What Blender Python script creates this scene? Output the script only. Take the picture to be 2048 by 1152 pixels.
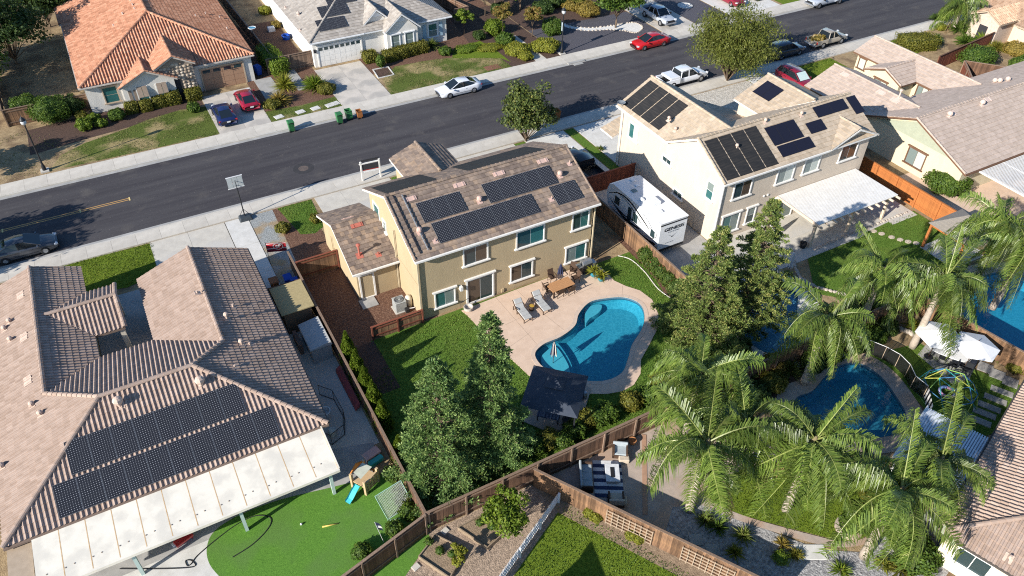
import bpy, bmesh, math, random
import numpy as np
from mathutils import Vector, Matrix
from mathutils.geometry import tessellate_polygon
random.seed(7); rng = np.random.default_rng(7)
for o in list(bpy.data.objects): bpy.data.objects.remove(o)
sc = bpy.context.scene
COL = sc.collection
# ------------------------------------------------------------------ camera
# world axes: X along the street, Y across it (away from the camera), Z up, metres
CAM_H = 38.5; FPX = 1553.0
TH, RO, YAW = math.radians(40.81), math.radians(0.70), math.radians(29.1)
def _axes():
    r = Vector((1, 0, 0)); fw = Vector((0, math.cos(TH), -math.sin(TH))); up = r.cross(fw)
    r2 = math.cos(RO)*r + math.sin(RO)*up; u2 = -math.sin(RO)*r + math.cos(RO)*up
    M = Matrix.Rotation(-YAW, 3, 'Z')
    return M @ r2, M @ u2, M @ fw
CR, CU, CF = _axes()
cam = bpy.data.cameras.new('camera'); camo = bpy.data.objects.new('camera', cam); COL.objects.link(camo)
cam.sensor_width = 36; cam.lens = FPX*36/2048; cam.clip_start = 0.5; cam.clip_end = 2000
camo.matrix_world = Matrix(((CR.x, CU.x, -CF.x, 0), (CR.y, CU.y, -CF.y, 0), (CR.z, CU.z, -CF.z, CAM_H), (0, 0, 0, 1)))
sc.camera = camo
# ------------------------------------------------------------------ light
SUN_AZ, SUN_EL = math.radians(15.0), math.radians(26.0)     # the way shadows fall, sun height
W = bpy.data.worlds.new('World'); sc.world = W; W.use_nodes = True
wn = W.node_tree.nodes; sky = wn.new('ShaderNodeTexSky'); sky.sky_type = 'NISHITA'; sky.sun_disc = False
sky.sun_elevation = SUN_EL; sky.sun_rotation = math.atan2(-math.cos(SUN_AZ), -math.sin(SUN_AZ)); sky.dust_density = 0.3; sky.ozone_density = 3.5
bg = wn['Background']; bg.inputs['Strength'].default_value = 0.10
hs = wn.new('ShaderNodeHueSaturation'); hs.inputs['Saturation'].default_value = 1.1
W.node_tree.links.new(sky.outputs[0], hs.inputs['Color']); W.node_tree.links.new(hs.outputs[0], bg.inputs['Color'])
sl = bpy.data.lights.new('sun', 'SUN'); sl.energy = 4.9; sl.angle = math.radians(0.5); sl.color = (1.0, 0.945, 0.86)
so = bpy.data.objects.new('sun', sl); COL.objects.link(so); so.location = (-60, -20, 60)
sd = Vector((math.cos(SUN_AZ)*math.cos(SUN_EL), math.sin(SUN_AZ)*math.cos(SUN_EL), -math.sin(SUN_EL)))
so.rotation_euler = sd.to_track_quat('-Z', 'Y').to_euler()
vs = sc.view_settings; vs.view_transform = 'Standard'; vs.look = 'None'; vs.gamma = 1; vs.exposure = 0.85; vs.use_curve_mapping = False
sc.render.engine = 'CYCLES'
sc.cycles.transparent_max_bounces = 16; sc.cycles.use_denoising = False; sc.cycles.filter_width = 1.1; sc.cycles.sample_clamp_indirect = 4
# ------------------------------------------------------------------ measuring: a photograph point at height z -> the place it shows
def at(px, py, z=0.0):
    d = FPX*CF + (px-1024)*CR - (py-576)*CU
    t = (z-CAM_H)/d.z
    return Vector((d.x*t, d.y*t, z))
def xy(px, py, z=0.0):
    v = at(px, py, z); return (v.x, v.y)
def atY(px, py, Y):
    d = FPX*CF + (px-1024)*CR - (py-576)*CU; t = Y/d.y
    return Vector((d.x*t, Y, CAM_H+d.z*t))
def atX(px, py, X):
    d = FPX*CF + (px-1024)*CR - (py-576)*CU; t = X/d.x
    return Vector((X, d.y*t, CAM_H+d.z*t))
# ------------------------------------------------------------------ materials
MATS = {}
def newmat(name):
    m = bpy.data.materials.new(name); m.use_nodes = True; nt = m.node_tree
    return m, nt, nt.nodes, nt.links, nt.nodes['Principled BSDF']
def pm(name, c1, c2=None, scale=3.0, rough=0.8, bump=0.0, bscale=None, detail=6, metal=0.0, spec=0.3, c3=None, s3=0.4, stretch=None, coat=0.0, obj_rand=0.0, lo=0.35, hi=0.65):
    """noise mix of two or three real colours + relief"""
    if name in MATS: return MATS[name]
    m, nt, N, L, B = newmat(name)
    B.inputs['Roughness'].default_value = rough; B.inputs['Metallic'].default_value = metal
    B.inputs['Specular IOR Level'].default_value = spec
    if coat: B.inputs['Coat Weight'].default_value = coat; B.inputs['Coat Roughness'].default_value = 0.05
    tc = N.new('ShaderNodeTexCoord'); vec = tc.outputs['Object']
    if stretch:
        mp = N.new('ShaderNodeMapping'); mp.inputs['Scale'].default_value = stretch; L.new(vec, mp.inputs[0]); vec = mp.outputs[0]
    col = None
    if c2 is None: c2 = tuple(c*0.8 for c in c1)
    no = N.new('ShaderNodeTexNoise'); no.inputs['Scale'].default_value = scale; no.inputs['Detail'].default_value = detail; no.inputs['Roughness'].default_value = 0.65
    L.new(vec, no.inputs['Vector'])
    rp = N.new('ShaderNodeValToRGB'); rp.color_ramp.elements[0].position = lo; rp.color_ramp.elements[1].position = hi
    rp.color_ramp.elements[0].color = (*c1, 1); rp.color_ramp.elements[1].color = (*c2, 1)
    L.new(no.outputs['Fac'], rp.inputs[0]); col = rp.outputs[0]
    if c3:
        n3 = N.new('ShaderNodeTexNoise'); n3.inputs['Scale'].default_value = s3; n3.inputs['Detail'].default_value = 4; L.new(vec, n3.inputs['Vector'])
        r3 = N.new('ShaderNodeValToRGB'); r3.color_ramp.elements[0].position = 0.48; r3.color_ramp.elements[1].position = 0.62
        L.new(n3.outputs['Fac'], r3.inputs[0])
        mx = N.new('ShaderNodeMix'); mx.data_type = 'RGBA'; L.new(r3.outputs[0], mx.inputs[0]); L.new(col, mx.inputs[6]); mx.inputs[7].default_value = (*c3, 1); col = mx.outputs[2]
    if obj_rand:
        oi = N.new('ShaderNodeObjectInfo'); mr = N.new('ShaderNodeMapRange'); mr.inputs[3].default_value = 1-obj_rand; mr.inputs[4].default_value = 1+obj_rand
        L.new(oi.outputs['Random'], mr.inputs[0])
        mm = N.new('ShaderNodeMix'); mm.data_type = 'RGBA'; mm.blend_type = 'MULTIPLY'; mm.inputs[0].default_value = 1
        L.new(col, mm.inputs[6]); L.new(mr.outputs[0], mm.inputs[7]); col = mm.outputs[2]
    L.new(col, B.inputs['Base Color'])
    if bump:
        nb = N.new('ShaderNodeTexNoise'); nb.inputs['Scale'].default_value = bscale or scale*3; nb.inputs['Detail'].default_value = 5; L.new(vec, nb.inputs['Vector'])
        bp = N.new('ShaderNodeBump'); bp.inputs['Strength'].default_value = 1.0; bp.inputs['Distance'].default_value = bump
        L.new(nb.outputs['Fac'], bp.inputs['Height']); L.new(bp.outputs[0], B.inputs['Normal'])
    MATS[name] = m; return m
def tinted(name, stops, rough=0.85, noise=0.15, nscale=8.0, bump=0.006, transl=0.0, spec=0.25, attr='tint', orand=0.0):
    """colour picked per piece by the 'tint' attribute along colour stops"""
    if name in MATS: return MATS[name]
    m, nt, N, L, B = newmat(name)
    B.inputs['Roughness'].default_value = rough; B.inputs['Specular IOR Level'].default_value = spec
    a = N.new('ShaderNodeAttribute'); a.attribute_name = attr
    rp = N.new('ShaderNodeValToRGB'); cr = rp.color_ramp
    while len(cr.elements) < len(stops): cr.elements.new(0.5)
    for e, (p, c) in zip(cr.elements, stops): e.position = p; e.color = (*c, 1)
    L.new(a.outputs['Fac'], rp.inputs[0])
    tc = N.new('ShaderNodeTexCoord'); no = N.new('ShaderNodeTexNoise'); no.inputs['Scale'].default_value = nscale; no.inputs['Detail'].default_value = 5
    L.new(tc.outputs['Object'], no.inputs['Vector'])
    mr = N.new('ShaderNodeMapRange'); mr.inputs[1].default_value = 0.3; mr.inputs[2].default_value = 0.7; mr.inputs[3].default_value = 1-noise; mr.inputs[4].default_value = 1+noise; L.new(no.outputs['Fac'], mr.inputs[0])
    if orand:
        oi = N.new('ShaderNodeObjectInfo'); m2 = N.new('ShaderNodeMapRange'); m2.inputs[3].default_value = 1-orand; m2.inputs[4].default_value = 1+orand; L.new(oi.outputs['Random'], m2.inputs[0]); m3 = N.new('ShaderNodeMath'); m3.operation = 'MULTIPLY'; L.new(mr.outputs[0], m3.inputs[0]); L.new(m2.outputs[0], m3.inputs[1]); mr = m3
    mm = N.new('ShaderNodeMix'); mm.data_type = 'RGBA'; mm.blend_type = 'MULTIPLY'; mm.inputs[0].default_value = 1
    L.new(rp.outputs[0], mm.inputs[6]); L.new(mr.outputs[0], mm.inputs[7]); L.new(mm.outputs[2], B.inputs['Base Color'])
    if bump:
        bp = N.new('ShaderNodeBump'); bp.inputs['Distance'].default_value = bump; n2 = N.new('ShaderNodeTexNoise'); n2.inputs['Scale'].default_value = nscale*5
        L.new(tc.outputs['Object'], n2.inputs['Vector']); L.new(n2.outputs['Fac'], bp.inputs['Height']); L.new(bp.outputs[0], B.inputs['Normal'])
    if transl:
        tr = N.new('ShaderNodeBsdfTranslucent'); L.new(mm.outputs[2], tr.inputs['Color']); ms = N.new('ShaderNodeMixShader'); ms.inputs[0].default_value = transl
        L.new(B.outputs[0], ms.inputs[1]); L.new(tr.outputs[0], ms.inputs[2]); L.new(ms.outputs[0], nt.nodes['Material Output'].inputs[0])
    MATS[name] = m; return m
# ------------------------------------------------------------------ objects
def tag(o, label=None, cat=None, group=None, kind=None):
    if label: o['label'] = label
    if cat: o['category'] = cat
    if group: o['group'] = group
    if kind: o['kind'] = kind
    return o
def thing(name, label, cat, loc=(0, 0, 0), rz=0.0, group=None):
    o = bpy.data.objects.new(name, None); COL.objects.link(o); o.empty_display_size = 0.2
    o.location = loc; o.rotation_euler = (0, 0, rz); tag(o, label, cat, group); return o
def link(name, me, mat=None, parent=None):
    o = bpy.data.objects.new(name, me); COL.objects.link(o)
    if mat is not None:
        for m in (mat if isinstance(mat, (list, tuple)) else [mat]): me.materials.append(m)
    if parent is not None: o.parent = parent
    return o
def root_loc(o):
    v = Vector((0, 0, 0))
    while o is not None: v = v + Vector(o.location); o = o.parent
    return v
class MB:
    def __init__(s): s.v = []; s.f = []; s.mi = []; s.t = []; s.cm = 0; s.ct = 0.5; s.M = None
    def add(s, vs, fs):
        b = len(s.v)
        s.v += [tuple(v) for v in vs] if s.M is None else [tuple(s.M @ Vector(v)) for v in vs]
        for f in fs: s.f.append(tuple(b+i for i in f)); s.mi.append(s.cm); s.t.append(s.ct)
        return s
    def box(s, x0, x1, y0, y1, z0, z1):
        return s.add([(x0, y0, z0), (x1, y0, z0), (x1, y1, z0), (x0, y1, z0), (x0, y0, z1), (x1, y0, z1), (x1, y1, z1), (x0, y1, z1)],
              [(0, 3, 2, 1), (4, 5, 6, 7), (0, 1, 5, 4), (1, 2, 6, 5), (2, 3, 7, 6), (3, 0, 4, 7)])
    def cbox(s, c, sx, sy, sz, rz=0.0, tx=0.0):
        R = Matrix.Rotation(rz, 3, 'Z') @ Matrix.Rotation(tx, 3, 'X'); c = Vector(c)
        P = [c + R @ Vector((a*sx/2, b*sy/2, d*sz/2)) for d in (-1, 1) for a, b in ((-1, -1), (1, -1), (1, 1), (-1, 1))]
        return s.add(P, [(0, 3, 2, 1), (4, 5, 6, 7), (0, 1, 5, 4), (1, 2, 6, 5), (2, 3, 7, 6), (3, 0, 4, 7)])
    def obox(s, o, a, b, c):            # a corner and three edge vectors
        o, a, b, c = Vector(o), Vector(a), Vector(b), Vector(c)
        if a.cross(b).dot(c) < 0: a, b = b, a
        return s.add([o, o+a, o+a+b, o+b, o+c, o+a+c, o+a+b+c, o+b+c], [(0, 3, 2, 1), (4, 5, 6, 7), (0, 1, 5, 4), (1, 2, 6, 5), (2, 3, 7, 6), (3, 0, 4, 7)])
    def bar(s, p, q, w, h=None):        # square bar between two points
        p, q = Vector(p), Vector(q); h = h or w; d = (q-p).normalized()
        u = d.cross(Vector((0, 0, 1)));  u = Vector((1, 0, 0)) if u.length < 1e-3 else u.normalized()
        n = u.cross(d)
        return s.obox(p - u*w/2 - n*h/2, u*w, n*h, q-p)
    def tube(s, pts, r, n=6, cap=True):
        pts = [Vector(p) for p in pts]; R = r if isinstance(r, (list, tuple)) else [r]*len(pts); rings = []
        V = []; Fs = []
        for i, p in enumerate(pts):
            d = (pts[min(i+1, len(pts)-1)] - pts[max(i-1, 0)]).normalized()
            u = d.cross(Vector((0, 0, 1))); u = Vector((1, 0, 0)) if u.length < 1e-3 else u.normalized(); w = d.cross(u)
            for k in range(n):
                a = 2*math.pi*k/n; V.append(p + u*math.cos(a)*R[i] + w*math.sin(a)*R[i])
        for i in range(len(pts)-1):
            for k in range(n): Fs.append((i*n+k, i*n+(k+1) % n, (i+1)*n+(k+1) % n, (i+1)*n+k))
        if cap: Fs.append(tuple(range(n))[::-1]); Fs.append(tuple(range((len(pts)-1)*n, len(pts)*n)))
        return s.add(V, Fs)
    def lathe(s, prof, c=(0, 0, 0), n=16, cap=True):   # prof: (r, z)
        V = []; Fs = []; c = Vector(c)
        for r, z in prof:
            for k in range(n):
                a = 2*math.pi*k/n; V.append(c + Vector((r*math.cos(a), r*math.sin(a), z)))
        for i in range(len(prof)-1):
            for k in range(n): Fs.append((i*n+k, i*n+(k+1) % n, (i+1)*n+(k+1) % n, (i+1)*n+k))
        if cap:
            if prof[0][0] > 1e-4: Fs.append(tuple(range(n))[::-1])
            if prof[-1][0] > 1e-4: Fs.append(tuple(range((len(prof)-1)*n, len(prof)*n)))
        return s.add(V, Fs)
    def prism(s, poly, z0, z1):         # vertical prism from an xy outline
        n = len(poly); A = sum(poly[i][0]*poly[(i+1) % n][1]-poly[(i+1) % n][0]*poly[i][1] for i in range(n))
        if A < 0: poly = poly[::-1]
        V = [(p[0], p[1], z0) for p in poly]+[(p[0], p[1], z1) for p in poly]
        return s.add(V, [tuple(range(n))[::-1], tuple(range(n, 2*n))]+[(i, (i+1) % n, n+(i+1) % n, n+i) for i in range(n)])
    def extrude(s, poly3, d):           # any planar outline pushed along a vector
        poly3 = [Vector(p) for p in poly3]; d = Vector(d); n = len(poly3)
        nn = Vector((0, 0, 0))
        for i in range(n): nn += poly3[i].cross(poly3[(i+1) % n])
        if nn.dot(d) < 0: poly3 = poly3[::-1]
        V = poly3 + [p+d for p in poly3]
        return s.add(V, [tuple(range(n))[::-1], tuple(range(n, 2*n))]+[(i, (i+1) % n, n+(i+1) % n, n+i) for i in range(n)])
    def sphere(s, c, r, n=10, m=6, sz=None):
        c = Vector(c); rx, ry, rz = (r, r, r) if not isinstance(r, (tuple, list)) else r
        prof = [(math.sin(math.pi*i/m), -math.cos(math.pi*i/m)) for i in range(m+1)]
        V = []; Fs = []
        for a, z in prof:
            for k in range(n):
                t = 2*math.pi*k/n; V.append((c.x+rx*a*math.cos(t), c.y+ry*a*math.sin(t), c.z+rz*z))
        for i in range(m):
            for k in range(n): Fs.append((i*n+k, i*n+(k+1) % n, (i+1)*n+(k+1) % n, (i+1)*n+k))
        return s.add(V, Fs)
    def mesh(s, name, off=None, smooth=False):
        me = bpy.data.meshes.new(name)
        V = s.v if off is None else [(v[0]-off[0], v[1]-off[1], v[2]-off[2]) for v in s.v]
        me.from_pydata(V, [], s.f)
        if any(s.mi): me.polygons.foreach_set('material_index', s.mi)
        if any(t != 0.5 for t in s.t):
            at_ = me.attributes.new('tint', 'FLOAT', 'FACE'); at_.data.foreach_set('value', s.t)
        if smooth: me.polygons.foreach_set('use_smooth', [True]*len(s.f))
        me.update(); return me
    def build(s, name, mat, parent=None, world=True, smooth=False, bevel=0):
        """vertices are in world metres when world is True; the parent sits at its own place, unrotated"""
        off = root_loc(parent) if (parent is not None and world) else None
        o = link(name, s.mesh(name, off, smooth), mat, parent)
        if bevel: 
            b = o.modifiers.new('bevel', 'BEVEL'); b.width = bevel; b.segments = 2; b.limit_method = 'ANGLE'; b.angle_limit = math.radians(35)
        return o
def single(name, mb, mat, label, cat, group=None, kind=None, smooth=False, loc=None, bevel=0):
    """a thing that is one mesh; origin at its base"""
    if loc is None:
        xs = np.array(mb.v); loc = (float((xs[:, 0].min()+xs[:, 0].max())/2), float((xs[:, 1].min()+xs[:, 1].max())/2), float(xs[:, 2].min()))
    o = link(name, mb.mesh(name, loc, smooth), mat); o.location = loc
    if bevel:
        b = o.modifiers.new('bevel', 'BEVEL'); b.width = bevel; b.segments = 2; b.limit_method = 'ANGLE'; b.angle_limit = math.radians(35)
    return tag(o, label, cat, group, kind)
def copy_tree(o, parent=None):
    c = o.copy(); COL.objects.link(c); c.parent = parent
    for ch in o.children: copy_tree(ch, c)
    return c
def sheet(name, outline, z, mat, holes=(), kind='structure', parent=None):
    """a flat sheet with optional holes"""
    loops = [[Vector((p[0], p[1], 0)) for p in outline]]+[[Vector((p[0], p[1], 0)) for p in h] for h in holes]
    V = [v for l in loops for v in l]; T = tessellate_polygon(loops); F = []
    for a, b, c in T:
        n = (V[b]-V[a]).cross(V[c]-V[a]); F.append((a, b, c) if n.z > 0 else (a, c, b))
    me = bpy.data.meshes.new(name); me.from_pydata([(v.x, v.y, z) for v in V], [], F); me.update()
    o = link(name, me, mat, parent)
    if kind and parent is None: o['kind'] = kind
    return o
def smooth_loop(pts, n=8):
    """closed Catmull-Rom through the points"""
    m = len(pts); out = []
    for i in range(m):
        p0, p1, p2, p3 = [np.array(pts[(i+k-1) % m], float) for k in range(4)]
        for j in range(n):
            t = j/n; out.append(tuple(0.5*((2*p1)+(p2-p0)*t+(2*p0-5*p1+4*p2-p3)*t*t+(-p0+3*p1-3*p2+p3)*t**3)))
    return out
def smooth_line(pts, n=6):
    P = [pts[0]]+list(pts)+[pts[-1]]; out = []
    for i in range(1, len(P)-2):
        p0, p1, p2, p3 = [np.array(P[i+k-1], float) for k in range(4)]
        for j in range(n):
            t = j/n; out.append(tuple(0.5*((2*p1)+(p2-p0)*t+(2*p0-5*p1+4*p2-p3)*t*t+(-p0+3*p1-3*p2+p3)*t**3)))
    out.append(tuple(pts[-1])); return out
def offset_loop(loop, d):
    n = len(loop); A = sum(loop[i][0]*loop[(i+1) % n][1]-loop[(i+1) % n][0]*loop[i][1] for i in range(n)); s = 1 if A > 0 else -1; out = []
    for i in range(n):
        a = np.array(loop[i-1]); b = np.array(loop[(i+1) % n]); t = b-a; t = t/(np.linalg.norm(t)+1e-9)
        out.append((loop[i][0]+s*d*t[1], loop[i][1]-s*d*t[0]))
    return out
# ================================================================== surface materials
def asphaltmat():
    m, nt, N, L, B = newmat('asphalt'); B.inputs['Roughness'].default_value = .9; B.inputs['Specular IOR Level'].default_value = .2
    tc = N.new('ShaderNodeTexCoord'); mp = N.new('ShaderNodeMapping'); mp.inputs['Scale'].default_value = (.06, .9, 1); L.new(tc.outputs['Object'], mp.inputs[0])
    def noise(sc, det, vec, lo, hi, rgh=.6):
        n = N.new('ShaderNodeTexNoise'); n.inputs['Scale'].default_value = sc; n.inputs['Detail'].default_value = det; n.inputs['Roughness'].default_value = rgh; L.new(vec, n.inputs['Vector'])
        r = N.new('ShaderNodeMapRange'); r.inputs[1].default_value = lo; r.inputs[2].default_value = hi; L.new(n.outputs['Fac'], r.inputs[0]); return r.outputs[0]
    def mix(f, a, b):
        x = N.new('ShaderNodeMix'); x.data_type = 'RGBA'; L.new(f, x.inputs[0])
        for i, c in ((6, a), (7, b)):
            if isinstance(c, tuple): x.inputs[i].default_value = (*c, 1)
            else: L.new(c, x.inputs[i])
        return x.outputs[2]
    c = mix(noise(1.0, 6, mp.outputs[0], .35, .68), (0.042, 0.039, 0.044), (0.070, 0.066, 0.069))      # wear running along the lanes
    c = mix(noise(.45, 5, tc.outputs['Object'], .56, .72), c, (0.083, 0.076, 0.073))                     # dusty patches
    c = mix(noise(7.0, 3, tc.outputs['Object'], .66, .72, .5), c, (0.135, 0.124, 0.115))                 # scuffs and pale grit
    c = mix(noise(3.2, 4, tc.outputs['Object'], .68, .74), c, (0.022, 0.021, 0.024))                     # oil spots
    L.new(c, B.inputs['Base Color'])
    nb = N.new('ShaderNodeTexNoise'); nb.inputs['Scale'].default_value = 45; L.new(tc.outputs['Object'], nb.inputs['Vector']); bp = N.new('ShaderNodeBump'); bp.inputs['Distance'].default_value = .01; L.new(nb.outputs['Fac'], bp.inputs['Height']); L.new(bp.outputs[0], B.inputs['Normal']); return m
asphalt = asphaltmat()
concrete = pm('concrete', (0.52, 0.485, 0.42), (0.42, 0.39, 0.34), 1.1, 0.9, 0.003, 40, c3=(0.45, 0.43, 0.395), s3=0.25)
concrete_w = pm('concrete_white', (0.58, 0.565, 0.53), (0.48, 0.465, 0.43), 1.3, 0.9, 0.003, 40)
concrete_g = pm('concrete_grey', (0.36, 0.35, 0.335), (0.27, 0.265, 0.25), 0.9, 0.9, 0.003, 40)
deckmat = pm('pool_deck_plaster', (0.60, 0.45, 0.34), (0.53, 0.39, 0.29), 1.6, 0.9, 0.003, 50)
coping = pm('coping', (0.56, 0.44, 0.35), (0.48, 0.37, 0.29), 2.5, 0.85, 0.003, 50)
def lawnmat(name, a, b, c, s3=0.5, bump=0.05):
    return pm(name, a, b, 9.0, 0.95, bump, 26, detail=8, c3=c, s3=s3, spec=0.1)
lawn_g = lawnmat('lawn_green', (0.055, 0.115, 0.016), (0.125, 0.200, 0.032), (0.10, 0.155, 0.026))
lawn_b = lawnmat('lawn_bright', (0.075, 0.125, 0.012), (0.155, 0.205, 0.022), (0.11, 0.16, 0.016))
lawn_p = lawnmat('lawn_patchy', (0.055, 0.09, 0.016), (0.125, 0.145, 0.035), (0.30, 0.235, 0.115), 0.33)
turf = pm('artificial_turf', (0.075, 0.180, 0.026), (0.125, 0.265, 0.040), 14.0, 0.95, 0.03, 60, c3=(0.105, 0.205, 0.045), s3=0.35, spec=0.1)
dry = pm('dry_earth', (0.23, 0.160, 0.085), (0.36, 0.265, 0.150), 2.2, 0.95, 0.04, 14, c3=(0.17, 0.115, 0.065), s3=0.5)
bark = pm('bark_mulch', (0.155, 0.078, 0.048), (0.072, 0.036, 0.025), 16.0, 0.95, 0.05, 30, c3=(0.20, 0.115, 0.075), s3=9.0)
bark_d = pm('bark_dark', (0.105, 0.062, 0.045), (0.055, 0.034, 0.026), 5.0, 0.95, 0.05, 22)
gravel_g = pm('grey_gravel', (0.36, 0.37, 0.36), (0.16, 0.17, 0.165), 9.0, 0.9, 0.04, 16, c3=(0.30, 0.22, 0.13), s3=0.5)
gravel_d = pm('dark_gravel', (0.105, 0.10, 0.115), (0.045, 0.043, 0.052), 9.0, 0.9, 0.06, 12)
gravel_t = pm('tan_gravel', (0.40, 0.30, 0.22), (0.20, 0.15, 0.11), 5.0, 0.9, 0.05, 14)
flag_stone = pm('patio_stone', (0.42, 0.34, 0.28), (0.32, 0.265, 0.225), 1.7, 0.85, 0.006, 30, c3=(0.38, 0.27, 0.20), s3=0.6)
soil = pm('garden_soil', (0.30, 0.22, 0.145), (0.20, 0.145, 0.095), 3.0, 0.95, 0.04, 14)
yellow_paint = pm('yellow_paint', (0.46, 0.27, 0.09), (0.36, 0.22, 0.09), 6.0, 0.7)
# ================================================================== pools (outlines measured on the ground)
pool_main = smooth_loop([xy(*p) for p in [(1070, 712), (1086, 690), (1122, 674), (1150, 652), (1158, 628), (1180, 605), (1215, 597), (1250, 596), (1279, 608), (1289, 632), (1283, 660), (1264, 690), (1256, 718), (1244, 746), (1215, 761), (1180, 763), (1140, 757), (1095, 742)]], 5)
pool_side = smooth_loop([(33.9, 24.6), (33.9, 27.2), (36.3, 28.6), (37.6, 30.9), (39.6, 30.7), (40.4, 28.4), (38.6, 26.4), (37.8, 24.6), (35.8, 24.0)], 5)
pool_far = smooth_loop([(48.8, 18.4), (49.2, 20.3), (51.6, 22.6), (54.6, 23.0), (57.5, 21.8), (58.0, 17.5), (55, 14.5), (51, 14.2), (49.0, 15.8)], 5)
pool_low = smooth_loop([xy(*p) for p in [(1590, 800), (1625, 782), (1652, 752), (1684, 730), (1720, 728), (1760, 752), (1790, 790), (1812, 830), (1806, 862), (1760, 876), (1700, 880), (1640, 870), (1600, 850)]], 5)
pools = [pool_main, pool_side, pool_far, pool_low]
BIG = [(-260, -120), (330, -120), (330, 330), (-260, 330)]
sheet('ground', BIG, 0.0, dry, pools)
# ---------------- street
sheet('road', [(-200, 59.62), (300, 59.62), (300, 69.88), (-200, 69.88)], 0.012, asphalt)
def walk(name, ya, yb, kerb, sgn, joints, x0=-60, x1=150):
    """pavement of separate slabs, the kerb in front of it"""
    root = thing(name, None, None, (0, (ya+yb)/2, 0)); del_keys(root); root['kind'] = 'structure'
    L = 1.86; n = 0; me = None
    mb = MB(); mb.box(x0-150, x0, ya, yb, -0.1, 0.128); mb.box(x1, x1+150, ya, yb, -0.1, 0.128); mb.build('paving', concrete, root)
    x = x0; slab = MB(); slab.box(0.006, L-0.006, ya+0.004, yb-0.004, -0.06, 0.13); sm = slab.mesh('slab', root.location); sm.materials.append(SLAB)
    while x < x1-0.01:
        o = bpy.data.objects.new('slab', sm); COL.objects.link(o); o.parent = root; o.location = (x, 0, random.uniform(-0.003, 0.003)); x += L
    kb = MB(); kb.cm = 0
    k0, k1 = kerb
    kb.box(-200, 300, min(k0, k1), max(k0, k1), -0.1, 0.124); kb.build('kerb', concrete, root)
    g = MB(); g0 = (k0 if abs(k0-64.75) < abs(k1-64.75) else k1); g.box(-200, 300, min(g0, g0+sgn*0.42), max(g0, g0+sgn*0.42), -0.1, 0.024); g.build('gutter', concrete_g, root)
    return root
def del_keys(o):
    for k in ('label', 'category', 'group'):
        if k in o: del o[k]
SLAB = pm('slab_concrete', (0.54, 0.50, 0.435), (0.45, 0.415, 0.36), 0.9, 0.9, 0.003, 40, obj_rand=0.07)
walk('far_pavement', 70.46, 72.35, (70.30, 70.452), -1, 0)
walk('near_pavement', 57.62, 59.2, (59.21, 59.36), 1, 0)
# centre line
cl = MB()
for dy in (-0.13, 0.13): cl.box(-80, -1.95, 64.93+dy-0.05, 64.93+dy+0.05, 0.004, 0.0165)
o = cl.build('centre_line', yellow_paint); o['kind'] = 'structure'
mk = MB()
for x in (-1.95, -5.9, -11.8): mk.cbox((x, 64.93, 0.017), 0.11, 0.55, 0.016)
single('road_reflectors', mk, pm('reflector', (0.65, 0.5, 0.2), (0.5, 0.4, 0.2)), 'raised yellow reflectors on the double centre line', 'reflector')
mh = MB(); c = at(607, 337); mh.lathe([(0.46, 0.0), (0.46, 0.020), (0.34, 0.022), (0.34, 0.017), (0.0, 0.018)], (c.x, c.y, 0), 24)
single('manhole_cover', mh, pm('cast_iron', (0.13, 0.10, 0.085), (0.08, 0.065, 0.06), 6), 'round iron manhole cover in the asphalt', 'manhole cover')
pt = MB(); pt.lathe([(0.95, 0.0), (0.95, 0.0155), (0, 0.0156)], (c.x, c.y, 0), 32); o = pt.build('road_patch', pm('asphalt_patch', (0.032, 0.030, 0.032), (0.045, 0.043, 0.045), 3)); o['kind'] = 'structure'
# storm drain
c = at(1152, 125); dr = MB(); dr.box(c.x-1.1, c.x+1.1, 70.0, 70.32, 0.0, 0.15); dr.box(c.x-0.6, c.x+0.6, 69.5, 70.0, 0.0, 0.045)
single('storm_drain', dr, concrete_g, 'concrete storm drain inlet at the kerb by the dark gravel yard', 'drain')
# ---------------- drives, lawns and beds on the far side
def rect(x0, y0, x1, y1): return [(x0, y0), (x1, y0), (x1, y1), (x0, y1)]
def pp(*pts): return [xy(*p) for p in pts]
Z = [0.004]
def nz():
    Z[0] += 0.0004; return Z[0]
def slabs(name, x0, y0, x1, y1, nx, ny, mat, z=0.03):
    root = thing(name, None, None, ((x0+x1)/2, (y0+y1)/2, 0)); del_keys(root); root['kind'] = 'structure'
    w = (x1-x0)/nx; h = (y1-y0)/ny; b = MB(); b.box(-w/2+0.008, w/2-0.008, -h/2+0.008, h/2-0.008, -0.05, z); me = b.mesh('slab'); me.materials.append(mat)
    for i in range(nx):
        for j in range(ny):
            o = bpy.data.objects.new('slab', me); COL.objects.link(o); o.parent = root; o.location = (x0+(i+.5)*w-root.location.x, y0+(j+.5)*h-root.location.y, random.uniform(-0.003, 0.003))
    b = MB(); b.box(x0, x1, y0, y1, -0.06, z-0.018); b.build('joint_bed', concrete_g, root)
    return root
DRV = pm('drive_concrete', (0.52, 0.47, 0.41), (0.42, 0.385, 0.335), 0.7, 0.9, 0.003, 40, c3=(0.36, 0.335, 0.30), s3=0.45, obj_rand=0.04)
slabs('driveway', 7.5, 72.4, 12.6, 81.2, 2, 3, DRV)                       # terracotta house
slabs('driveway', 20.0, 72.4, 25.4, 81.9, 2, 3, DRV)                      # grey house
sheet('dirt', [(-60, 72.4), (-9, 72.4), (-9, 80), (-3, 82), (-3, 110), (-60, 110)], nz(), dry)
sheet('planting_bed', [(-9, 76.8), (-4, 77.6), (2, 78.4), (7.4, 79.5), (7.4, 82.6), (-4, 82.6), (-9, 82.0)], nz(), bark_d)
sheet('lawn', pp((97, 343), (440, 268), (416, 213), (360, 220), (300, 238), (240, 262), (170, 286), (120, 312)), nz()+0.004, lawn_p)
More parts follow.
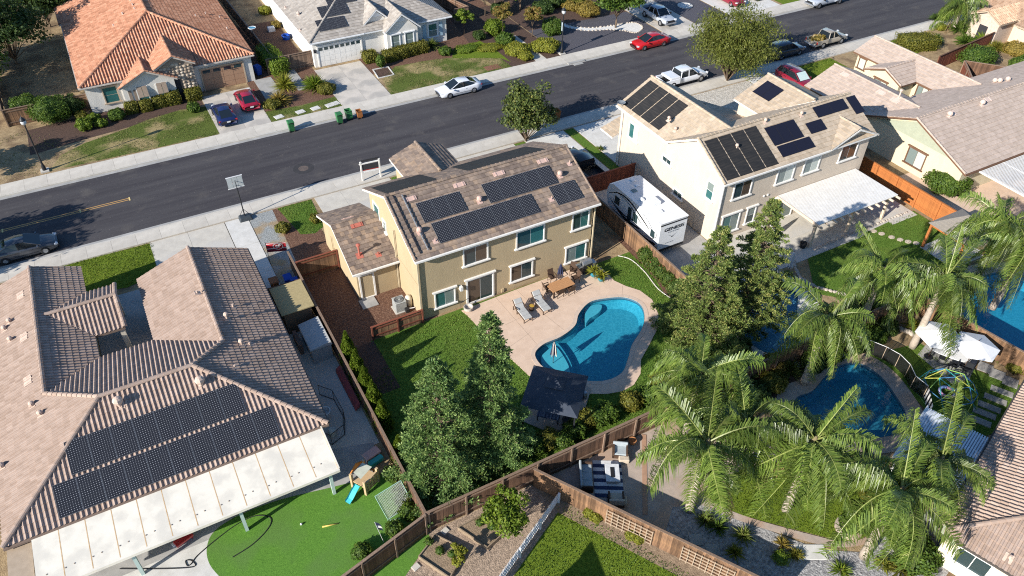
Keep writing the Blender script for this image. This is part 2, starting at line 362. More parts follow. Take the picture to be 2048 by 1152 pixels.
sheet('planting_bed', [(12.6, 72.4), (20.0, 72.4), (20.0, 98), (12.6, 98)], nz(), bark)
sheet('lawn', [(12.6, 72.4), (20.0, 72.4), (20.0, 74.9), (16, 74.7), (12.6, 75.0)], nz()+0.004, lawn_p)
slabs('side_path', 13.4, 76.0, 15.3, 82.6, 1, 3, concrete_g)
slabs('garden_path', 17.0, 78.0, 18.1, 85.0, 1, 4, concrete_g)
sheet('planting_bed', [(25.4, 78.0), (38, 78.0), (46, 80), (46, 95), (25.4, 84)], nz(), bark)
sheet('lawn', pp((781, 190), (1025, 135), (1000, 116), (905, 115), (850, 122), (790, 133), (765, 160)), nz()+0.004, lawn_p)
sheet('ground_cover_bed', pp((905, 117), (1000, 116), (1022, 124), (985, 95), (960, 82), (925, 92), (905, 105)), nz()+0.006, lawn_b)
mt = MB(); mt.box(*[f(at(p[0], p[1]).x for p in [(985, 133)]) for f in (min, max)], 0, 0, 0, 0) if False else None
sheet('planting_bed', [(38.5, 72.4), (46.5, 72.4), (46.5, 90), (40, 90), (38.5, 80)], nz(), bark_d)
slabs('front_path', 43.2, 72.4, 44.6, 80.0, 1, 4, concrete)
sheet('gravel_yard', [(46.6, 72.4), (61.0, 72.4), (61.0, 84), (46.6, 84)], nz()+0.006, gravel_d)
sheet('dirt', [(46.6, 80.5), (61.0, 80.0), (61.0, 120), (46.6, 120)], nz()+0.008, bark_d)
white_river = smooth_loop(pp((1118, 42), (1140, 52), (1180, 56), (1220, 52), (1245, 48), (1270, 46), (1285, 55), (1272, 66), (1248, 62), (1215, 60), (1175, 62), (1135, 56), (1112, 48)), 4)
sheet('white_gravel', white_river, 0.022, pm('white_pebble', (0.72, 0.70, 0.66), (0.5, 0.49, 0.47), 10, 0.8, 0.03, 14))
slabs('driveway', 61.2, 72.4, 66.4, 84.0, 2, 3, DRV)
sheet('gravel_yard', [(66.5, 72.5), (72.0, 72.5), (72.0, 86), (66.5, 86)], nz()+0.006, gravel_d)
slabs('driveway', 72.2, 72.4, 80.5, 84.0, 3, 3, concrete_w)
sheet('lawn', [(81, 72.5), (96, 72.5), (96, 84), (81, 84)], nz()+0.006, lawn_b)
# ---------------- near side front yards
sheet('lawn', pp((100, 538), (303, 486), (315, 548), (255, 575), (165, 590), (105, 590)), nz()+0.004, lawn_b)
slabs('driveway', -1.5, 49.5, 4.45, 57.58, 2, 2, concrete)
slabs('side_drive', 4.5, 45.6, 6.35, 57.58, 1, 3, concrete_w)
sheet('gravel_strip', [(6.4, 45.0), (8.6, 45.0), (8.6, 57.55), (6.4, 57.55)], nz()+0.004, gravel_g)
sheet('planting_bed', [(8.0, 44.0), (11.3, 44.0), (11.3, 57.5), (8.5, 57.55), (8.35, 53)], nz()+0.006, bark)
sheet('lawn', [(8.95, 57.5), (11.9, 57.5), (11.6, 53.2), (10.7, 52.6), (9.6, 53.0)], nz()+0.008, lawn_g)
slabs('driveway', 12.2, 48.5, 19.2, 57.58, 3, 2, concrete)
sheet('lawn', [(19.3, 48), (33.2, 48), (33.2, 57.5), (19.3, 57.5)], nz()+0.004, lawn_g)
slabs('front_path', 24.6, 54.0, 32.0, 57.58, 3, 2, concrete)
slabs('driveway', 33.2, 43.5, 37.6, 57.58, 2, 4, concrete_w)
slabs('driveway', 38.8, 50.2, 45.6, 57.58, 3, 2, concrete_w)
sheet('lawn', [(37.7, 48), (38.7, 48), (38.7, 57.5), (37.7, 57.5)], nz()+0.004, lawn_g)
slabs('driveway', 61.5, 50.0, 67.5, 57.58, 2, 2, concrete_w)
sheet('gravel_yard', [(46, 50), (61.4, 50), (61.4, 57.5), (46, 57.5)], nz()+0.004, pm('pale_rock', (0.55, 0.51, 0.45), (0.35, 0.32, 0.27), 3, 0.9, 0.08, 8))
sheet('lawn', [(67.6, 46), (74, 46), (74, 57.5), (67.6, 57.5)], nz()+0.004, lawn_b)
sheet('lawn', pp((1755, 80), (1838, 62), (1888, 82), (1810, 118), (1780, 110)), nz()+0.008, lawn_b)
sheet('planting_bed', [(82, 40), (125, 40), (125, 57.5), (92, 57.5), (82, 52)], nz()+0.004, dry)
sheet('courtyard', [(-6.5, 42.6), (-2.6, 42.6), (-2.6, 52), (-6.5, 52)], nz()+0.006, concrete_g)
# ---------------- main garden
sheet('side_yard', [(7.7, 38.4), (15.4, 38.4), (15.4, 47.4), (7.7, 47.4)], nz()+0.004, bark)
sheet('side_yard', [(7.7, 33.6), (10.4, 33.6), (10.4, 38.5), (7.7, 38.5)], nz()+0.006, bark_d)
sheet('lawn', [(7.7, 23.0), (32.5, 23.0), (32.5, 38.8), (10.2, 38.6), (10.2, 36.0), (7.7, 33.8)], nz()+0.004, lawn_g, [pool_main])
sheet('dirt', [(28.6, 38.4), (32.5, 38.4), (32.5, 48), (28.6, 48)], nz()+0.006, dry)
sheet('planting_bed', pp((1236, 480), (1254, 500), (1285, 530), (1312, 560), (1330, 590), (1356, 606), (1372, 570), (1256, 470)), nz()+0.006, bark)
deck_outline = pp((923, 622), (1000, 592), (1165, 531), (1190, 527), (1215, 548), (1228, 562), (1252, 573), (1280, 582), (1304, 600), (1317, 630), (1314, 660), (1296, 695), (1282, 720), (1281, 748), (1268, 770), (1245, 783), (1212, 789), (1180, 788), (1150, 778), (1090, 760), (1058, 752), (1040, 735), (985, 685), (935, 632))
deck = sheet('pool_deck', smooth_line(deck_outline, 1), 0.05, deckmat, [offset_loop(pool_main, 0.0)])
ed = MB(); n = len(deck_outline)
for i in range(n):
    a, b = deck_outline[i], deck_outline[(i+1) % n]; ed.add([(a[0], a[1], -0.02), (b[0], b[1], -0.02), (b[0], b[1], 0.0495), (a[0], a[1], 0.0495)], [(0, 1, 2, 3)])
ed.build('edge', deckmat, deck)
# expansion joints: shallow grooves laid as thin dark strips
jm = pm('joint', (0.36, 0.27, 0.20), (0.32, 0.24, 0.18))
for a, b in (((989, 592), (1075, 690)), ((1075, 618), (1134, 665)), ((1010, 650), (1090, 612)), ((1245, 572), (1244, 597)), ((1060, 665), (1010, 700)), ((1110, 605), (1185, 575)), ((1030, 577), (1060, 605))):
    p, q = at(*a, 0.05), at(*b, 0.05); g = MB(); g.bar(p, q, 0.022, 0.006); g.build('expansion_joint', jm, deck)
slabs('gazebo_pad', 0, 0, 0.01, 0.01, 1, 1, flag_stone) if False else None
pad = MB(); pad.prism([xy(*p) for p in [(1042, 842), (1062, 760), (1168, 770), (1182, 778), (1158, 862), (1130, 880)]], 0.0, 0.075); o = pad.build('gazebo_pad', flag_stone); o['kind'] = 'structure'
# edging kerb of the lawn
eg = MB(); P_ = smooth_line([(*xy(*p), 0.03) for p in [(1236, 512), (1262, 520), (1290, 545), (1318, 580), (1357, 606)]], 5); eg.tube(P_, 0.05, 5); o = eg.build('lawn_edging', concrete); o['kind'] = 'structure'
# ---------------- H1 yard, shed side, turf
sheet('side_path', [(4.4, 30), (7.5, 30), (7.5, 45.5), (4.4, 45.5)], nz()+0.004, concrete)
for y in (31.5, 34.2, 37.0, 39.8):
    g = MB(); g.bar((4.4, y, 0.012), (7.5, y, 0.012), 0.02, 0.008); o = g.build('path_joint', pm('joint_dark', (0.15, 0.15, 0.15))); o['kind'] = 'structure'
g = MB(); g.bar((5.95, 30, 0.012), (5.95, 45, 0.012), 0.02, 0.008); o = g.build('path_joint', MATS['joint_dark']); o['kind'] = 'structure'
sheet('patio', [(-14, 26.2), (6.6, 28.2), (7.2, 30.2), (4.4, 31), (-14, 31)], nz()+0.004, concrete_g)
sheet('patio', [(-14, 18), (-3.0, 18), (-3.0, 28.2), (-14, 28.2)], nz()+0.006, concrete_w)
turf_loop = smooth_line([xy(*p) for p in [(660, 976), (560, 1000), (480, 1030), (430, 1062), (414, 1095), (420, 1130), (450, 1165)]], 5)+[(3.0, 19.5), (7.5, 22.4)]+pp((846, 1005), (820, 965), (790, 955), (770, 945), (755, 952))
sheet('lawn', turf_loop, nz()+0.012, turf)
sheet('planting_bed', pp((760, 948), (815, 940), (850, 1025), (815, 1045), (800, 1000), (790, 965)), nz()+0.014, bark_d)
# ---------------- lower gardens (south of the rear fence)
sheet('gravel_yard', [(2.6, 21.5), (7.6, 22.9), (14.2, 22.9), (15.3, 20.9), (6.0, 15.5), (0, 15.5)], nz()+0.004, gravel_t)
sheet('lawn', [(15.2, 20.9), (19.6, 12.6), (17, 9), (2, 9), (6.5, 16.2)], nz()+0.006, lawn_b)
sheet('planting_bed', [(14.3, 22.8), (21.5, 11.0), (20.2, 10.8), (14.6, 20.6)], nz()+0.010, soil)
sheet('patio', [(14.4, 22.9), (29.5, 22.9), (29.0, 20), (28.2, 17.0), (26, 15.8), (23, 15.2), (20.2, 12.8)], nz()+0.004, flag_stone)
sheet('lawn', smooth_loop(pp((1408, 990), (1432, 965), (1500, 935), (1560, 925), (1640, 920), (1760, 960), (1770, 1030), (1735, 1070), (1690, 1082), (1600, 1062), (1500, 1035), (1430, 1010)), 4), nz()+0.010, lawn_b)
sheet('river_rock_bed', pp((1400, 1010), (1430, 1020), (1560, 1070), (1640, 1100), (1720, 1105), (1800, 1050), (1900, 1000), (1940, 1080), (1880, 1170), (1500, 1170), (1330, 1070), (1345, 1015)), nz()+0.008, pm('river_rock', (0.40, 0.39, 0.38), (0.16, 0.155, 0.16), 5, 0.85, 0.08, 9))
wk = smooth_line(pp((1400, 1003), (1460, 1035), (1560, 1068), (1640, 1090), (1700, 1095), (1760, 1080)), 4)
wi = smooth_line(pp((1404, 985), (1440, 1012), (1500, 1036), (1600, 1064), (1690, 1084), (1740, 1072)), 4)
sheet('stone_path', wk+wi[::-1], nz()+0.016, flag_stone)
sheet('dirt', [(29, 22.9), (29.5, 20.5), (31, 21.0), (34.5, 21.6), (37.5, 22.0), (39, 21.4), (44, 21.8), (44, 22.9)], nz()+0.006, bark_d)
low_deck = offset_loop(pool_low, 1.15)
sheet('pool_deck', low_deck, 0.04, flag_stone, [pool_low])
sheet('lawn', [(38.6, 21.4), (44.2, 20.2), (44.6, 18), (47.0, 14), (44, 12.0), (39, 13), (39.6, 16.5), (40, 19)], nz()+0.012, lawn_g)
sheet('patio', pp((1835, 710), (1870, 668), (1958, 715), (1938, 760), (1905, 770)), nz()+0.018, concrete_g)
pv = [(1970, 736), (1994, 750), (2020, 765), (2003, 784), (1990, 800), (1978, 815), (1968, 828), (1958, 843)]
PAV = pm('paver', (0.33, 0.32, 0.30), (0.25, 0.24, 0.23), 2, 0.9, 0.003, 40, obj_rand=0.08)
for i, p in enumerate(pv):
    c = at(*p); b = MB(); b.cbox((c.x, c.y, 0.04+.004*i), .92 if i < 3 else 1.35, .92 if i < 3 else 0.52, 0.06, math.radians(-62) if i < 3 else math.radians(-62+0))
    o = b.build('paver', PAV); o['kind'] = 'structure'
# H3 back garden
slabs('patio', 38.7, 31.0, 57.0, 36.2, 6, 2, concrete)
slabs('side_pad', 33.0, 31.6, 38.6, 43.4, 2, 4, concrete_g)
sheet('pool_deck', offset_loop(pool_side, 1.5), 0.035, concrete_w, [pool_side])
sheet('lawn', [(44.2, 31.0), (57.2, 31.6), (57.2, 25.2), (50, 22.6), (45, 24.2), (41.6, 27.6)], nz()+0.008, lawn_g)
sheet('pool_deck', offset_loop(pool_far, 1.3), 0.03, pm('rock_edge', (0.45, 0.38, 0.31), (0.33, 0.28, 0.23), 2, 0.9, 0.01, 10), [pool_far])
slabs('patio', 58.0, 24.0, 84, 36.0, 5, 3, deckmat)
# stepping stones in the H3 lawn
ST = pm('step_stone', (0.55, 0.46, 0.36), (0.42, 0.35, 0.28), 4)
for i, p in enumerate([(1717, 456), (1732, 459), (1747, 463), (1763, 468), (1783, 475), (1800, 480), (1816, 484), (1832, 487), (1688, 473)]):
    c = at(*p); b = MB(); b.lathe([(0.30, 0.0), (0.30, 0.05), (0.25, 0.06), (0, 0.06)], (0, 0, 0), 9); b.v = [(v[0]+c.x, v[1]*0.8+c.y, v[2]) for v in b.v]
    single('stepping_stone', b, ST, 'flat round stone in a curving row across the lawn by the white patio cover', 'stepping stone', 'stepping stones in the back lawn')
for i, p in enumerate([(558, 234), (601, 224), (631, 217), (665, 209)]):
    c = at(*p); b = MB(); b.cbox((c.x, c.y, 0.03), 0.9 if i != 3 else 1.5, 0.75 if i != 3 else 0.8, 0.05, 0.2)
    single('stepping_stone', b, concrete_w, ['pale oval stepping stone nearest the red coupe', 'second pale stepping stone in the grass strip by the bins', 'third pale stepping stone in the grass strip by the bins', 'long pale slab in the grass next to the grey house drive'][i], 'stepping stone', 'stones in the kerb lawn', bevel=0.02)
# ---------------- pool basins and water
def watermat(name, tint, rough=0.02, bscale=3.0, bump=0.01):
    m, nt, N, L, B = newmat(name); N.remove(B)
    tr = N.new('ShaderNodeBsdfTransparent'); tr.inputs[0].default_value = (*tint, 1)
    gl = N.new('ShaderNodeBsdfGlossy'); gl.inputs['Roughness'].default_value = rough
    fr = N.new('ShaderNodeFresnel'); fr.inputs[0].default_value = 1.33
    tc = N.new('ShaderNodeTexCoord'); no = N.new('ShaderNodeTexNoise'); no.inputs['Scale'].default_value = bscale; no.inputs['Detail'].default_value = 4; L.new(tc.outputs['Object'], no.inputs['Vector'])
    bp = N.new('ShaderNodeBump'); bp.inputs['Distance'].default_value = bump; L.new(no.outputs['Fac'], bp.inputs['Height'])
    L.new(bp.outputs[0], gl.inputs['Normal']); L.new(bp.outputs[0], fr.inputs['Normal'])
    ge = N.new('ShaderNodeNewGeometry'); iv = N.new('ShaderNodeMath'); iv.operation = 'SUBTRACT'; iv.inputs[0].default_value = 1.0; L.new(ge.outputs['Backfacing'], iv.inputs[1]); mu = N.new('ShaderNodeMath'); mu.operation = 'MULTIPLY'; L.new(fr.outputs[0], mu.inputs[0]); L.new(iv.outputs[0], mu.inputs[1])   # light coming up out of the water is refracted, not mirrored
    ms = N.new('ShaderNodeMixShader'); L.new(mu.outputs[0], ms.inputs[0]); L.new(tr.outputs[0], ms.inputs[1]); L.new(gl.outputs[0], ms.inputs[2])
    L.new(ms.outputs[0], N['Material Output'].inputs[0]); return m
def plaster(name, a, b):
    m, nt, N, L, B = newmat(name); B.inputs['Roughness'].default_value = 0.7
    tc = N.new('ShaderNodeTexCoord'); v = N.new('ShaderNodeTexVoronoi'); v.feature = 'DISTANCE_TO_EDGE'; v.inputs['Scale'].default_value = 5.5
    no = N.new('ShaderNodeTexNoise'); no.inputs['Scale'].default_value = 3.0; L.new(tc.outputs['Object'], no.inputs['Vector'])
    mx0 = N.new('ShaderNodeMix'); mx0.data_type = 'RGBA'; mx0.inputs[0].default_value = 0.35; L.new(tc.outputs['Object'], mx0.inputs[6]); L.new(no.outputs['Color'], mx0.inputs[7]); L.new(mx0.outputs[2], v.inputs['Vector'])
    rp = N.new('ShaderNodeValToRGB'); rp.color_ramp.elements[0].position = 0.0; rp.color_ramp.elements[0].color = (*b, 1); rp.color_ramp.elements[1].position = 0.16; rp.color_ramp.elements[1].color = (*a, 1)  # paler cell edges paint the rippling water light into the plaster colour
    L.new(v.outputs['Distance'], rp.inputs[0]); L.new(rp.outputs[0], B.inputs['Base Color']); return m
def pool(name, loop, depth, label, floor, wm, zw=-0.09, sub=()):
    n = len(loop); c = (sum(p[0] for p in loop)/n, sum(p[1] for p in loop)/n)
    root = thing(name, label, 'pool', (c[0], c[1], 0))
    wall = MB(); mid = [(p[0]+(c[0]-p[0])*0.10, p[1]+(c[1]-p[1])*0.10) for p in loop]
    V = [(p[0], p[1], 0.048) for p in loop]+[(p[0], p[1], -0.6*depth) for p in loop]+[(p[0], p[1], -depth) for p in mid]
    F = [(i, n+i, n+(i+1) % n, (i+1) % n) for i in range(n)]+[(n+i, 2*n+i, 2*n+(i+1) % n, n+(i+1) % n) for i in range(n)]
    T = tessellate_polygon([[Vector((p[0], p[1], 0)) for p in mid]])
    F += [(2*n+a, 2*n+b, 2*n+c_) for a, b, c_ in T]
    wall.add(V, F); wall.build('basin', floor, root)
    band = MB(); ins = offset_loop(loop, -0.012)
    band.add([(p[0], p[1], 0.046) for p in ins]+[(p[0], p[1], -0.2) for p in ins], [(i, n+i, n+(i+1) % n, (i+1) % n) for i in range(n)]); band.build('waterline_tile', pm('waterline', (0.05, 0.11, 0.16), (0.10, 0.17, 0.22), 14, 0.3), root)
    sheet('water', [(p[0]-c[0], p[1]-c[1]) for p in ins], zw, wm, parent=root)
    return root
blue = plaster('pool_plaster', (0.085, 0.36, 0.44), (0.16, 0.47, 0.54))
pm_ = pool('swimming_pool', pool_main, 0.74, 'kidney shaped blue swimming pool behind the tan two storey house', blue, watermat('water', (0.40, 0.72, 0.80), 0.03, 2.5, 0.012))
shelf_m = pm('shelf_plaster', (0.30, 0.60, 0.63), (0.24, 0.52, 0.56), 5)
sh = MB(); sh.prism(smooth_loop(pp((1082, 712), (1092, 698), (1108, 687), (1118, 694), (1132, 715), (1140, 735), (1138, 754), (1110, 748), (1090, 736)), 4), -0.72, -0.25); sh.build('shelf', shelf_m, pm_)
for k, dz in ((0.25, -0.55), (0.50, -0.80)):
    loop = smooth_loop(pp((1108, 687), (1118, 690), (1132, 715), (1140, 735), (1140, 756)), 3)
    pl = [at(*p) for p in [(1111, 682), (1120, 692), (1133, 712), (1142, 734), (1144, 756)]]
    st = MB(); L1 = smooth_line([(p.x+k*0.9, p.y+k*0.3) for p in pl], 4); L0 = smooth_line([(p.x-0.2, p.y) for p in pl], 4); st.prism(L1+L0[::-1], -0.72, -.36 if k < .4 else -.48); st.build('step', blue, pm_)
bn = MB(); bn.prism(smooth_loop(pp((1172, 612), (1186, 604), (1203, 603), (1203, 612), (1194, 622), (1180, 630), (1171, 640)), 3), -0.72, -0.32); bn.build('bench', shelf_m, pm_)
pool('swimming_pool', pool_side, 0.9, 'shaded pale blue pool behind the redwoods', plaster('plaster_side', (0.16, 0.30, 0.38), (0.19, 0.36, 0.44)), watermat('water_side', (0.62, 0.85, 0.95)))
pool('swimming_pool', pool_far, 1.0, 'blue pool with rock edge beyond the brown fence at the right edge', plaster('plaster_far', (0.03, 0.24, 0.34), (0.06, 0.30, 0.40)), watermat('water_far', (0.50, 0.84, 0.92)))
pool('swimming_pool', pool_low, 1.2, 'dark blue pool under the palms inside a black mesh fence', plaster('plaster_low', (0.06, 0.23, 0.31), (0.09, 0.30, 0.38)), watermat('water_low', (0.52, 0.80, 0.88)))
# coping stones round the main pool
cp = offset_loop(pool_main, 0.30); n = len(cp)
for i in range(0, n, 3):
    idx = [(i+k) % n for k in range(4)]
    q = [pool_main[j] for j in idx]+[cp[j] for j in idx[::-1]]
    c_ = np.mean(np.array(q), axis=0); q = [(c_[0]+(a-c_[0])*0.985, c_[1]+(b-c_[1])*0.985) for a, b in q]
    mb = MB(); mb.prism(q, 0.0, 0.062); mb.build('coping_stone', coping, deck)
# ================================================================== roofs
def clip(poly, conv):
    """clip a 2-D polygon by a convex counter-clockwise one"""
    out = poly
    for i in range(len(conv)):
        a, b = conv[i], conv[(i+1) % len(conv)]; ex, ey = b[0]-a[0], b[1]-a[1]; inp = out; out = []
        if not inp: return []
        for j in range(len(inp)):
            p, q = inp[j], inp[(j+1) % len(inp)]
            dp = ex*(p[1]-a[1])-ey*(p[0]-a[0]); dq = ex*(q[1]-a[1])-ey*(q[0]-a[0])
            if dp >= -1e-9: out.append(p)
            if (dp >= -1e-9) != (dq >= -1e-9):
                t = dp/(dp-dq); out.append((p[0]+(q[0]-p[0])*t, p[1]+(q[1]-p[1])*t))
    return out
S_PROF = [(0.0, 0.0), (0.10, 0.0), (0.22, 0.075), (0.40, 0.105), (0.58, 0.075), (0.70, 0.0), (1.0, 0.0)]
LOW_PROF = [(0.0, 0.0), (0.10, 0.055), (0.30, 0.075), (0.46, 0.05), (0.56, 0.0), (1.0, 0.0)]
class Roof:
    def __init__(s, house, tilemat, slabmat, kind='flat', w=0.33, e=0.34, single_tiles=0, seed=1, near=None):
        s.h = house; s.tm = tilemat; s.sm = slabmat; s.kind = kind; s.w = w; s.e = e; s.tiles = []; s.planes = []; s.caps = []; s.ns = single_tiles; s.r = random.Random(seed); s.near = near
        s.thick = 0.16
    def plane(s, *pts):
        P = [Vector(p) for p in pts]; n = Vector((0, 0, 0))
        for i in range(len(P)): n += P[i].cross(P[(i+1) % len(P)])
        if n.z < 0: P = P[::-1]; n = -n
        n.normalize(); u = Vector((0, 0, 1)).cross(n).normalized(); v = n.cross(u)     # u along the eave, v up the slope
        s.planes.append((P, n, u, v))
        c2 = [(p.dot(u), p.dot(v)) for p in P]; w, e = s.w, s.e
        off = n.dot(P[0]); u0 = min(c[0] for c in c2); u1 = max(c[0] for c in c2); v0 = min(c[1] for c in c2); v1 = max(c[1] for c in c2)
        prof = {'flat': None, 's': S_PROF, 'low': LOW_PROF}[s.kind]
        row = 0; vv = v0-0.05
        while vv < v1:
            sh = (w/2 if (row % 2 and prof is None) else 0.0) + (s.r.uniform(-.02, .02) if prof is None else 0)
            k = math.floor((u0-sh)/w)
            uu = k*w+sh
            while uu < u1:
                ct = s.r.random()
                cell = [(uu, vv), (uu+w, vv), (uu+w, vv+e), (uu, vv+e)]
                strips = [(0.012, 0.988, 0, 0)] if prof is None else [(prof[i][0], prof[i+1][0], prof[i][1], prof[i+1][1]) for i in range(len(prof)-1)]
                V = []; F = []; full = True
                for (a, b, ha, hb) in strips:
                    ua, ub = uu+a*w, uu+b*w
                    q = [(ua, vv), (ub, vv), (ub, vv+e), (ua, vv+e)]
                    c = clip(q, c2)
                    if len(c) < 3: full = False; continue
                    if len(c) != 4: full = False
                    b0 = len(V); m = len(c)
                    for (x, y) in c:
                        t = (y-vv)/e; hu = 0 if prof is None else (ha+(hb-ha)*((x-ua)/(ub-ua)))
                        h = 0.022 + (0.042 if prof is None else 0.03)*(1-t) + hu
                        V.append(u*x+v*y+n*(off+h))
                    F.append(tuple(range(b0, b0+m)))
                    for i in range(m):                       # lower butt (and the sides of flat tiles)
                        x0, y0 = c[i]; x1, y1 = c[(i+1) % m]
                        low = abs(y0-vv) < 1e-6 and abs(y1-vv) < 1e-6
                        if low or prof is None:
                            j = len(V); V.append(u*x1+v*y1+n*(off+0.002)); V.append(u*x0+v*y0+n*(off+0.002)); F.append((b0+i, j+1, j, b0+(i+1) % m))
                if F: s.tiles.append((V, F, ct, full))
                uu += w
            vv += e; row += 1
        return s
    def cap(s, a, b, l=0.36, r=0.11): s.caps.append((Vector(a), Vector(b), l, r)); return s
    def build(s, gutters=(), gutmat=None, cap_single=True):
        h = s.h; hl = root_loc(h)
        mb = MB()
        for P, n, u, v in s.planes: mb.extrude([p+Vector((0, 0, -s.thick)) for p in P], (0, 0, s.thick))
        roof = mb.build('roof', s.sm, h)
        cam_p = Vector((0, 0, CAM_H)) if s.near is None else Vector(s.near)
        idx = set()
        if s.ns:
            order = sorted([i for i, t in enumerate(s.tiles) if t[3]], key=lambda i: (s.tiles[i][0][0]-cam_p).length)[:s.ns]; idx = set(order)
        rest = MB()
        for i, (V, F, ct, full) in enumerate(s.tiles):
            if i in idx:
                m = MB(); m.ct = ct if ct != 0.5 else 0.51; c = V[0]; m.add([p-c for p in V], F); o = link('roof_tile', m.mesh('roof_tile'), s.tm, roof); o.location = c-hl
            else: rest.ct = ct; rest.add(V, F)
        if rest.f: o = rest.build('roof_tile_field', s.tm, roof); o['kind'] = 'stuff'
        caprest = MB()
        for a, b, l, r in s.caps:
            d = b-a; L = d.length; n = max(1, round(L/l)); l = L/n; d.normalize(); sd_ = d.cross(Vector((0, 0, 1))).normalized(); up = sd_.cross(d)
            V = []
            for t, k in ((0, 1.12), (l*1.06, 0.95)):
                for q in range(6):
                    an = math.pi*q/5; V.append(d*t + sd_*math.cos(an)*r*k*1.15 + up*(math.sin(an)*r*k+0.03*(1 if t == 0 else .6)))
            F = [(i, i+1, 6+i+1, 6+i) for i in range(5)]+[tuple(range(6))[::-1], tuple(range(6, 12))]
            for i in range(n):
                ct = s.r.random()
                if cap_single:
                    m = MB(); m.ct = ct; m.add(V, F); o = link('ridge_cap', m.mesh('ridge_cap'), s.tm, roof); o.location = a+d*(l*i)-hl
                else: caprest.ct = ct; caprest.add([p+a+d*(l*i) for p in V], F)
        if caprest.f: o = caprest.build('ridge_caps', s.tm, roof); o['kind'] = 'stuff'
        for a, b in gutters:
            g = MB(); g.bar(a, b, 0.13, 0.12); g.build('gutter', gutmat, roof)
        s.roof = roof; return roof
def stucco(name, c): return pm(name, c, tuple(x*0.87 for x in c), 1.3, 0.9, 0.010, 26, c3=tuple(x*0.94 for x in c), s3=0.7, stretch=(1, 1, .35))
white_trim = pm('white_trim', (0.74, 0.72, 0.68), (0.66, 0.64, 0.60), 3, 0.6)
brown_trim = pm('brown_trim', (0.16, 0.085, 0.05), (0.12, 0.065, 0.04), 3, 0.7)
tan_trim = pm('tan_trim', (0.42, 0.33, 0.24), (0.36, 0.28, 0.20), 3, 0.7)
def glassmat(name, c, rough=0.06):
    if name in MATS: return MATS[name]
    m, nt, N, L, B = newmat(name); B.inputs['Base Color'].default_value = (*c, 1); B.inputs['Roughness'].default_value = rough; B.inputs['Specular IOR Level'].default_value = 0.6
    MATS[name] = m; return m
glass_d = glassmat('glass_dark', (0.025, 0.045, 0.05)); glass_b = glassmat('glass_blind', (0.16, 0.20, 0.19)); glass_t = glassmat('glass_teal', (0.03, 0.11, 0.11)); glass_br = glassmat('glass_brown', (0.07, 0.05, 0.035))
glass_w = glassmat('glass_shade', (0.42, 0.46, 0.42))
def window(house, o, a, w, h, trim=None, panes=2, glass=None, lintel=True, fr=0.10, depth=0.07, sill=True, over=0.12, name='window', split='v'):
    """o: lower left corner on the wall, a: unit vector along the wall; outward normal is a x up"""
    trim = trim or white_trim; o = Vector(o); a = Vector(a).normalized(); up = Vector((0, 0, 1)); n = a.cross(up); hl = root_loc(house)
    glass = glass or glass_d; gl = glass if isinstance(glass, (list, tuple)) else [glass]*panes
    m = MB()
    m.obox(o-a*fr-n*0.02, a*fr, up*h, n*(depth+0.02)); m.obox(o+a*w-n*0.02, a*fr, up*h, n*(depth+0.02))
    m.obox(o-a*fr+up*h-n*0.02, a*(w+2*fr), up*fr, n*(depth+0.02))
    if not sill: m.obox(o-a*fr-up*fr-n*0.02, a*(w+2*fr), up*fr, n*(depth+0.02))
    win = m.build(name, trim, house)
    if sill:
        m = MB(); m.obox(o-a*(fr+over)-up*0.10-n*0.01, a*(w+2*fr+2*over), up*0.10, n*(depth+0.09)); m.build('sill', trim, win)
    if lintel:
        m = MB(); m.obox(o-a*(fr+over)+up*(h+fr)-n*0.01, a*(w+2*fr+2*over), up*0.12, n*(depth+0.09)); m.build('lintel', trim, win)
    sm = MB(); 
    for i in range(panes):
        if split == 'v': p0 = o+a*(w*i/panes+0.02); pw = w/panes-0.04; ph = h-0.04; p0 = p0+up*0.02
        else: p0 = o+a*0.02+up*(h*i/panes+0.02); pw = w-0.04; ph = h/panes-0.04
        g = MB(); g.obox(p0-n*0.02, a*pw, up*ph, n*0.035); g.build('pane', gl[i % len(gl)], win)
    sm.obox(o-n*0.02, a*w, up*h, n*0.028); sm.build('sash', trim, win)
    return win
def vents(roof_obj, plane, spots, mat, kind='pipe'):
    pass
pv_mat = None
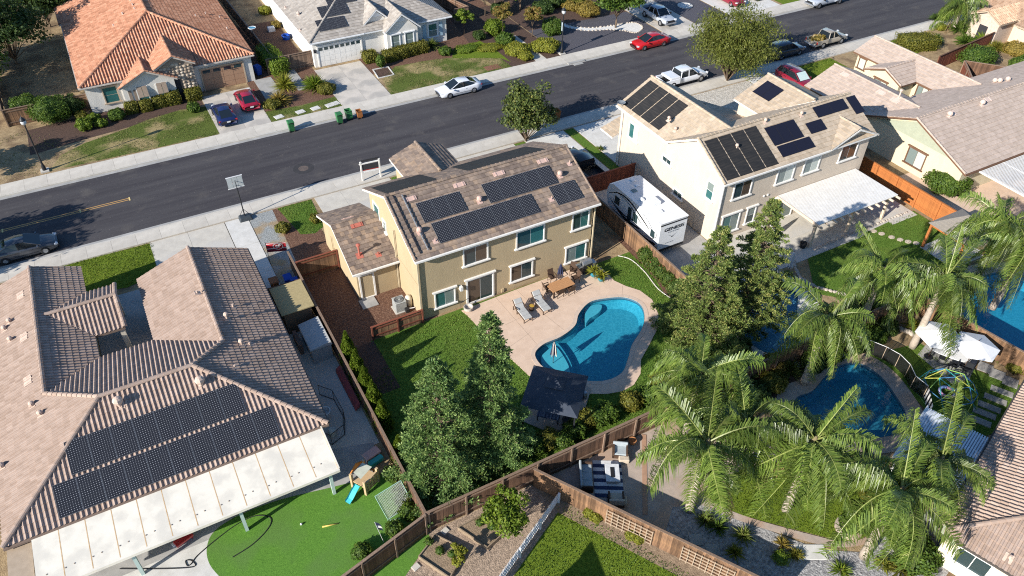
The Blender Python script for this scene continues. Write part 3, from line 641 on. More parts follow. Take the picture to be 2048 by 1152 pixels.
def pvmaterial(name, cell, line, dot, dots=True, s=0.125):
    m, nt, N, L, B = newmat(name); B.inputs['Roughness'].default_value = 0.28; B.inputs['Specular IOR Level'].default_value = 0.28
    tc = N.new('ShaderNodeTexCoord'); mp = N.new('ShaderNodeMapping'); mp.inputs['Scale'].default_value = (1/s, 1/s, 1); L.new(tc.outputs['Object'], mp.inputs[0])
    fr = N.new('ShaderNodeVectorMath'); fr.operation = 'FRACTION'; L.new(mp.outputs[0], fr.inputs[0])
    sb = N.new('ShaderNodeVectorMath'); sb.operation = 'SUBTRACT'; sb.inputs[1].default_value = (0.5, 0.5, 0); L.new(fr.outputs[0], sb.inputs[0])
    ab = N.new('ShaderNodeVectorMath'); ab.operation = 'ABSOLUTE'; L.new(sb.outputs[0], ab.inputs[0])
    sp = N.new('ShaderNodeSeparateXYZ'); L.new(ab.outputs[0], sp.inputs[0])
    ad = N.new('ShaderNodeMath'); L.new(sp.outputs[0], ad.inputs[0]); L.new(sp.outputs[1], ad.inputs[1])
    g1 = N.new('ShaderNodeMath'); g1.operation = 'GREATER_THAN'; g1.inputs[1].default_value = 0.86; L.new(ad.outputs[0], g1.inputs[0])
    mx = N.new('ShaderNodeMath'); mx.operation = 'MAXIMUM'; L.new(sp.outputs[0], mx.inputs[0]); L.new(sp.outputs[1], mx.inputs[1])
    g2 = N.new('ShaderNodeMath'); g2.operation = 'GREATER_THAN'; g2.inputs[1].default_value = 0.475; L.new(mx.outputs[0], g2.inputs[0])
    m1 = N.new('ShaderNodeMix'); m1.data_type = 'RGBA'; m1.inputs[6].default_value = (*cell, 1); m1.inputs[7].default_value = (*line, 1); L.new(g2.outputs[0], m1.inputs[0])
    m2 = N.new('ShaderNodeMix'); m2.data_type = 'RGBA'; m2.inputs[7].default_value = (*dot, 1); L.new(m1.outputs[2], m2.inputs[6])
    if dots: L.new(g1.outputs[0], m2.inputs[0])
    else: m2.inputs[0].default_value = 0
    L.new(m2.outputs[2], B.inputs['Base Color']); MATS[name] = m; return m
pv_dot = pvmaterial('pv_cells', (0.020, 0.021, 0.026), (0.038, 0.040, 0.048), (0.46, 0.47, 0.50))
pv_blk = pvmaterial('pv_black', (0.012, 0.012, 0.022), (0.015, 0.016, 0.026), (0, 0, 0), False)
alu = pm('aluminium', (0.30, 0.31, 0.32), (0.26, 0.27, 0.28), 4, 0.4, metal=0.6); blackframe = pm('black_frame', (0.02, 0.02, 0.025), None, 4, 0.4)
mat_black = pm('solar_mat', (0.014, 0.014, 0.015), (0.022, 0.021, 0.021), 2.0, 0.75, 0.004, 40, stretch=(1, 12, 1), c3=(0.03, 0.027, 0.025), s3=0.6)
def on_plane(px, py, n, c):
    d = FPX*CF+(px-1024)*CR-(py-576)*CU; o = Vector((0, 0, CAM_H)); t = (c-n.dot(o))/n.dot(d); return o+d*t
def array(label, name, plane_pt, plane_n, tl, right, down, nx, ny, pw, ph, mat=None, framemat=None, lift=0.13, gap=0.02, rows=None, group='solar arrays on the roofs', th=0.04):
    """panels on a tilted plane; tl is the world upper-left corner on the roof plane, right/down unit vectors"""
    n = Vector(plane_n).normalized(); tl = Vector(tl)+n*lift; right = Vector(right).normalized(); down = Vector(down).normalized()
    root = thing(name, label, 'solar panel', tl, 0, group)
    fm = MB(); fm.box(0, pw-gap, 0, ph-gap, -th, -0.004); pmsh = fm.mesh('panel'); pmsh.materials.append(framemat or alu)
    gm = MB(); gm.box(0.015, pw-gap-0.015, 0.015, ph-gap-0.015, -0.02, 0.0); gmsh = gm.mesh('glass'); gmsh.materials.append(mat or pv_dot)
    upv = -down; R = Matrix((right, upv, right.cross(upv))).transposed().to_4x4()
    for (i, j) in (rows or [(i, j) for j in range(ny) for i in range(nx)]):
        o = bpy.data.objects.new('panel', pmsh); COL.objects.link(o); o.parent = root
        o.matrix_local = Matrix.Translation(right*(i*pw)+down*((j+1)*ph)) @ R
        g = bpy.data.objects.new('glass', gmsh); COL.objects.link(g); g.parent = o
    rl = MB()
    for j in range(ny):
        for q in (0.25, 0.75): rl.bar(down*((j+q)*ph)-n*(th+0.03), right*(nx*pw)+down*((j+q)*ph)-n*(th+0.03), 0.04, 0.05)
    rl.build('rail', alu, root, world=False)
    return root
def pipe_vent(house_roof, p, n, h=0.3, r=0.05, mat=None, flash=0.34, cap=False, bend=False):
    m = MB(); p = Vector(p); n = Vector(n).normalized(); u = Vector((0, 0, 1)).cross(n); u = Vector((1, 0, 0)) if u.length < .01 else u.normalized(); v = n.cross(u)
    m.obox(p-u*flash/2-v*flash/2+n*0.03, u*flash, v*flash, n*0.035)
    m.tube([p, p+Vector((0, 0, h))], r, 8)
    if cap: m.lathe([(r*1.0, 0), (r*2.2, 0.02), (r*2.2, 0.12), (r*0.6, 0.17)], p+Vector((0, 0, h-0.02)), 10)
    if bend: m.sphere(p+Vector((0, 0, h)), r*2.4, 8, 6)
    return m.build('roof_vent', mat, house_roof)
def flat_vent(house_roof, p, n, mat, w=0.9, d=0.36):
    m = MB(); p = Vector(p); n = Vector(n).normalized(); u = Vector((0, 0, 1)).cross(n).normalized(); v = n.cross(u)
    m.obox(p-u*w/2-v*d/2+n*0.04, u*w, v*d, n*0.05)
    for k in (0.2, 0.8): m.obox(p-u*w/2+u*(w*k-0.05)-v*d/2+n*0.085, u*0.1, v*d, n*0.03)
    return m.build('roof_vent', mat, house_roof)
# ================================================================== H2: tan two storey house in the middle
br_tiles = tinted('tile_brown', [(0.0, (0.155, 0.118, 0.098)), (0.45, (0.215, 0.165, 0.132)), (0.8, (0.26, 0.195, 0.15)), (1.0, (0.30, 0.215, 0.15))], noise=0.22, nscale=3.0, spec=0.15)
H = thing('tan_house', 'tan stucco two storey house with solar panels facing the pool', 'house', (21.4, 43.4, 0))
st_tan = stucco('stucco_tan', (0.43, 0.335, 0.205))
wl = MB(); X0, X1, Y0, Y1 = 14.3, 28.5, 38.87, 48.1
wl.box(X0, X1, Y0, Y1, 0, 5.62)
wl.extrude([(X0, Y0, 5.62), (X0, Y1, 5.62), (X0, 43.5, 7.80)], (X1-X0, 0, 0)); wl.build('wall', st_tan, H)
wl = MB(); wl.box(11.05, 14.3, 43.05, 50.75, 0, 2.72); wl.extrude([(11.05, 43.05, 2.72), (11.05, 50.75, 2.72), (11.05, 46.8, 4.35)], (3.25, 0, 0)); wl.build('wall', st_tan, H)
wl = MB(); wl.box(17.7, 21.6, 48.1, 51.2, 0, 5.6); wl.extrude([(17.7, 51.2, 5.6), (21.6, 51.2, 5.6), (19.65, 51.2, 6.4)], (0, -3.0, 0)); wl.build('wall', st_tan, H)
band = MB(); band.box(X0-0.03, X0, 38.9, 48.0, 2.86, 3.06); band.build('trim_band', st_tan, H)
for x, y in ((14.18, 43.02), (14.2, 38.83), (28.6, 38.83)):
    dn = MB(); dn.bar((x, y-0.06, 0.1), (x, y-0.06, 5.6 if x != 14.18 else 5.4), 0.09, 0.09); dn.build('downpipe', pm('downpipe', (0.48, 0.40, 0.27), (0.42, 0.35, 0.24)), H)
R2 = Roof(H, br_tiles, white_trim, 'flat', 0.33, 0.37, 300, 3)
xe0, xe1, ye0, yr, ye1, ze, zr = 13.95, 28.84, 38.5, 43.5, 48.5, 5.76, 8.02
R2.plane((xe0, ye0, ze), (xe1, ye0, ze), (xe1, yr, zr), (xe0, yr, zr)).plane((xe0, ye1, ze), (xe1, ye1, ze), (xe1, yr, zr), (xe0, yr, zr))
R2.plane((10.7, 42.68, 2.82), (14.28, 42.68, 2.82), (14.28, 46.8, 4.55), (10.7, 46.8, 4.55)).plane((10.7, 51.0, 2.82), (14.28, 51.0, 2.82), (14.28, 46.8, 4.55), (10.7, 46.8, 4.55))
R2.plane((17.35, 51.6, 5.74), (19.68, 51.6, 6.62), (19.68, 46.7, 6.62), (17.35, 48.4, 5.74)).plane((22.0, 51.6, 5.74), (19.68, 51.6, 6.62), (19.68, 46.7, 6.62), (22.0, 48.4, 5.74))
R2.cap((xe0+0.1, yr, zr+.02), (xe1, yr, zr+.02)).cap((19.68, 46.75, 6.64), (19.68, 51.6, 6.64)).cap((xe0+.08, ye0+.1, ze+.06), (xe0+.08, yr, zr+.04), 0.37, 0.09).cap((xe1-.08, ye0+.1, ze+.06), (xe1-.08, yr, zr+.04), 0.37, 0.07)
rf2 = R2.build([((xe0, ye0-.06, ze-.07), (xe1, ye0-.06, ze-.07)), ((10.7, 42.62, 2.75), (14.28, 42.62, 2.75))], white_trim)
sl2 = Vector((0, -(zr-ze)/(yr-ye0), 1)).normalized(); upd = Vector((0, yr-ye0, zr-ze)).normalized()
def rp2(x, y): return Vector((x, y, ze+(y-ye0)*(zr-ze)/(yr-ye0)))
pink = pm('vent_pink', (0.52, 0.36, 0.30), (0.45, 0.31, 0.26), 5); red_vent = pm('vent_red', (0.42, 0.13, 0.09), (0.35, 0.11, 0.08), 5)
for x in (15.6, 19.4, 22.6, 26.3): flat_vent(rf2, rp2(x, 42.8), sl2, pink)
for x, y in ((15.15, 40.3), (20.2, 41.2), (26.95, 41.3)): pipe_vent(rf2, rp2(x, y), sl2, 0.3, 0.09, pink, 0.4, bend=True)
for x, y in ((15.9, 39.4), (25.35, 39.8), (28.2, 42.0)): pipe_vent(rf2, rp2(x, y), sl2, 0.35, 0.04, pink, 0.35)
wn_ = Vector((0, -0.42, 1)); pipe_vent(rf2, (11.75, 43.9, 3.33), wn_, 0.95, 0.075, red_vent, 0.5, cap=True); pipe_vent(rf2, (13.05, 43.55, 3.18), wn_, 0.3, 0.04, red_vent, 0.4); flat_vent(rf2, (12.5, 46.2, 4.30), wn_, red_vent); flat_vent(rf2, (12.2, 47.3, 4.34), (0, .42, 1), pink, 0.9, 0.2)
dn2 = -upd
array('three solar panels at the upper left of the tan roof slope', 'solar_array', None, sl2, rp2(15.78, 42.36), (1, 0, 0), dn2, 3, 1, 1.10, 1.68)
array('long row of seven solar panels low on the tan house roof', 'solar_array', None, sl2, rp2(16.14, 40.68), (1, 0, 0), dn2, 7, 1, 1.13, 1.68)
array('five solar panels near the ridge of the tan house', 'solar_array', None, sl2, rp2(20.88, 42.36), (1, 0, 0), dn2, 5, 1, 1.13, 1.68)
array('pair of solar panels at the right end of the tan roof', 'solar_array', None, sl2, rp2(25.6, 40.75), (1, 0, 0), dn2, 2, 1, 1.10, 1.68)
slf = Vector((0, (zr-ze)/(yr-ye0), 1)).normalized(); dnf = Vector((0, ye1-yr, ze-zr)).normalized()
def rf_(x, y): return Vector((x, y, zr+(yr-y)*(zr-ze)/(yr-ye0)))
array('black pool heating mats on the street slope, left part', 'heating_mat', None, slf, rf_(18.3, 43.9), (-1, 0, 0), dnf, 3, 1, 1.32, 4.0, mat_black, mat_black, 0.08, 0.03)
array('black pool heating mats on the street slope, right part', 'heating_mat', None, slf, rf_(27.3, 43.9), (-1, 0, 0), dnf, 5, 1, 1.32, 3.5, mat_black, mat_black, 0.08, 0.03)
# black supply pipes at the left rake
pp_ = MB(); pp_.tube([rp2(14.55, 38.9)+sl2*.12, rp2(14.55, 43.3)+sl2*.12, rf_(14.6, 44.2)+sl2*.1], 0.04, 6); pp_.build('supply_pipe', blackframe, rf2)
pp_ = MB(); pp_.tube([rp2(15.15, 38.95)+sl2*.16, rp2(15.15, 43.2)+sl2*.16], 0.05, 6); pp_.build('supply_pipe', alu, rf2)
ya = Y0; A = (1, 0, 0)
def win2(px, py, px2, py2, **k):     # window by its lower-left and upper-right glass corners on the rear wall
    a, b = atY(px, py, ya), atY(px2, py2, ya); return window(H, (a.x, ya, a.z), A, max(0.5, b.x-a.x), max(0.5, b.z-a.z), **k)
def winr(h, x0, x1, z0, z1, y, **k): return window(h, (x0, y, z0), A, x1-x0, z1-z0, **k)
winr(H, 17.75, 19.55, 3.75, 5.15, ya, glass=[glass_d, glass_br], lintel=False)
winr(H, 22.0, 24.2, 3.75, 5.15, ya, glass=[glass_d, glass_t], lintel=False)
winr(H, 26.75, 28.1, 3.75, 5.15, ya, glass=[glass_d, glass_t], lintel=False)
winr(H, 15.4, 16.85, 0.75, 2.05, ya, glass=[glass_t, glass_b])
winr(H, 21.55, 23.3, 0.75, 2.15, ya, glass=[glass_br, glass_d])
winr(H, 26.35, 28.05, 0.75, 2.15, ya, glass=[glass_b, glass_t])
d = winr(H, 17.95, 19.95, 0.12, 2.2, ya, glass=[glass_br, glass_d], sill=False, name='sliding_door', fr=0.14)
lm = MB(); lm.box(17.25, 17.45, ya-0.32, ya, 1.75, 2.1); lm.build('wall_lamp', pm('lamp_white', (0.7, 0.7, 0.66)), H)
# side door of the low wing, side windows of the gable wall
dd = window(H, (11.3, 43.05, 0.08), A, 0.95, 2.1, panes=1, glass=st_tan, sill=False, name='door', fr=0.12)
window(H, (14.3, 45.4, 3.9), (0, -1, 0), 0.55, 0.9, panes=2, split='h', glass=glass_b, lintel=False); window(H, (14.3, 47.2, 4.0), (0, -1, 0), 1.1, 1.3, panes=1, glass=glass_t, lintel=False)
um = MB(); um.box(10.86, 11.05, 47.7, 48.2, 0.5, 1.4); um.tube([(10.95, 48.4, 0.1), (10.95, 48.4, 2.4)], 0.03, 6); um.build('meter_box', st_tan, H)
# ================================================================== H1: brown barrel-tile house at the lower left
bar_tiles = tinted('tile_barrel', [(0.0, (0.31, 0.228, 0.180)), (0.5, (0.345, 0.258, 0.208)), (1.0, (0.38, 0.29, 0.238))], noise=0.08, nscale=3.0, spec=0.15)
H1 = thing('brown_roof_house', 'low house with brown barrel tiles and a white patio cover', 'house', (-3.7, 40, 0))
st_cr = stucco('stucco_cream', (0.62, 0.56, 0.46))
wl = MB(); wl.box(-11.7, 4.4, 31.1, 42.5, 0, 2.62); wl.build('wall', st_cr, H1)
wl = MB(); wl.box(-11.7, -6.6, 42.5, 52.2, 0, 2.62); wl.extrude([(-11.7, 52.2, 2.62), (-6.6, 52.2, 2.62), (-9.2, 52.2, 3.7)], (0, -8, 0)); wl.build('wall', st_cr, H1)
wl = MB(); wl.box(-2.5, 4.4, 42.5, 48.9, 0, 2.62); wl.extrude([(-2.5, 48.9, 2.62), (4.4, 48.9, 2.62), (1.0, 48.9, 4.05)], (0, -6, 0)); wl.build('wall', st_cr, H1)
pk = 0.385; zb = 2.72
def z1(d): return zb+pk*d
R1 = Roof(H1, bar_tiles, pm('fascia_brown', (0.20, 0.145, 0.115), None, 4), 'low', 0.265, 0.38, 300, 5)
xl, xr, yb = -12.15, 4.85, 30.62; s_ = 5.95; aE = (xr-s_, yb+s_, z1(s_)); aW = (xl+s_, yb+s_, z1(s_))
R1.plane((xl, yb, zb), (xr, yb, zb), aE, aW)
r2x = 0.98; d2 = xr-r2x; h2 = (r2x, yb+s_+(r2x-aE[0]), z1(d2)); yf2 = 49.45
R1.plane((xr, yb, zb), (xr, h2[1], zb), h2, aE).plane((xr, h2[1], zb), (xr, yf2, zb), (r2x, yf2, z1(d2)), h2)
r1x = -9.18; d1 = r1x-xl; h1 = (r1x, yb+s_+(aW[0]-r1x), z1(d1)); yf1 = 52.8
R1.plane((xl, yb, zb), aW, h1, (xl, h1[1], zb)).plane((xl, h1[1], zb), h1, (r1x, yf1, z1(d1)), (xl, yf1, zb))
x2l = r2x-d2; x1r = r1x+d1; yv = yb+2*s_
R1.plane((r2x, yf2, z1(d2)), (x2l, yf2, zb), (x2l, yv, zb), h2)
R1.plane((r1x, yf1, z1(d1)), (x1r, yf1, zb), (x1r, yv, zb), h1)
R1.plane(aW, aE, h2, (x2l, yv, zb), (x1r, yv, zb), h1)
# porch cross gable
py0, py1 = 44.75, 49.65; pr = (py0+py1)/2; zp = z1(pr-py0)
R1.plane((-4.35, py0, zb), (-4.35, pr, zp), (x1r-(pr-py0), pr, zp), (x1r, py0, zb)).plane((-4.35, py1, zb), (-4.35, pr, zp), (x1r-(pr-py0), pr, zp), (x1r, py1, zb))
for a, b in (((xl, yb, zb), aW), ((xr, yb, zb), aE), (aW, aE), (aW, h1), (aE, h2), (h2, (r2x, yf2, z1(d2))), (h1, (r1x, yf1, z1(d1))), ((x1r-(pr-py0), pr, zp), (-4.35, pr, zp)), ((-4.35, py0, zb), (-4.35, pr, zp)), ((-4.35, py1, zb), (-4.35, pr, zp))):
    R1.cap((a[0], a[1], a[2]+.05), (b[0], b[1], b[2]+.05), 0.38, 0.12)
rf1 = R1.build([((xl, yb-.05, zb-.06), (xr, yb-.05, zb-.06)), ((xr+.05, yb, zb-.06), (xr+.05, yf2, zb-.06))], MATS['fascia_brown'])
for y in (py0+.15, py1-.25): 
    m = MB(); m.box(-4.75, -4.45, y, y+.3, 0, 2.6); m.build('porch_post', st_cr, H1)
pinkv = pm('vent_tan', (0.55, 0.42, 0.34), (0.48, 0.36, 0.29), 5)
nR = Vector((pk, 0, 1)); nL = Vector((-pk, 0, 1)); nB = Vector((0, -pk, 1))
for px, py, hh in ((395, 587, 0.25), (455, 640, 0.5), (484, 690, 0.35), (467, 615, 0.3), (500, 690, .25), (470, 735, .2)): 
    q = on_plane(px, py, nR, nR.dot(Vector((xr, 0, zb)))); pipe_vent(rf1, q, nR, hh, 0.07, pinkv, 0.4, bend=hh > .3)
for px, py in ((10, 660), (22, 682), (65, 812), (82, 830), (5, 935), (20, 645)): 
    q = on_plane(px, py, nL, nL.dot(Vector((xl, 0, zb)))); pipe_vent(rf1, q, nL, 0.22, 0.07, pinkv, 0.4, bend=True)
for px, py in ((42, 592), (49, 675), (57, 762)): 
    q = on_plane(px, py, nL, nL.dot(Vector((xl, 0, zb)))); flat_vent(rf1, q, nL, pinkv, 0.8, 0.5)
for px, py in ((403, 771), (240, 812)): 
    q = on_plane(px, py, nB, nB.dot(Vector((0, yb, zb)))); pipe_vent(rf1, q, nB, 0.45, 0.12, pinkv, 0.5, bend=True)
dB = Vector((0, -1, -pk)).normalized()
def rb1(x, y): return Vector((x, y, zb+(y-yb)*pk))
nBn = nB.normalized()
array('upper row of eight solar panels on the brown barrel-tile roof', 'solar_array', None, nBn, rb1(-8.42, 34.72), (1, 0, 0), dB, 8, 1, 1.16, 1.98, lift=0.16)
array('lower row of ten solar panels on the brown barrel-tile roof', 'solar_array', None, nBn, rb1(-9.42, 32.72), (1, 0, 0), dB, 10, 1, 1.16, 1.90, lift=0.16)
# white insulated patio cover with its posts
pc = thing('patio_cover', 'white panelled patio cover with rusty seams behind the brown-roofed house', 'patio cover', (-4, 28.9, 0))
pcm = pm('cover_white', (0.74, 0.69, 0.59), (0.66, 0.61, 0.51), 0.8, 0.55, c3=(0.60, 0.56, 0.48), s3=0.8); rust = pm('rust_seam', (0.42, 0.27, 0.13), (0.55, 0.40, 0.24), 5)
xs = np.linspace(-10.9, 4.36, 13); xs = list(xs)
for i in range(12):
    m = MB(); a, b = xs[i]+0.02, xs[i+1]-0.02
    m.add([(a, 27.5, 2.36), (b, 27.5, 2.36), (b, 30.72, 2.62), (a, 30.72, 2.62), (a, 27.5, 2.44), (b, 27.5, 2.44), (b, 30.72, 2.70), (a, 30.72, 2.70)], [(0, 3, 2, 1), (4, 5, 6, 7), (0, 1, 5, 4), (1, 2, 6, 5), (2, 3, 7, 6), (3, 0, 4, 7)]); m.build('cover_panel', pcm, pc)
    m = MB(); m.bar((xs[i+1], 27.52, 2.435), (xs[i+1], 30.7, 2.69), 0.05, 0.02); m.build('seam', rust, pc)
    for k in (-0.22, 0.2): m = MB(); m.lathe([(0.04, 0), (0.04, 0.025), (0.0, 0.03)], (xs[i]+k*1.0+0.3, 28.2+0.1*k, 2.49), 8); m.build('bolt_cap', pm('bolt', (0.25, 0.2, 0.16)), pc)
m = MB(); m.box(-10.95, 4.4, 27.36, 27.5, 2.28, 2.47); m.build('front_gutter', pcm, pc)
m = MB(); m.bar((4.4, 27.5, 2.41), (4.4, 30.72, 2.67), 0.08, 0.14); m.build('edge_rail', pcm, pc)
post_m = pm('post_pale', (0.42, 0.52, 0.47), (0.38, 0.47, 0.43))
for p in ((665, 978), (490, 1046), (283, 1128)):
    c = at(*p); m = MB(); m.box(c.x-.09, c.x+.09, 27.72, 27.9, 0, 2.36); m.build('post', post_m, pc)
m = MB(); m.box(-12.1, -10.95, 28.3, 30.7, 2.3, 2.42); m.build('side_slab', tan_trim, pc)
# ================================================================== H3: beige two storey house with dark panels
be_tiles = tinted('tile_beige', [(0.0, (0.37, 0.295, 0.215)), (0.5, (0.41, 0.33, 0.245)), (1.0, (0.455, 0.37, 0.28))], noise=0.12, nscale=3.0, spec=0.15)
H3 = thing('beige_house', 'large beige two storey house with black panels beside the travel trailer', 'house', (46.5, 41, 0))
st_be = stucco('stucco_beige', (0.56, 0.475, 0.38))
wl = MB(); wl.box(38.7, 54.6, 36.2, 42.9, 0, 5.85); wl.extrude([(38.7, 36.2, 5.85), (38.7, 42.9, 5.85), (38.7, 39.55, 7.75)], (15.9, 0, 0)); wl.build('wall', st_be, H3)
wl = MB(); wl.box(38.72, 45.0, 42.9, 50.0, 0, 5.85); wl.extrude([(38.72, 50.0, 5.85), (45.0, 50.0, 5.85), (41.85, 50.0, 7.7)], (0, -7, 0)); wl.build('wall', st_be, H3)
wl = MB(); wl.box(48.75, 55.2, 42.9, 46.0, 0, 5.85); wl.extrude([(48.75, 46, 5.85), (55.2, 46, 5.85), (51.98, 46, 7.3)], (0, -3, 0)); wl.build('wall', st_be, H3)
wl = MB(); wl.box(45.0, 48.75, 42.9, 51.0, 0, 2.8); wl.build('wall', st_be, H3)
R3 = Roof(H3, be_tiles, white_trim, 'flat', 0.36, 0.40, 0, 11)
a, b, c_, zE, zR = 35.85, 39.6, 43.2, 5.95, 8.02
R3.plane((38.32, a, zE), (54.85, a, zE), (54.85, b, zR), (38.32, b, zR)).plane((38.32, c_, zE), (54.85, c_, zE), (54.85, b, zR), (38.32, b, zR))
R3.plane((38.4, 50.3, 5.95), (41.85, 50.3, 7.9), (41.85, b, 7.9), (38.4, c_-.1, 5.95)).plane((45.3, 50.3, 5.95), (41.85, 50.3, 7.9), (41.85, b, 7.9), (45.3, c_, 5.95))
R3.plane((48.4, 46.4, 5.95), (52.0, 46.4, 7.55), (52.0, 40.6, 7.55), (48.4, 43.3, 5.95)).plane((55.6, 46.4, 5.95), (52.0, 46.4, 7.55), (52.0, 40.6, 7.55), (55.6, 43.2, 5.95))
R3.plane((49.5, a-.1, 5.98), (52.4, a-.1, 7.10), (52.4, 38.3, 7.10), (50.2, 36.4, 6.1)).plane((55.0, a-.1, 6.0), (52.4, a-.1, 7.10), (52.4, 38.3, 7.10), (54.4, 36.4, 6.15))
R3.plane((44.6, 52.6, 2.9), (49.4, 52.6, 2.9), (49.4, 43.0, 5.2), (44.6, 43.0, 5.2)); R3.plane((38.1, 50.1, 2.9), (38.1, 52.0, 2.9), (40.3, 52.0, 3.6), (40.3, 50.1, 3.6))
for p, q in (((38.4, b, zR+.02), (54.85, b, zR+.02)), ((41.85, b, 7.93), (41.85, 50.3, 7.93)), ((52.0, 40.7, 7.58), (52.0, 46.4, 7.58)), ((52.4, 38.2, 7.13), (52.4, a, 7.13)), ((38.4, a, zE+.04), (38.4, b, zR+.02))): R3.cap(p, q, 0.4, 0.10)
rf3 = R3.build([((38.32, a-.05, zE-.06), (49.4, a-.05, zE-.06)), ((38.36, c_, 5.88), (38.36, 50.3, 5.88))], white_trim, cap_single=False)
wl = MB(); wl.extrude([(50.2, 36.19, 5.85), (54.5, 36.19, 5.85), (52.4, 36.19, 6.85)], (0, 1.0, 0)); wl.build('wall', st_be, H3)
n3 = Vector((0, -(zR-zE)/(b-a), 1)).normalized(); d3 = Vector((0, a-b, zE-zR)).normalized()
def r3(px, py): return on_plane(px, py, n3, n3.dot(Vector((0, a, zE))))
q = r3(1405, 279); q2 = r3(1450, 362)
array('four black heating mats on the left of the beige rear slope', 'heating_mat', None, n3, Vector((38.75, b-.25, zR-.14)), (1, 0, 0), d3, 4, 1, 1.33, 3.75, mat_black, mat_black, 0.07, 0.09)
array('block of three tall dark panels on the beige roof', 'solar_array', None, n3, r3(1527, 257), (1, 0, 0), d3, 3, 1, 1.05, 1.75, pv_blk, blackframe, 0.1)
array('pair of wide dark panels at the beige eave', 'solar_array', None, n3, r3(1552, 294), (1, 0, 0), d3, 2, 1, 1.75, 1.05, pv_blk, blackframe, 0.1)
array('single square dark panel beside the small beige gable', 'solar_array', None, n3, r3(1609, 248), (1, 0, 0), d3, 1, 1, 1.75, 1.05, pv_blk, blackframe, 0.1)
array('pair of wide dark panels under the right end of the beige ridge', 'solar_array', None, n3, r3(1623, 216), (1, 0, 0), d3, 2, 1, 1.75, 1.05, pv_blk, blackframe, 0.1)
array('single tall dark panel at the right end of the beige ridge', 'solar_array', None, n3, r3(1690, 196), (1, 0, 0), d3, 1, 1, 1.05, 1.75, pv_blk, blackframe, 0.1)
nw = Vector((-(7.9-5.95)/3.45, 0, 1)).normalized(); dw = Vector((-3.45, 0, 5.95-7.9)).normalized()
array('four black heating mats on the street wing of the beige house', 'heating_mat', None, nw, (41.6, 49.95, 7.76), (0, -1, 0), dw, 4, 1, 1.35, 3.3, mat_black, mat_black, 0.07, 0.09)
nw2 = Vector((-1.6/3.6, 0, 1)).normalized(); dw2 = Vector((-3.6, 0, -1.6)).normalized()
array('two dark panels on the right street gable of the beige house', 'solar_array', None, nw2, (51.4, 45.7, 7.28), (0, -1, 0), dw2, 2, 1, 1.05, 1.75, pv_blk, blackframe, 0.1)
nf = Vector((0, 2.3/9.6, 1)).normalized(); array('three dark panels on the low garage roof between the gables', 'solar_array', None, nf, (48.9, 50.2, 3.47), (-1, 0, 0), Vector((0, 9.6, -2.3)).normalized(), 2, 1, 1.7, 1.05, pv_blk, blackframe, 0.1)
sd3 = MB(); dc = Vector((38.5, 49.7, 6.1)); sd3.lathe([(0.02, 0), (0.22, 0.04), (0.36, 0.12), (0.38, 0.16), (0.34, 0.15), (0.2, 0.07), (0.02, 0.03)], dc+Vector((-.1, 0, .25)), 14, False); sd3.tube([dc, dc+Vector((-.1, 0, .3))], 0.03, 6); sd3.tube([dc+Vector((-.1, 0, .3)), dc+Vector((-.1, -.3, .75))], 0.02, 5); sd3.build('satellite_dish', pm('dish_grey', (0.18, 0.2, 0.22)), H3)
for px, py in ((1530, 246), (1602, 232), (1473, 297)): pipe_vent(rf3, r3(px, py), n3, 0.3, 0.06, pinkv, 0.35, bend=True)
for y, z in ((44.0, 6.5), (45.0, 7.0)): pipe_vent(rf3, (39.4, y-.6, z), nw, 0.3, 0.06, pinkv, 0.35, bend=True)
ya3 = 36.2
def w3(x0, x1, z0, z1_, **k): return window(H3, (x0, ya3, z0), A, x1-x0, z1_-z0, **k)
w3(39.9, 41.6, 3.95, 5.35, glass=[glass_d, glass_br], lintel=False); w3(44.4, 46.1, 4.0, 5.35, glass=[glass_b, glass_w], lintel=False); w3(47.3, 48.9, 4.1, 5.4, glass=[glass_b, glass_w], lintel=False); w3(51.4, 53.2, 4.1, 5.5, glass=[glass_d, glass_br], lintel=True)
w3(39.4, 41.1, 0.7, 2.35, glass=[glass_t, glass_b]); w3(42.0, 42.8, 0.9, 2.35, panes=2, split='h', glass=[glass_d, glass_b]); w3(45.0, 47.2, 0.1, 2.3, glass=[glass_d, glass_b], sill=False, name='sliding_door'); w3(49.5, 51.5, 0.8, 2.2, glass=glass_d)
def wl3(y, z, w, h, **k): return window(H3, (38.7, y, z), (0, -1, 0), w, h, **k)
wl3(37.9, 3.6, 0.75, 1.5, panes=2, split='h', glass=[glass_t, glass_b], lintel=False); wl3(43.6, 3.9, 1.1, 0.45, glass=glass_d, lintel=False); wl3(41.6, 1.7, 1.1, 0.5, glass=glass_d, lintel=False); wl3(48.5, 3.7, 1.2, 1.35, glass=[glass_t, glass_w], lintel=False)
dn = MB(); dn.bar((38.66, 36.14, .1), (38.66, 36.14, 5.8), .1, .1); dn.build('downpipe', white_trim, H3); dn = MB(); dn.bar((38.62, 49.6, .1), (38.62, 49.6, 5.8), .08, .08); dn.build('downpipe', white_trim, H3)
for z in (0.35,):
    for x in (43.35, 43.75): m = MB(); m.box(x, x+.14, ya3-.08, ya3, 3.1, 3.24); m.build('wall_vent', white_trim, H3)
m = MB(); m.box(38.62, 38.7, 46.4, 47.2, 0.9, 1.7); m.box(38.6, 38.7, 47.6, 48.0, 0.6, 1.5); m.build('meter_box', st_be, H3)
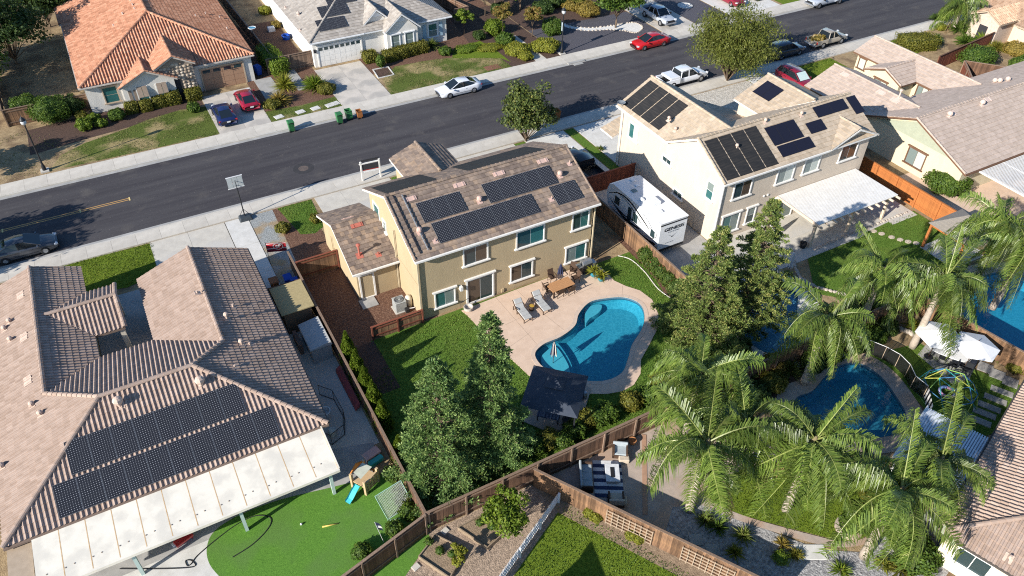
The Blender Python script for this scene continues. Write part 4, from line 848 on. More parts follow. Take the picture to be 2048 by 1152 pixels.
# ================================================================== H4: yellow single storey house at the right
H4 = thing('yellow_house', 'pale yellow single storey house with brown trim at the upper right', 'house', (70, 40, 0))
st_ye = stucco('stucco_yellow', (0.58, 0.51, 0.36))
gr_tiles = tinted('tile_sand', [(0.0, (0.39, 0.31, 0.255)), (0.5, (0.425, 0.34, 0.28)), (1.0, (0.46, 0.37, 0.31))], noise=0.10, nscale=3.0, spec=0.15)
wl = MB(); wl.box(62.0, 90, 31.5, 42.6, 0, 2.72); wl.extrude([(62.0, 31.5, 2.72), (62.0, 42.6, 2.72), (62.0, 37.0, 4.95)], (28, 0, 0)); wl.build('wall', st_ye, H4)
wl = MB(); wl.box(62.0, 68.3, 42.6, 49.4, 0, 2.72); wl.extrude([(62.0, 49.4, 2.72), (68.3, 49.4, 2.72), (65.15, 49.4, 4.05)], (0, -7, 0)); wl.build('wall', st_ye, H4)
wl = MB(); wl.box(72.7, 77.6, 42.6, 53.0, 0, 2.72); wl.extrude([(72.7, 53.0, 2.72), (77.6, 53.0, 2.72), (75.15, 53.0, 3.7)], (0, -10, 0)); wl.box(70.35, 72.7, 45.5, 49.3, 0, 2.72); wl.extrude([(70.35, 45.5, 2.72), (70.35, 49.3, 2.72), (70.35, 47.4, 3.5)], (3, 0, 0)); wl.build('wall', st_ye, H4)
gb = MB(); gb.extrude([(61.95, 32.9, 3.12), (61.95, 41.1, 3.12), (61.95, 37.0, 4.72)], (-0.04, 0, 0)); gb.build('gable_siding', pm('siding_sage', (0.34, 0.36, 0.27), (0.30, 0.32, 0.24), 3), H4)
R4 = Roof(H4, gr_tiles, brown_trim, 'flat', 0.4, 0.42, 0, 21); z0 = 2.78
R4.plane((61.45, 30.95, z0), (90, 30.95, z0), (90, 37, 5.2), (61.45, 37, 5.2)).plane((61.45, 43.0, z0), (90, 43.0, z0), (90, 37, 5.2), (61.45, 37, 5.2))
R4.plane((61.4, 49.8, z0), (65.1, 49.8, 4.3), (65.1, 39.25, 4.3), (61.4, 43.0, z0)).plane((68.8, 49.8, z0), (65.1, 49.8, 4.3), (65.1, 39.25, 4.3), (68.8, 43.0, z0))
R4.plane((72.3, 53.4, z0), (75.1, 53.4, 3.98), (75.1, 40.05, 3.98), (72.3, 43.0, z0)).plane((77.95, 53.4, z0), (75.1, 53.4, 3.98), (75.1, 40.05, 3.98), (77.95, 43.0, z0))
R4.plane((70.0, 45.05, z0), (70.0, 47.42, 3.72), (74.5, 47.42, 3.72), (72.3, 45.05, z0)).plane((70.0, 49.8, z0), (70.0, 47.42, 3.72), (74.5, 47.42, 3.72), (72.3, 49.8, z0))
for p, q in (((61.5, 37, 5.22), (90, 37, 5.22)), ((65.1, 39.3, 4.32), (65.1, 49.8, 4.32)), ((75.1, 40.1, 4.0), (75.1, 53.4, 4.0)), ((70.0, 47.42, 3.74), (74.4, 47.42, 3.74)), ((61.5, 31, z0+.04), (61.5, 37, 5.22)), ((70.04, 45.1, z0+.04), (70.04, 47.4, 3.74)), ((70.04, 49.7, z0+.04), (70.04, 47.4, 3.74))): R4.cap(p, q, 0.42, 0.09)
rf4 = R4.build([((61.45, 30.9, 2.7), (90, 30.9, 2.7))], brown_trim, cap_single=False)
pinkv2 = pm('vent_pale', (0.55, 0.43, 0.37), (0.5, 0.39, 0.33), 5)
n4 = Vector((0, -0.4, 1)); n4f = Vector((0, .4, 1)); n4l = Vector((-.41, 0, 1))
for px, py in ((1903, 228), (1975, 200)): flat_vent(rf4, on_plane(px, py, n4, n4.dot(Vector((0, 30.95, z0)))), n4, pinkv2, 0.9, .5)
for px, py in ((1898, 234), (1963, 211)): pipe_vent(rf4, on_plane(px, py, n4, n4.dot(Vector((0, 30.95, z0)))), n4, .35, .1, pinkv2, .4, bend=True)
for px, py in ((1690, 150), (1762, 186), (1790, 202)): flat_vent(rf4, on_plane(px, py, n4l, n4l.dot(Vector((61.4, 0, z0)))), n4l, pinkv2, 0.9, .5)
for px, py in ((1797, 197), (1796, 228), (1836, 222)): pipe_vent(rf4, on_plane(px, py, n4l, n4l.dot(Vector((61.4, 0, z0)))), n4l, .8 if py < 200 else .3, .07, pinkv2, .4, cap=py < 200)
for px, py in ((1988, 166), (1998, 166), (2014, 163)): pipe_vent(rf4, on_plane(px, py, n4f, n4f.dot(Vector((0, 43.0, z0)))), n4f, .3, .1, pinkv2, .3, bend=True)
window(H4, (62.0, 36.9, 0.75), (0, -1, 0), 1.75, 1.5, trim=brown_trim, glass=[glass_b, glass_w])
window(H4, (70.35, 48.4, 1.3), (0, -1, 0), 1.5, 0.9, trim=brown_trim, glass=[glass_b, glass_w]); window(H4, (72.7, 44.9, 1.2), (0, -1, 0), 1.2, 1.2, trim=brown_trim, glass=[glass_b, glass_w]); window(H4, (72.7, 52.6, 1.2), (0, -1, 0), 0.8, 1.1, panes=1, trim=brown_trim, glass=glass_w)
# white patio cover of the yellow house
wpm = pm('lattice_white', (0.76, 0.74, 0.70), (0.68, 0.66, 0.62), 2, 0.5)
pv4 = thing('lattice_cover', 'long white lattice patio cover behind the yellow house', 'patio cover', (73, 28, 0))
for i in range(44):
    y = 30.75-i*0.13; m = MB(); m.box(63.2, 84, y-0.035, y+0.035, 2.62, 2.66); m.build('slat', wpm, pv4)
for x in (63.4, 66.5, 69.6, 72.7, 75.8, 79): m = MB(); m.box(x-.05, x+.05, 24.9, 30.9, 2.48, 2.62); m.build('rafter', wpm, pv4)
for x in (63.6, 70.0, 76): m = MB(); m.box(x-.1, x+.1, 25.3, 25.5, 0, 2.48); m.build('post', wpm, pv4)
# ================================================================== H5: terracotta house, upper left
H5 = thing('terracotta_house', 'stucco house with a hipped terracotta tile roof across the street', 'house', (5.4, 88, 0))
st_gy = stucco('stucco_grey', (0.60, 0.575, 0.53)); stone = tinted('fieldstone', [(0, (0.20, 0.15, 0.11)), (0.5, (0.36, 0.29, 0.22)), (1, (0.50, 0.44, 0.36))], noise=.2)
te_tiles = tinted('tile_terracotta', [(0.0, (0.37, 0.175, 0.105)), (0.5, (0.46, 0.228, 0.140)), (1.0, (0.54, 0.295, 0.19))], noise=0.15, nscale=3.0, spec=0.15)
zt = 3.0; wl = MB(); wl.box(-2.85, 13.6, 82.55, 106, 0, 2.9); wl.build('wall', st_gy, H5)
k5 = (6.15-zt)/8.6; ex0, ex1, ey = -3.25, 13.95, 82.2; rx = 5.35; ry = ey+8.6
R5 = Roof(H5, te_tiles, pm('fascia_grey', (0.5, 0.45, 0.4), None, 3), 's', 0.30, 0.40, 300, 31, near=(2, 60, 30))
R5.plane((ex0, ey, zt), (ex1, ey, zt), (rx, ry, 6.15)).plane((ex0, ey, zt), (rx, ry, 6.15), (rx, 101.2, 6.15), (ex0, 101.2, zt)).plane((ex1, ey, zt), (rx, ry, 6.15), (rx, 112, 6.15), (ex1, 112, zt))
R5.plane((-1.4, 101.2, 3.6), (rx, 101.2, 6.15), (rx, 112, 6.15), (-1.4, 112, 3.6))
R5.plane((ex0-.3, 100.4, 2.9), (-.6, 100.4, 3.9), (-.6, 106, 3.9), (ex0-.3, 106, 2.9))
def gable5(back, apex, xl_, xr_, zz, yfront=None):
    n = Vector((0, -k5, 1)); q = on_plane(*back, n, n.dot(Vector((0, ey, zt)))); X = q.x; zr_ = q.z; fr_ = at(*apex, zr_); Y = fr_.y if yfront is None else yfront
    hw = (xr_-xl_)/2; 
    yb_ = lambda z: ey+(z-zt)/k5
    R5.plane((X-hw, Y, zz), (X, Y, zr_), (X, q.y, zr_), (X-hw, max(yb_(zz), Y+.05), zz)).plane((X+hw, Y, zz), (X, Y, zr_), (X, q.y, zr_), (X+hw, max(yb_(zz), Y+.05), zz))
    R5.cap((X, Y, zr_+.03), (X, q.y, zr_+.03)); R5.cap((X-hw, Y+.05, zz+.04), (X, Y+.05, zr_+.03)); R5.cap((X+hw, Y+.05, zz+.04), (X, Y+.05, zr_+.03))
    return X, Y, zr_, q.y
g1 = gable5((322, 72), (343, 113), 3.9, 8.0, 3.7); g2 = gable5((277, 116), (286, 143), -0.45, 5.2, 2.55)
for p, q in (((ex0, ey, zt), (rx, ry, 6.15)), ((ex1, ey, zt), (rx, ry, 6.15)), ((rx, ry, 6.15), (rx, 112, 6.15))): R5.cap((p[0], p[1], p[2]+.06), (q[0], q[1], q[2]+.06), .4, .13)
rf5 = R5.build([((ex0, ey-.05, zt-.05), (ex1, ey-.05, zt-.05)), ((ex0-.05, ey, zt-.05), (ex0-.05, 101, zt-.05))], MATS['fascia_grey'], cap_single=False)
def gwall(g, hw, zz, mat, drop=0.12, inset=.35):
    X, Y, zr_, yb_ = g; y = Y+inset; m = MB(); m.box(X-hw, X+hw, y, 82.9 if y < 82.5 else y+1, 0, zz); m.extrude([(X-hw, y, zz), (X+hw, y, zz), (X, y, zr_-.16)], (0, 1.2, 0)); return m.build('wall', mat, H5), y
w5b, yg2 = gwall(g2, 2.5, 2.45, st_gy)
w5a, yg1 = gwall(g1, 1.75, 3.55, pm('mortar', (0.30, 0.25, 0.20), (0.22, 0.18, 0.15), 6))
# fieldstone on the entry gable
sr = random.Random(4); cnt = 0
for i in range(9):
    for j in range(12):
        x = g1[0]-1.7+i*0.385+sr.uniform(-.06, .06); z = 0.15+j*0.33+sr.uniform(-.05, .05)
        if z > 3.5+(1.75-abs(x-g1[0]))*.40 or (x < g1[0]+0.5 and z < 2.3): continue
        m = MB(); r_ = sr.uniform(.14, .2); m.ct = sr.random()*.98; m.lathe([(r_, 0), (r_*.85, .05), (r_*.4, .085), (0, .09)], (0, 0, 0), 7); m.v = [(x+v[0]*sr.uniform(.9, 1.15), yg1-.0-v[2], z+v[1]*.85) for v in m.v]; m.f = [f[::-1] for f in m.f]; m.build('stone', stone, w5a)
def w5(px, py, y, w, h, **k):
    c = atY(px, py, y); return window(H5, (c.x, y, c.z), A, w, h, **k)
window(H5, (-1.3, 82.55, 0.85), A, 1.25, 1.6, trim=tan_trim, panes=2, split='h', glass=glass_t)
for dx in (-0.85, 1.05): 
    window(H5, (g2[0]+dx-.35, yg2, 0.75), A, 0.95, 1.45, panes=1, glass=glass_t, lintel=False)
    for q in range(2): m = MB(); m.box(g2[0]+dx-.35+q*.5, g2[0]+dx+.13+q*.5-.02, yg2-.42, yg2-.06, 1.75+.25, 1.80+.25); m.M = None; m.v = [(v[0], v[1], v[2]+(-0.7 if v[1] < yg2-.2 else .28)) for v in m.v]; m.build('shutter', pm('shutter_brown', (0.27, 0.21, 0.165), (0.22, 0.17, 0.13), 6), H5)
for dx in (-2.05, -1.55): m = MB(); m.box(g2[0]+dx, g2[0]+dx+.3, yg2-.06, yg2, .7, 2.1); m.build('shutter', MATS['shutter_brown'], H5)
def garage(h, x0, x1, y, zt_, mat, rows, cols, wins, name='garage_door', gap=.02):
    root = MB(); root.box(x0-.14, x0, y-.1, y, 0, zt_+.14); root.box(x1, x1+.14, y-.1, y, 0, zt_+.14); root.box(x0, x1, y-.1, y, zt_, zt_+.14); fr = root.build(name, white_trim if mat is white_trim else tan_trim, h)
    for r in range(rows):
        for c in range(cols):
            a, b = x0+(x1-x0)*c/cols, x0+(x1-x0)*(c+1)/cols; z0_, z1_ = zt_*r/rows, zt_*(r+1)/rows
            m = MB(); m.box(a+gap, b-gap, y-.05, y, z0_+gap, z1_-gap); m.build('door_panel', mat, fr)
            if r == rows-1 and wins: m = MB(); m.box(a+.15*(b-a), b-.15*(b-a), y-.06, y, z0_+.2*(z1_-z0_), z1_-.2*(z1_-z0_)); m.build('door_light', glass_d, fr)
    m = MB(); m.box(x0, x1, y-.03, y, 0, zt_); m.build('door_back', mat, fr); return fr
gbr = pm('garage_brown', (0.34, 0.205, 0.13), (0.30, 0.18, 0.115), 4, .6)
garage(H5, 8.3, 12.6, 82.53, 2.35, gbr, 4, 4, True)
m = MB(); m.box(g1[0]-1.1, g1[0]+.35, yg1-.02, yg1+.05, 0, 2.2); m.build('entry_shade_panel', pm('opening_shade', (0.03, 0.03, 0.035), None), H5)  # no opening is cut; a near-black panel paints the shade inside
for px, py, nn_ in ((392, 35, 0), (412, 30, 0), (440, 38, 0), (455, 60, 0)):
    n = Vector((k5, 0, 1)); pipe_vent(rf5, on_plane(px, py, n, n.dot(Vector((ex1, 0, zt)))), n, .35, .07, pinkv2, .3)
for px, py in ((228, 54), (246, 30), (270, 20), (266, 12), (262, 4)):
    n = Vector((-k5, 0, 1)); pipe_vent(rf5, on_plane(px, py, n, n.dot(Vector((ex0, 0, zt)))), n, .3, .08, pinkv2, .4)
# ================================================================== H6: grey house with the white garage door
H6 = thing('grey_house', 'pale grey house with twin front gables and a white garage door', 'house', (28.5, 88, 0))
st_lg = stucco('stucco_light', (0.66, 0.635, 0.59)); bt = pm('blue_white_trim', (0.70, 0.71, 0.72), (0.64, 0.65, 0.66), 3)
sl_tiles = tinted('tile_grey', [(0.0, (0.275, 0.245, 0.215)), (0.5, (0.33, 0.295, 0.258)), (1.0, (0.375, 0.34, 0.30))], noise=0.12, nscale=3, spec=.15)
wl = MB(); wl.box(20.35, 36.6, 82.55, 112, 0, 2.85); wl.build('wall', st_lg, H6)
R6 = Roof(H6, sl_tiles, bt, 'flat', 0.36, 0.42, 0, 41); k6 = .44; hx = 28.6; hz = zt+k6*8.6
R6.plane((20.0, 82.2, zt), (37.2, 82.2, zt), (hx, 90.8, hz)).plane((20.0, 82.2, zt), (hx, 90.8, hz), (hx, 115, hz), (20, 115, zt)).plane((37.2, 82.2, zt), (hx, 90.8, hz), (hx, 115, hz), (37.2, 115, zt))
def gable6(apex, left, right, zz, zr_):
    a_, l_, r_ = at(*apex, zr_), at(*left, zz), at(*right, zz); Y = (l_.y+r_.y)/2; X = (l_.x+r_.x)/2; hw = (r_.x-l_.x)/2
    yb_ = lambda z: 82.2+(z-zt)/k6
    R6.plane((X-hw, Y, zz), (X, Y, zr_), (X, yb_(zr_), zr_), (X-hw, max(Y+.1, yb_(zz)), zz)).plane((X+hw, Y, zz), (X, Y, zr_), (X, yb_(zr_), zr_), (X+hw, max(Y+.1, yb_(zz)), zz)); R6.cap((X, Y, zr_+.02), (X, yb_(zr_), zr_+.02), .4, .09)
    return X, Y, hw
gA = gable6((749, 26), (726, 49), (784, 41), 3.5, 5.0); gB = gable6((801, 26), (769, 66), (842, 53), 2.9, 4.7)
R6.cap((20, 82.2, zt+.04), (hx, 90.8, hz+.04), .42, .11)
rf6 = R6.build([((20, 82.15, 2.93), (26.3, 82.15, 2.93)), ((33.3, 82.15, 2.93), (37.2, 82.15, 2.93))], bt, cap_single=False)
for (X, Y, hw), zz, zr_ in ((gA, 3.4, 4.85), (gB, 2.8, 4.55)):
    m = MB(); m.box(X-hw+.3, X+hw-.3, Y+.3, 82.8 if Y < 82.4 else Y+1.5, 0, zz); m.extrude([(X-hw+.3, Y+.3, zz), (X+hw-.3, Y+.3, zz), (X, Y+.3, zr_)], (0, 1, 0)); m.build('wall', st_lg, H6)
    m = MB(); m.extrude([(X-.7, Y+.29, zr_-.75), (X+.7, Y+.29, zr_-.75), (X, Y+.29, zr_-.2)], (0, -.04, 0)); m.build('gable_panel', bt, H6)
garage(H6, 20.9, 25.9, 82.53, 2.3, white_trim, 4, 8, True)
XA, YA, hA = gA; m = MB(); pts = [(XA-.6, 0), (XA+.6, 0), (XA+.6, 2.0)]+[(XA+.6*math.cos(t), 2.0+.6*math.sin(t)) for t in np.linspace(0.2, math.pi-.2, 7)]+[(XA-.6, 2.0)]
m.extrude([(x, YA+.29, z) for x, z in pts], (0, -.03, 0)); m.build('entry_shade_panel', MATS['opening_shade'], H6)  # near-black arched panel on the wall paints the entry's inner shade
XB, YB, hB = gB
for dx in (-1.35, .35): window(H6, (XB+dx, YB+.3, .7), A, 0.95, 1.6, panes=2, split='h', trim=bt, glass=glass_b)
for dx in (-hB+.35, -.25, hB-.9): m = MB(); m.box(XB+dx, XB+dx+.5, YB+.12, YB+.3, 0, .9); m.build('stone_pier', pm('ledge_stone', (0.42, 0.33, 0.27), (0.24, 0.19, 0.165), 5, .9, .03, 9), H6)
for dx in (-hA+.3, hA-.7): m = MB(); m.box(XA+dx, XA+dx+.45, YA+.12, YA+.3, 0, .9); m.build('stone_pier', MATS['ledge_stone'], H6)
window(H6, (34.3, 82.55, .85), A, 1.05, 1.5, panes=2, split='h', trim=bt, glass=[glass_b, glass_t])
for x in (33.55, 35.65): m = MB(); m.box(x, x+.42, 82.46, 82.55, .8, 2.4); m.build('shutter', pm('shutter_blue', (0.30, 0.42, 0.50), (0.26, 0.37, 0.45), 6), H6)
n6 = Vector((0, -k6, 1)).normalized(); d6 = Vector((0, -1, -k6)).normalized()
def r6(px, py): return on_plane(px, py, n6, n6.dot(Vector((0, 82.2, zt))))
array('lowest three solar panels on the grey house', 'solar_array', None, n6, r6(629, 43), (1, 0, 0), d6, 3, 1, 1.12, 1.7)
array('middle three solar panels on the grey house', 'solar_array', None, n6, r6(633, 16), (1, 0, 0), d6, 3, 1, 1.12, 1.7)
array('topmost three solar panels on the grey house, cut by the picture edge', 'solar_array', None, n6, r6(646, -8), (1, 0, 0), d6, 3, 1, 1.12, 1.7)
n6l = Vector((-k6, 0, 1))
for px, py in ((571, 17), (597, 31), (600, 62)): pipe_vent(rf6, on_plane(px, py, n6l, n6l.dot(Vector((20, 0, zt)))), n6l, .3, .08, pinkv2, .35, bend=py == 31)
m = MB(); m.box(20.42, 20.62, 82.35, 82.55, 1.75, 2.1); m.build('wall_lamp', blackframe, H6)
# ================================================================== H8: stone porch house at the far right
H8 = thing('stone_porch_house', 'tan tiled house with a small stone gable porch at the top right', 'house', (97, 51, 0))
st8 = stucco('stucco_sand', (0.58, 0.48, 0.36)); ston8 = pm('pale_stone', (0.56, 0.45, 0.37), (0.42, 0.33, 0.27), 4, .9, .02, 10)
t8 = tinted('tile_tan', [(0.0, (0.34, 0.22, 0.145)), (.5, (0.40, 0.27, 0.185)), (1, (0.47, 0.33, 0.23))], noise=.12, nscale=3, spec=.15)
wl = MB(); wl.box(93.9, 98, 51.0, 54.5, 0, 2.7); wl.extrude([(93.9, 51.0, 2.7), (93.9, 54.5, 2.7), (93.9, 52.75, 3.55)], (4, 0, 0)); wl.build('wall', ston8, H8)
wl = MB(); wl.box(97, 120, 40, 56, 0, 2.8); wl.box(95.2, 97.2, 45.6, 49.6, 0, 2.8); wl.build('wall', st8, H8)
m = MB(); m.box(93.86, 93.9, 52.2, 53.3, .2, 1.9); m.build('arch_shade_panel', MATS['opening_shade'], H8)  # flat dark panel on the solid wall, shade of the arch as colour
R8 = Roof(H8, t8, tan_trim, 's', .32, .42, 0, 51)
R8.plane((93.4, 50.6, 2.75), (93.4, 52.75, 3.75), (99.0, 52.75, 3.75), (99.0, 50.6, 2.75)).plane((93.4, 54.9, 2.75), (93.4, 52.75, 3.75), (99, 52.75, 3.75), (99, 54.9, 2.75))
R8.plane((96.6, 39.6, 2.85), (96.6, 56.4, 2.85), (105, 50, 5.6), (105, 46, 5.6)).plane((96.6, 56.4, 2.85), (120, 56.4, 2.85), (120, 50, 5.6), (105, 50, 5.6)).plane((96.6, 39.6, 2.85), (120, 39.6, 2.85), (120, 46, 5.6), (105, 46, 5.6))
R8.plane((94.8, 49.9, 2.85), (97, 49.9, 3.2), (97, 45.2, 3.2), (94.8, 45.2, 2.85))
rf8 = R8.build()
# ================================================================== H7: house at the lower right, turned
H7 = thing('corner_house', 'cream house with low barrel tiles at the lower right corner', 'house', (38, 7, 0))
ang = math.radians(18.4); U7 = Vector((math.cos(ang), math.sin(ang), 0)); V7 = Vector((math.sin(ang), -math.cos(ang), 0)); O7 = Vector((30.35, 8.75, 2.85))
def h7(u, v, z=0.0): p = O7+U7*u+V7*v; return Vector((p.x, p.y, z))
st7 = stucco('stucco_ivory', (0.66, 0.58, 0.44)); wl = MB(); wl.extrude([h7(.45, .45), h7(19, .45), h7(19, 13), h7(.45, 13)], (0, 0, 2.75)); wl.build('wall', st7, H7)
R7 = Roof(H7, bar_tiles, pm('fascia_dark', (0.07, 0.06, 0.055), None), 'low', .27, .38, 0, 61); s7 = 6.5; k7 = .36
R7.plane(h7(0, 0, 2.85), h7(20, 0, 2.85), h7(20, s7, 2.85+k7*s7), h7(s7, s7, 2.85+k7*s7)).plane(h7(0, 0, 2.85), h7(s7, s7, 2.85+k7*s7), h7(0, 2*s7, 2.85)).plane(h7(0, 2*s7, 2.85), h7(s7, s7, 2.85+k7*s7), h7(20, s7, 2.85+k7*s7), h7(20, 2*s7, 2.85))
R7.cap(h7(0, 0, 2.9), h7(s7, s7, 2.9+k7*s7))
rf7 = R7.build([(h7(0, -.05, 2.78), h7(20, -.05, 2.78))], MATS['fascia_dark'], cap_single=False)
p = h7(.45, 1.2, 1.0); window(H7, p, V7*1, 1.6, 1.2, glass=glass_d, sill=True, lintel=False); p = h7(.45, 4.5, 1.0); window(H7, p, V7, 1.4, 1.2, glass=glass_d, lintel=False)
n7 = (U7*-k7+Vector((0, 0, 1))); q = on_plane(2018, 1118, n7, n7.dot(O7)); pipe_vent(rf7, q, n7, .3, .07, pinkv, .5)
# corrugated cover beside it
cc = thing('corrugated_cover', 'shaded blue-white corrugated patio cover next to the corner house', 'patio cover', h7(5.6, -2, 0))
cm_ = pm('corrugated', (0.60, 0.64, 0.68), (0.52, 0.56, 0.60), 2, .4, metal=.0)
for i in range(26):
    t = -3.6+i*.14; m = MB(); m.obox(h7(3.4, t, 2.50+(t+3.6)*.035), U7*5.0, V7*.085, (0, 0, .05)); m.build('corrugation', cm_, cc)
m = MB(); m.obox(h7(3.4, -3.6, 2.46), U7*5.0, V7*3.65, (0, 0, .045)); m.build('deck_sheet', cm_, cc)
for u in (3.6, 8.2): m = MB(); q = h7(u, -3.45); m.box(q.x-.07, q.x+.07, q.y-.07, q.y+.07, 0, 2.46); m.build('post', wpm, cc)
m = MB(); m.obox(h7(3.3, -3.72, 2.42), U7*5.2, V7*.12, (0, 0, .16)); m.build('front_beam', wpm, cc)
# house below the frame whose gable shades the lower lawn
H9 = thing('southern_house', 'house standing just below the picture whose gable shades the lawn', 'house', (3, 12, 0))
d9 = Vector((.88, .475, 0)); q9 = Vector((.475, -.88, 0)); e9 = Vector((7.1, 15.7, 0)); up9 = Vector((0, 0, 1))
m = MB(); m.extrude([e9, e9+up9*4.1, e9+q9*4+up9*2.5, e9+q9*4], d9*-9); m.build('wall', st_cr, H9)
m = MB(); m.extrude([e9-q9*.25+up9*4.1, e9-q9*.25+up9*4.25, e9+q9*4.3+up9*2.6, e9+q9*4.3+up9*2.45], d9*-9.3); m.build('roof', MATS['fascia_brown'], H9)
# ================================================================== fences
fb = pm('fence_brown', (0.155, 0.085, 0.05), (0.085, 0.048, 0.032), 5, .9, .004, 20, stretch=(3, 3, .4), obj_rand=.35)
fg = pm('fence_weathered', (0.24, 0.165, 0.115), (0.15, 0.10, 0.072), 5, .9, .004, 20, stretch=(3, 3, .4), obj_rand=.25)
fo = pm('fence_orange', (0.40, 0.145, 0.040), (0.31, 0.105, 0.03), 5, .75, .003, 20, stretch=(3, 3, .4), obj_rand=.12)
fy = pm('fence_honey', (0.24, 0.135, 0.070), (0.11, 0.064, 0.040), 5, .85, .004, 20, stretch=(3, 3, .4), obj_rand=.4)
fr_ = pm('fence_red', (0.20, 0.062, 0.035), (0.14, 0.045, 0.027), 5, .8, .004, 20, stretch=(3, 3, .4), obj_rand=.2)
def fence(p, q, h, label, mat, bw=0.145, rail=None, name='fence', posts=2.4, cap=True, gap=0.004, group='garden fences', side=1, th=.02):
    p, q = Vector((p[0], p[1], 0)), Vector((q[0], q[1], 0)); d = q-p; L = d.length; ang = math.atan2(d.y, d.x)
    root = thing(name, label, 'fence', p, ang, group); n = max(1, int(L/bw)); n = min(n, 290); bw = L/n
    b = MB(); b.box(gap/2, bw-gap/2, -th/2, th/2, 0.05, h-(.03 if cap else 0)); me = b.mesh('board'); me.materials.append(mat)
    for i in range(n):
        o = bpy.data.objects.new('board', me); COL.objects.link(o); o.parent = root; o.location = (i*bw, random.uniform(-.006, .006), random.uniform(-.015, .0))
    rm = rail or mat
    for z in (0.35, h-.30): m = MB(); m.box(0, L, side*(th/2+.004), side*(th/2+.044), z, z+.09); m.build('rail', rm, root, world=False)
    if cap: m = MB(); m.box(-.02, L+.02, -.075, .075, h-.03, h+.012); m.build('top_cap', rm, root, world=False)
    k = max(1, round(L/posts)); pm_ = MB(); pm_.box(-.05, .05, side*(th/2+.003), side*(th/2+.1), 0, h-.03); pme = pm_.mesh('post'); pme.materials.append(rm)
    for i in range(k+1):
        o = bpy.data.objects.new('post', pme); COL.objects.link(o); o.parent = root; o.location = (min(max(.05, L*i/k), L-.05), 0, 0)
    return root
fence((7.62, 22.9), (7.62, 48.9), 1.8, 'long brown board fence between the turf yard and the pool garden', fb, .15, fg, side=-1)
fence((1.5, 21.35), (7.55, 22.88), 1.85, 'dark fence at the lower end of the artificial turf', fb, .15, fg, side=-1)
fence((7.7, 22.95), (33.0, 22.95), 1.85, 'long rear fence behind the gazebo and the left redwoods', fb, .15, fg, side=-1)
fence((33.0, 23.0), (47.2, 23.0), 1.85, 'brown fence under the palms between two pools', fy, .15, fg, side=-1)
fence((14.25, 22.75), (21.6, 10.6), 1.75, 'sunlit slanting fence with trellis beside the lower lawn', fy, .15, fg, side=1)
fence((32.6, 28.0), (32.6, 44.4), 1.8, 'fence with climbing roses between the pool garden and the trailer', fy, .15, fg, side=-1)
fence((28.6, 46.8), (38.5, 46.8), 1.9, 'dark red gate fence in front of the travel trailer', fr_, .16, fr_, side=1)
fence((57.6, 27.6), (57.6, 38.6), 1.85, 'bright orange stained fence beside the yellow house', fo, .15, fo, side=1)
fence((46.3, 22.9), (48.6, 9.5), 1.85, 'honey brown fence behind the white umbrellas', fy, .15, fg, side=1)
fence((10.35, 38.62), (14.25, 38.62), 1.25, 'short wood fence hiding the pool pump', fy, .17, fr_, side=-1, posts=1.95)
fence((7.75, 47.35), (11.0, 47.35), 1.8, 'wooden side gate with a cross brace by the low wing', fy, .16, fr_, name='side_gate', side=-1)
fence((4.6, 45.4), (7.6, 45.4), 1.7, 'dark gate across the side path of the brown-roofed house', fb, .16, fb, name='side_gate', side=-1)
fence((-10.5, 83.6), (-2.9, 83.6), 1.8, 'sunny fence left of the terracotta house', fy, .15, fg, side=-1); fence((-10.5, 83.6), (-11.2, 96), 1.8, 'shaded fence behind the oleander by the terracotta house', fb, .15, fg, side=-1)
fence((15.2, 83.2), (20.3, 83.2), 1.8, 'brown fence beside the garage of the grey house', fg, .15, fg, side=-1); fence((16.1, 83.2), (15.4, 108), 1.8, 'fence between the terracotta and grey houses', fb, .15, fg, side=-1)
fence((39.6, 86.8), (41.6, 86.8), 1.8, 'short brown fence right of the grey house', fg, .15, fg); fence((41.6, 86.8), (38.6, 99), 1.8, 'fence running back beside the crape myrtles', fb, .15, fg)
fence((82.0, 49.5), (93.5, 51.0), 1.8, 'red brown fence near the stone porch', fr_, .16, fb); fence((79, 42.6), (83.5, 47.4), 1.8, 'dark fence panel behind the yellow house roof', fr_, .18, fg); fence((83.5, 47.4), (88, 42.0), 1.8, 'second dark fence panel left of the trimmed hedge', fb, .18, fg)
# white picket fence and trellis
pk_ = pm('picket_white', (0.74, 0.75, 0.77), (0.66, 0.67, 0.69), 3, .6)
pf = fence(tuple(at(1118, 985, .9))[:2], tuple(at(995, 1157, .9))[:2], .95, 'white picket fence beside the lower lawn', pk_, .135, pk_, name='picket_fence', posts=2.0, cap=False, gap=.06)
def trellis(a, b, label):
    p, q = Vector(a), Vector(b); d = (q-p); L = d.length; d.normalize(); root = thing('trellis', label, 'trellis', p, 0, 'trellises'); m = None
    for i in range(9): m = MB(); m.bar(p+d*(L*i/8), p+d*(L*i/8)+Vector((0, 0, 1.35)), .035); m.build('upright', tan_trim, root)
    for j in range(5): m = MB(); m.bar(p+Vector((0, 0, .15+j*.28)), p+d*L+Vector((0, 0, .15+j*.28)), .035); m.build('crossbar', tan_trim, root)
nn = Vector((-12.15, -7.35, 0)).normalized()*0.14
def onf(t): return Vector((14.25+7.35*t, 22.75-12.15*t, .1))+nn
trellis(onf(.33), onf(.52), 'wooden trellis on the slanting fence, upper one'); trellis(onf(.64), onf(.84), 'wooden trellis on the slanting fence, lower one')
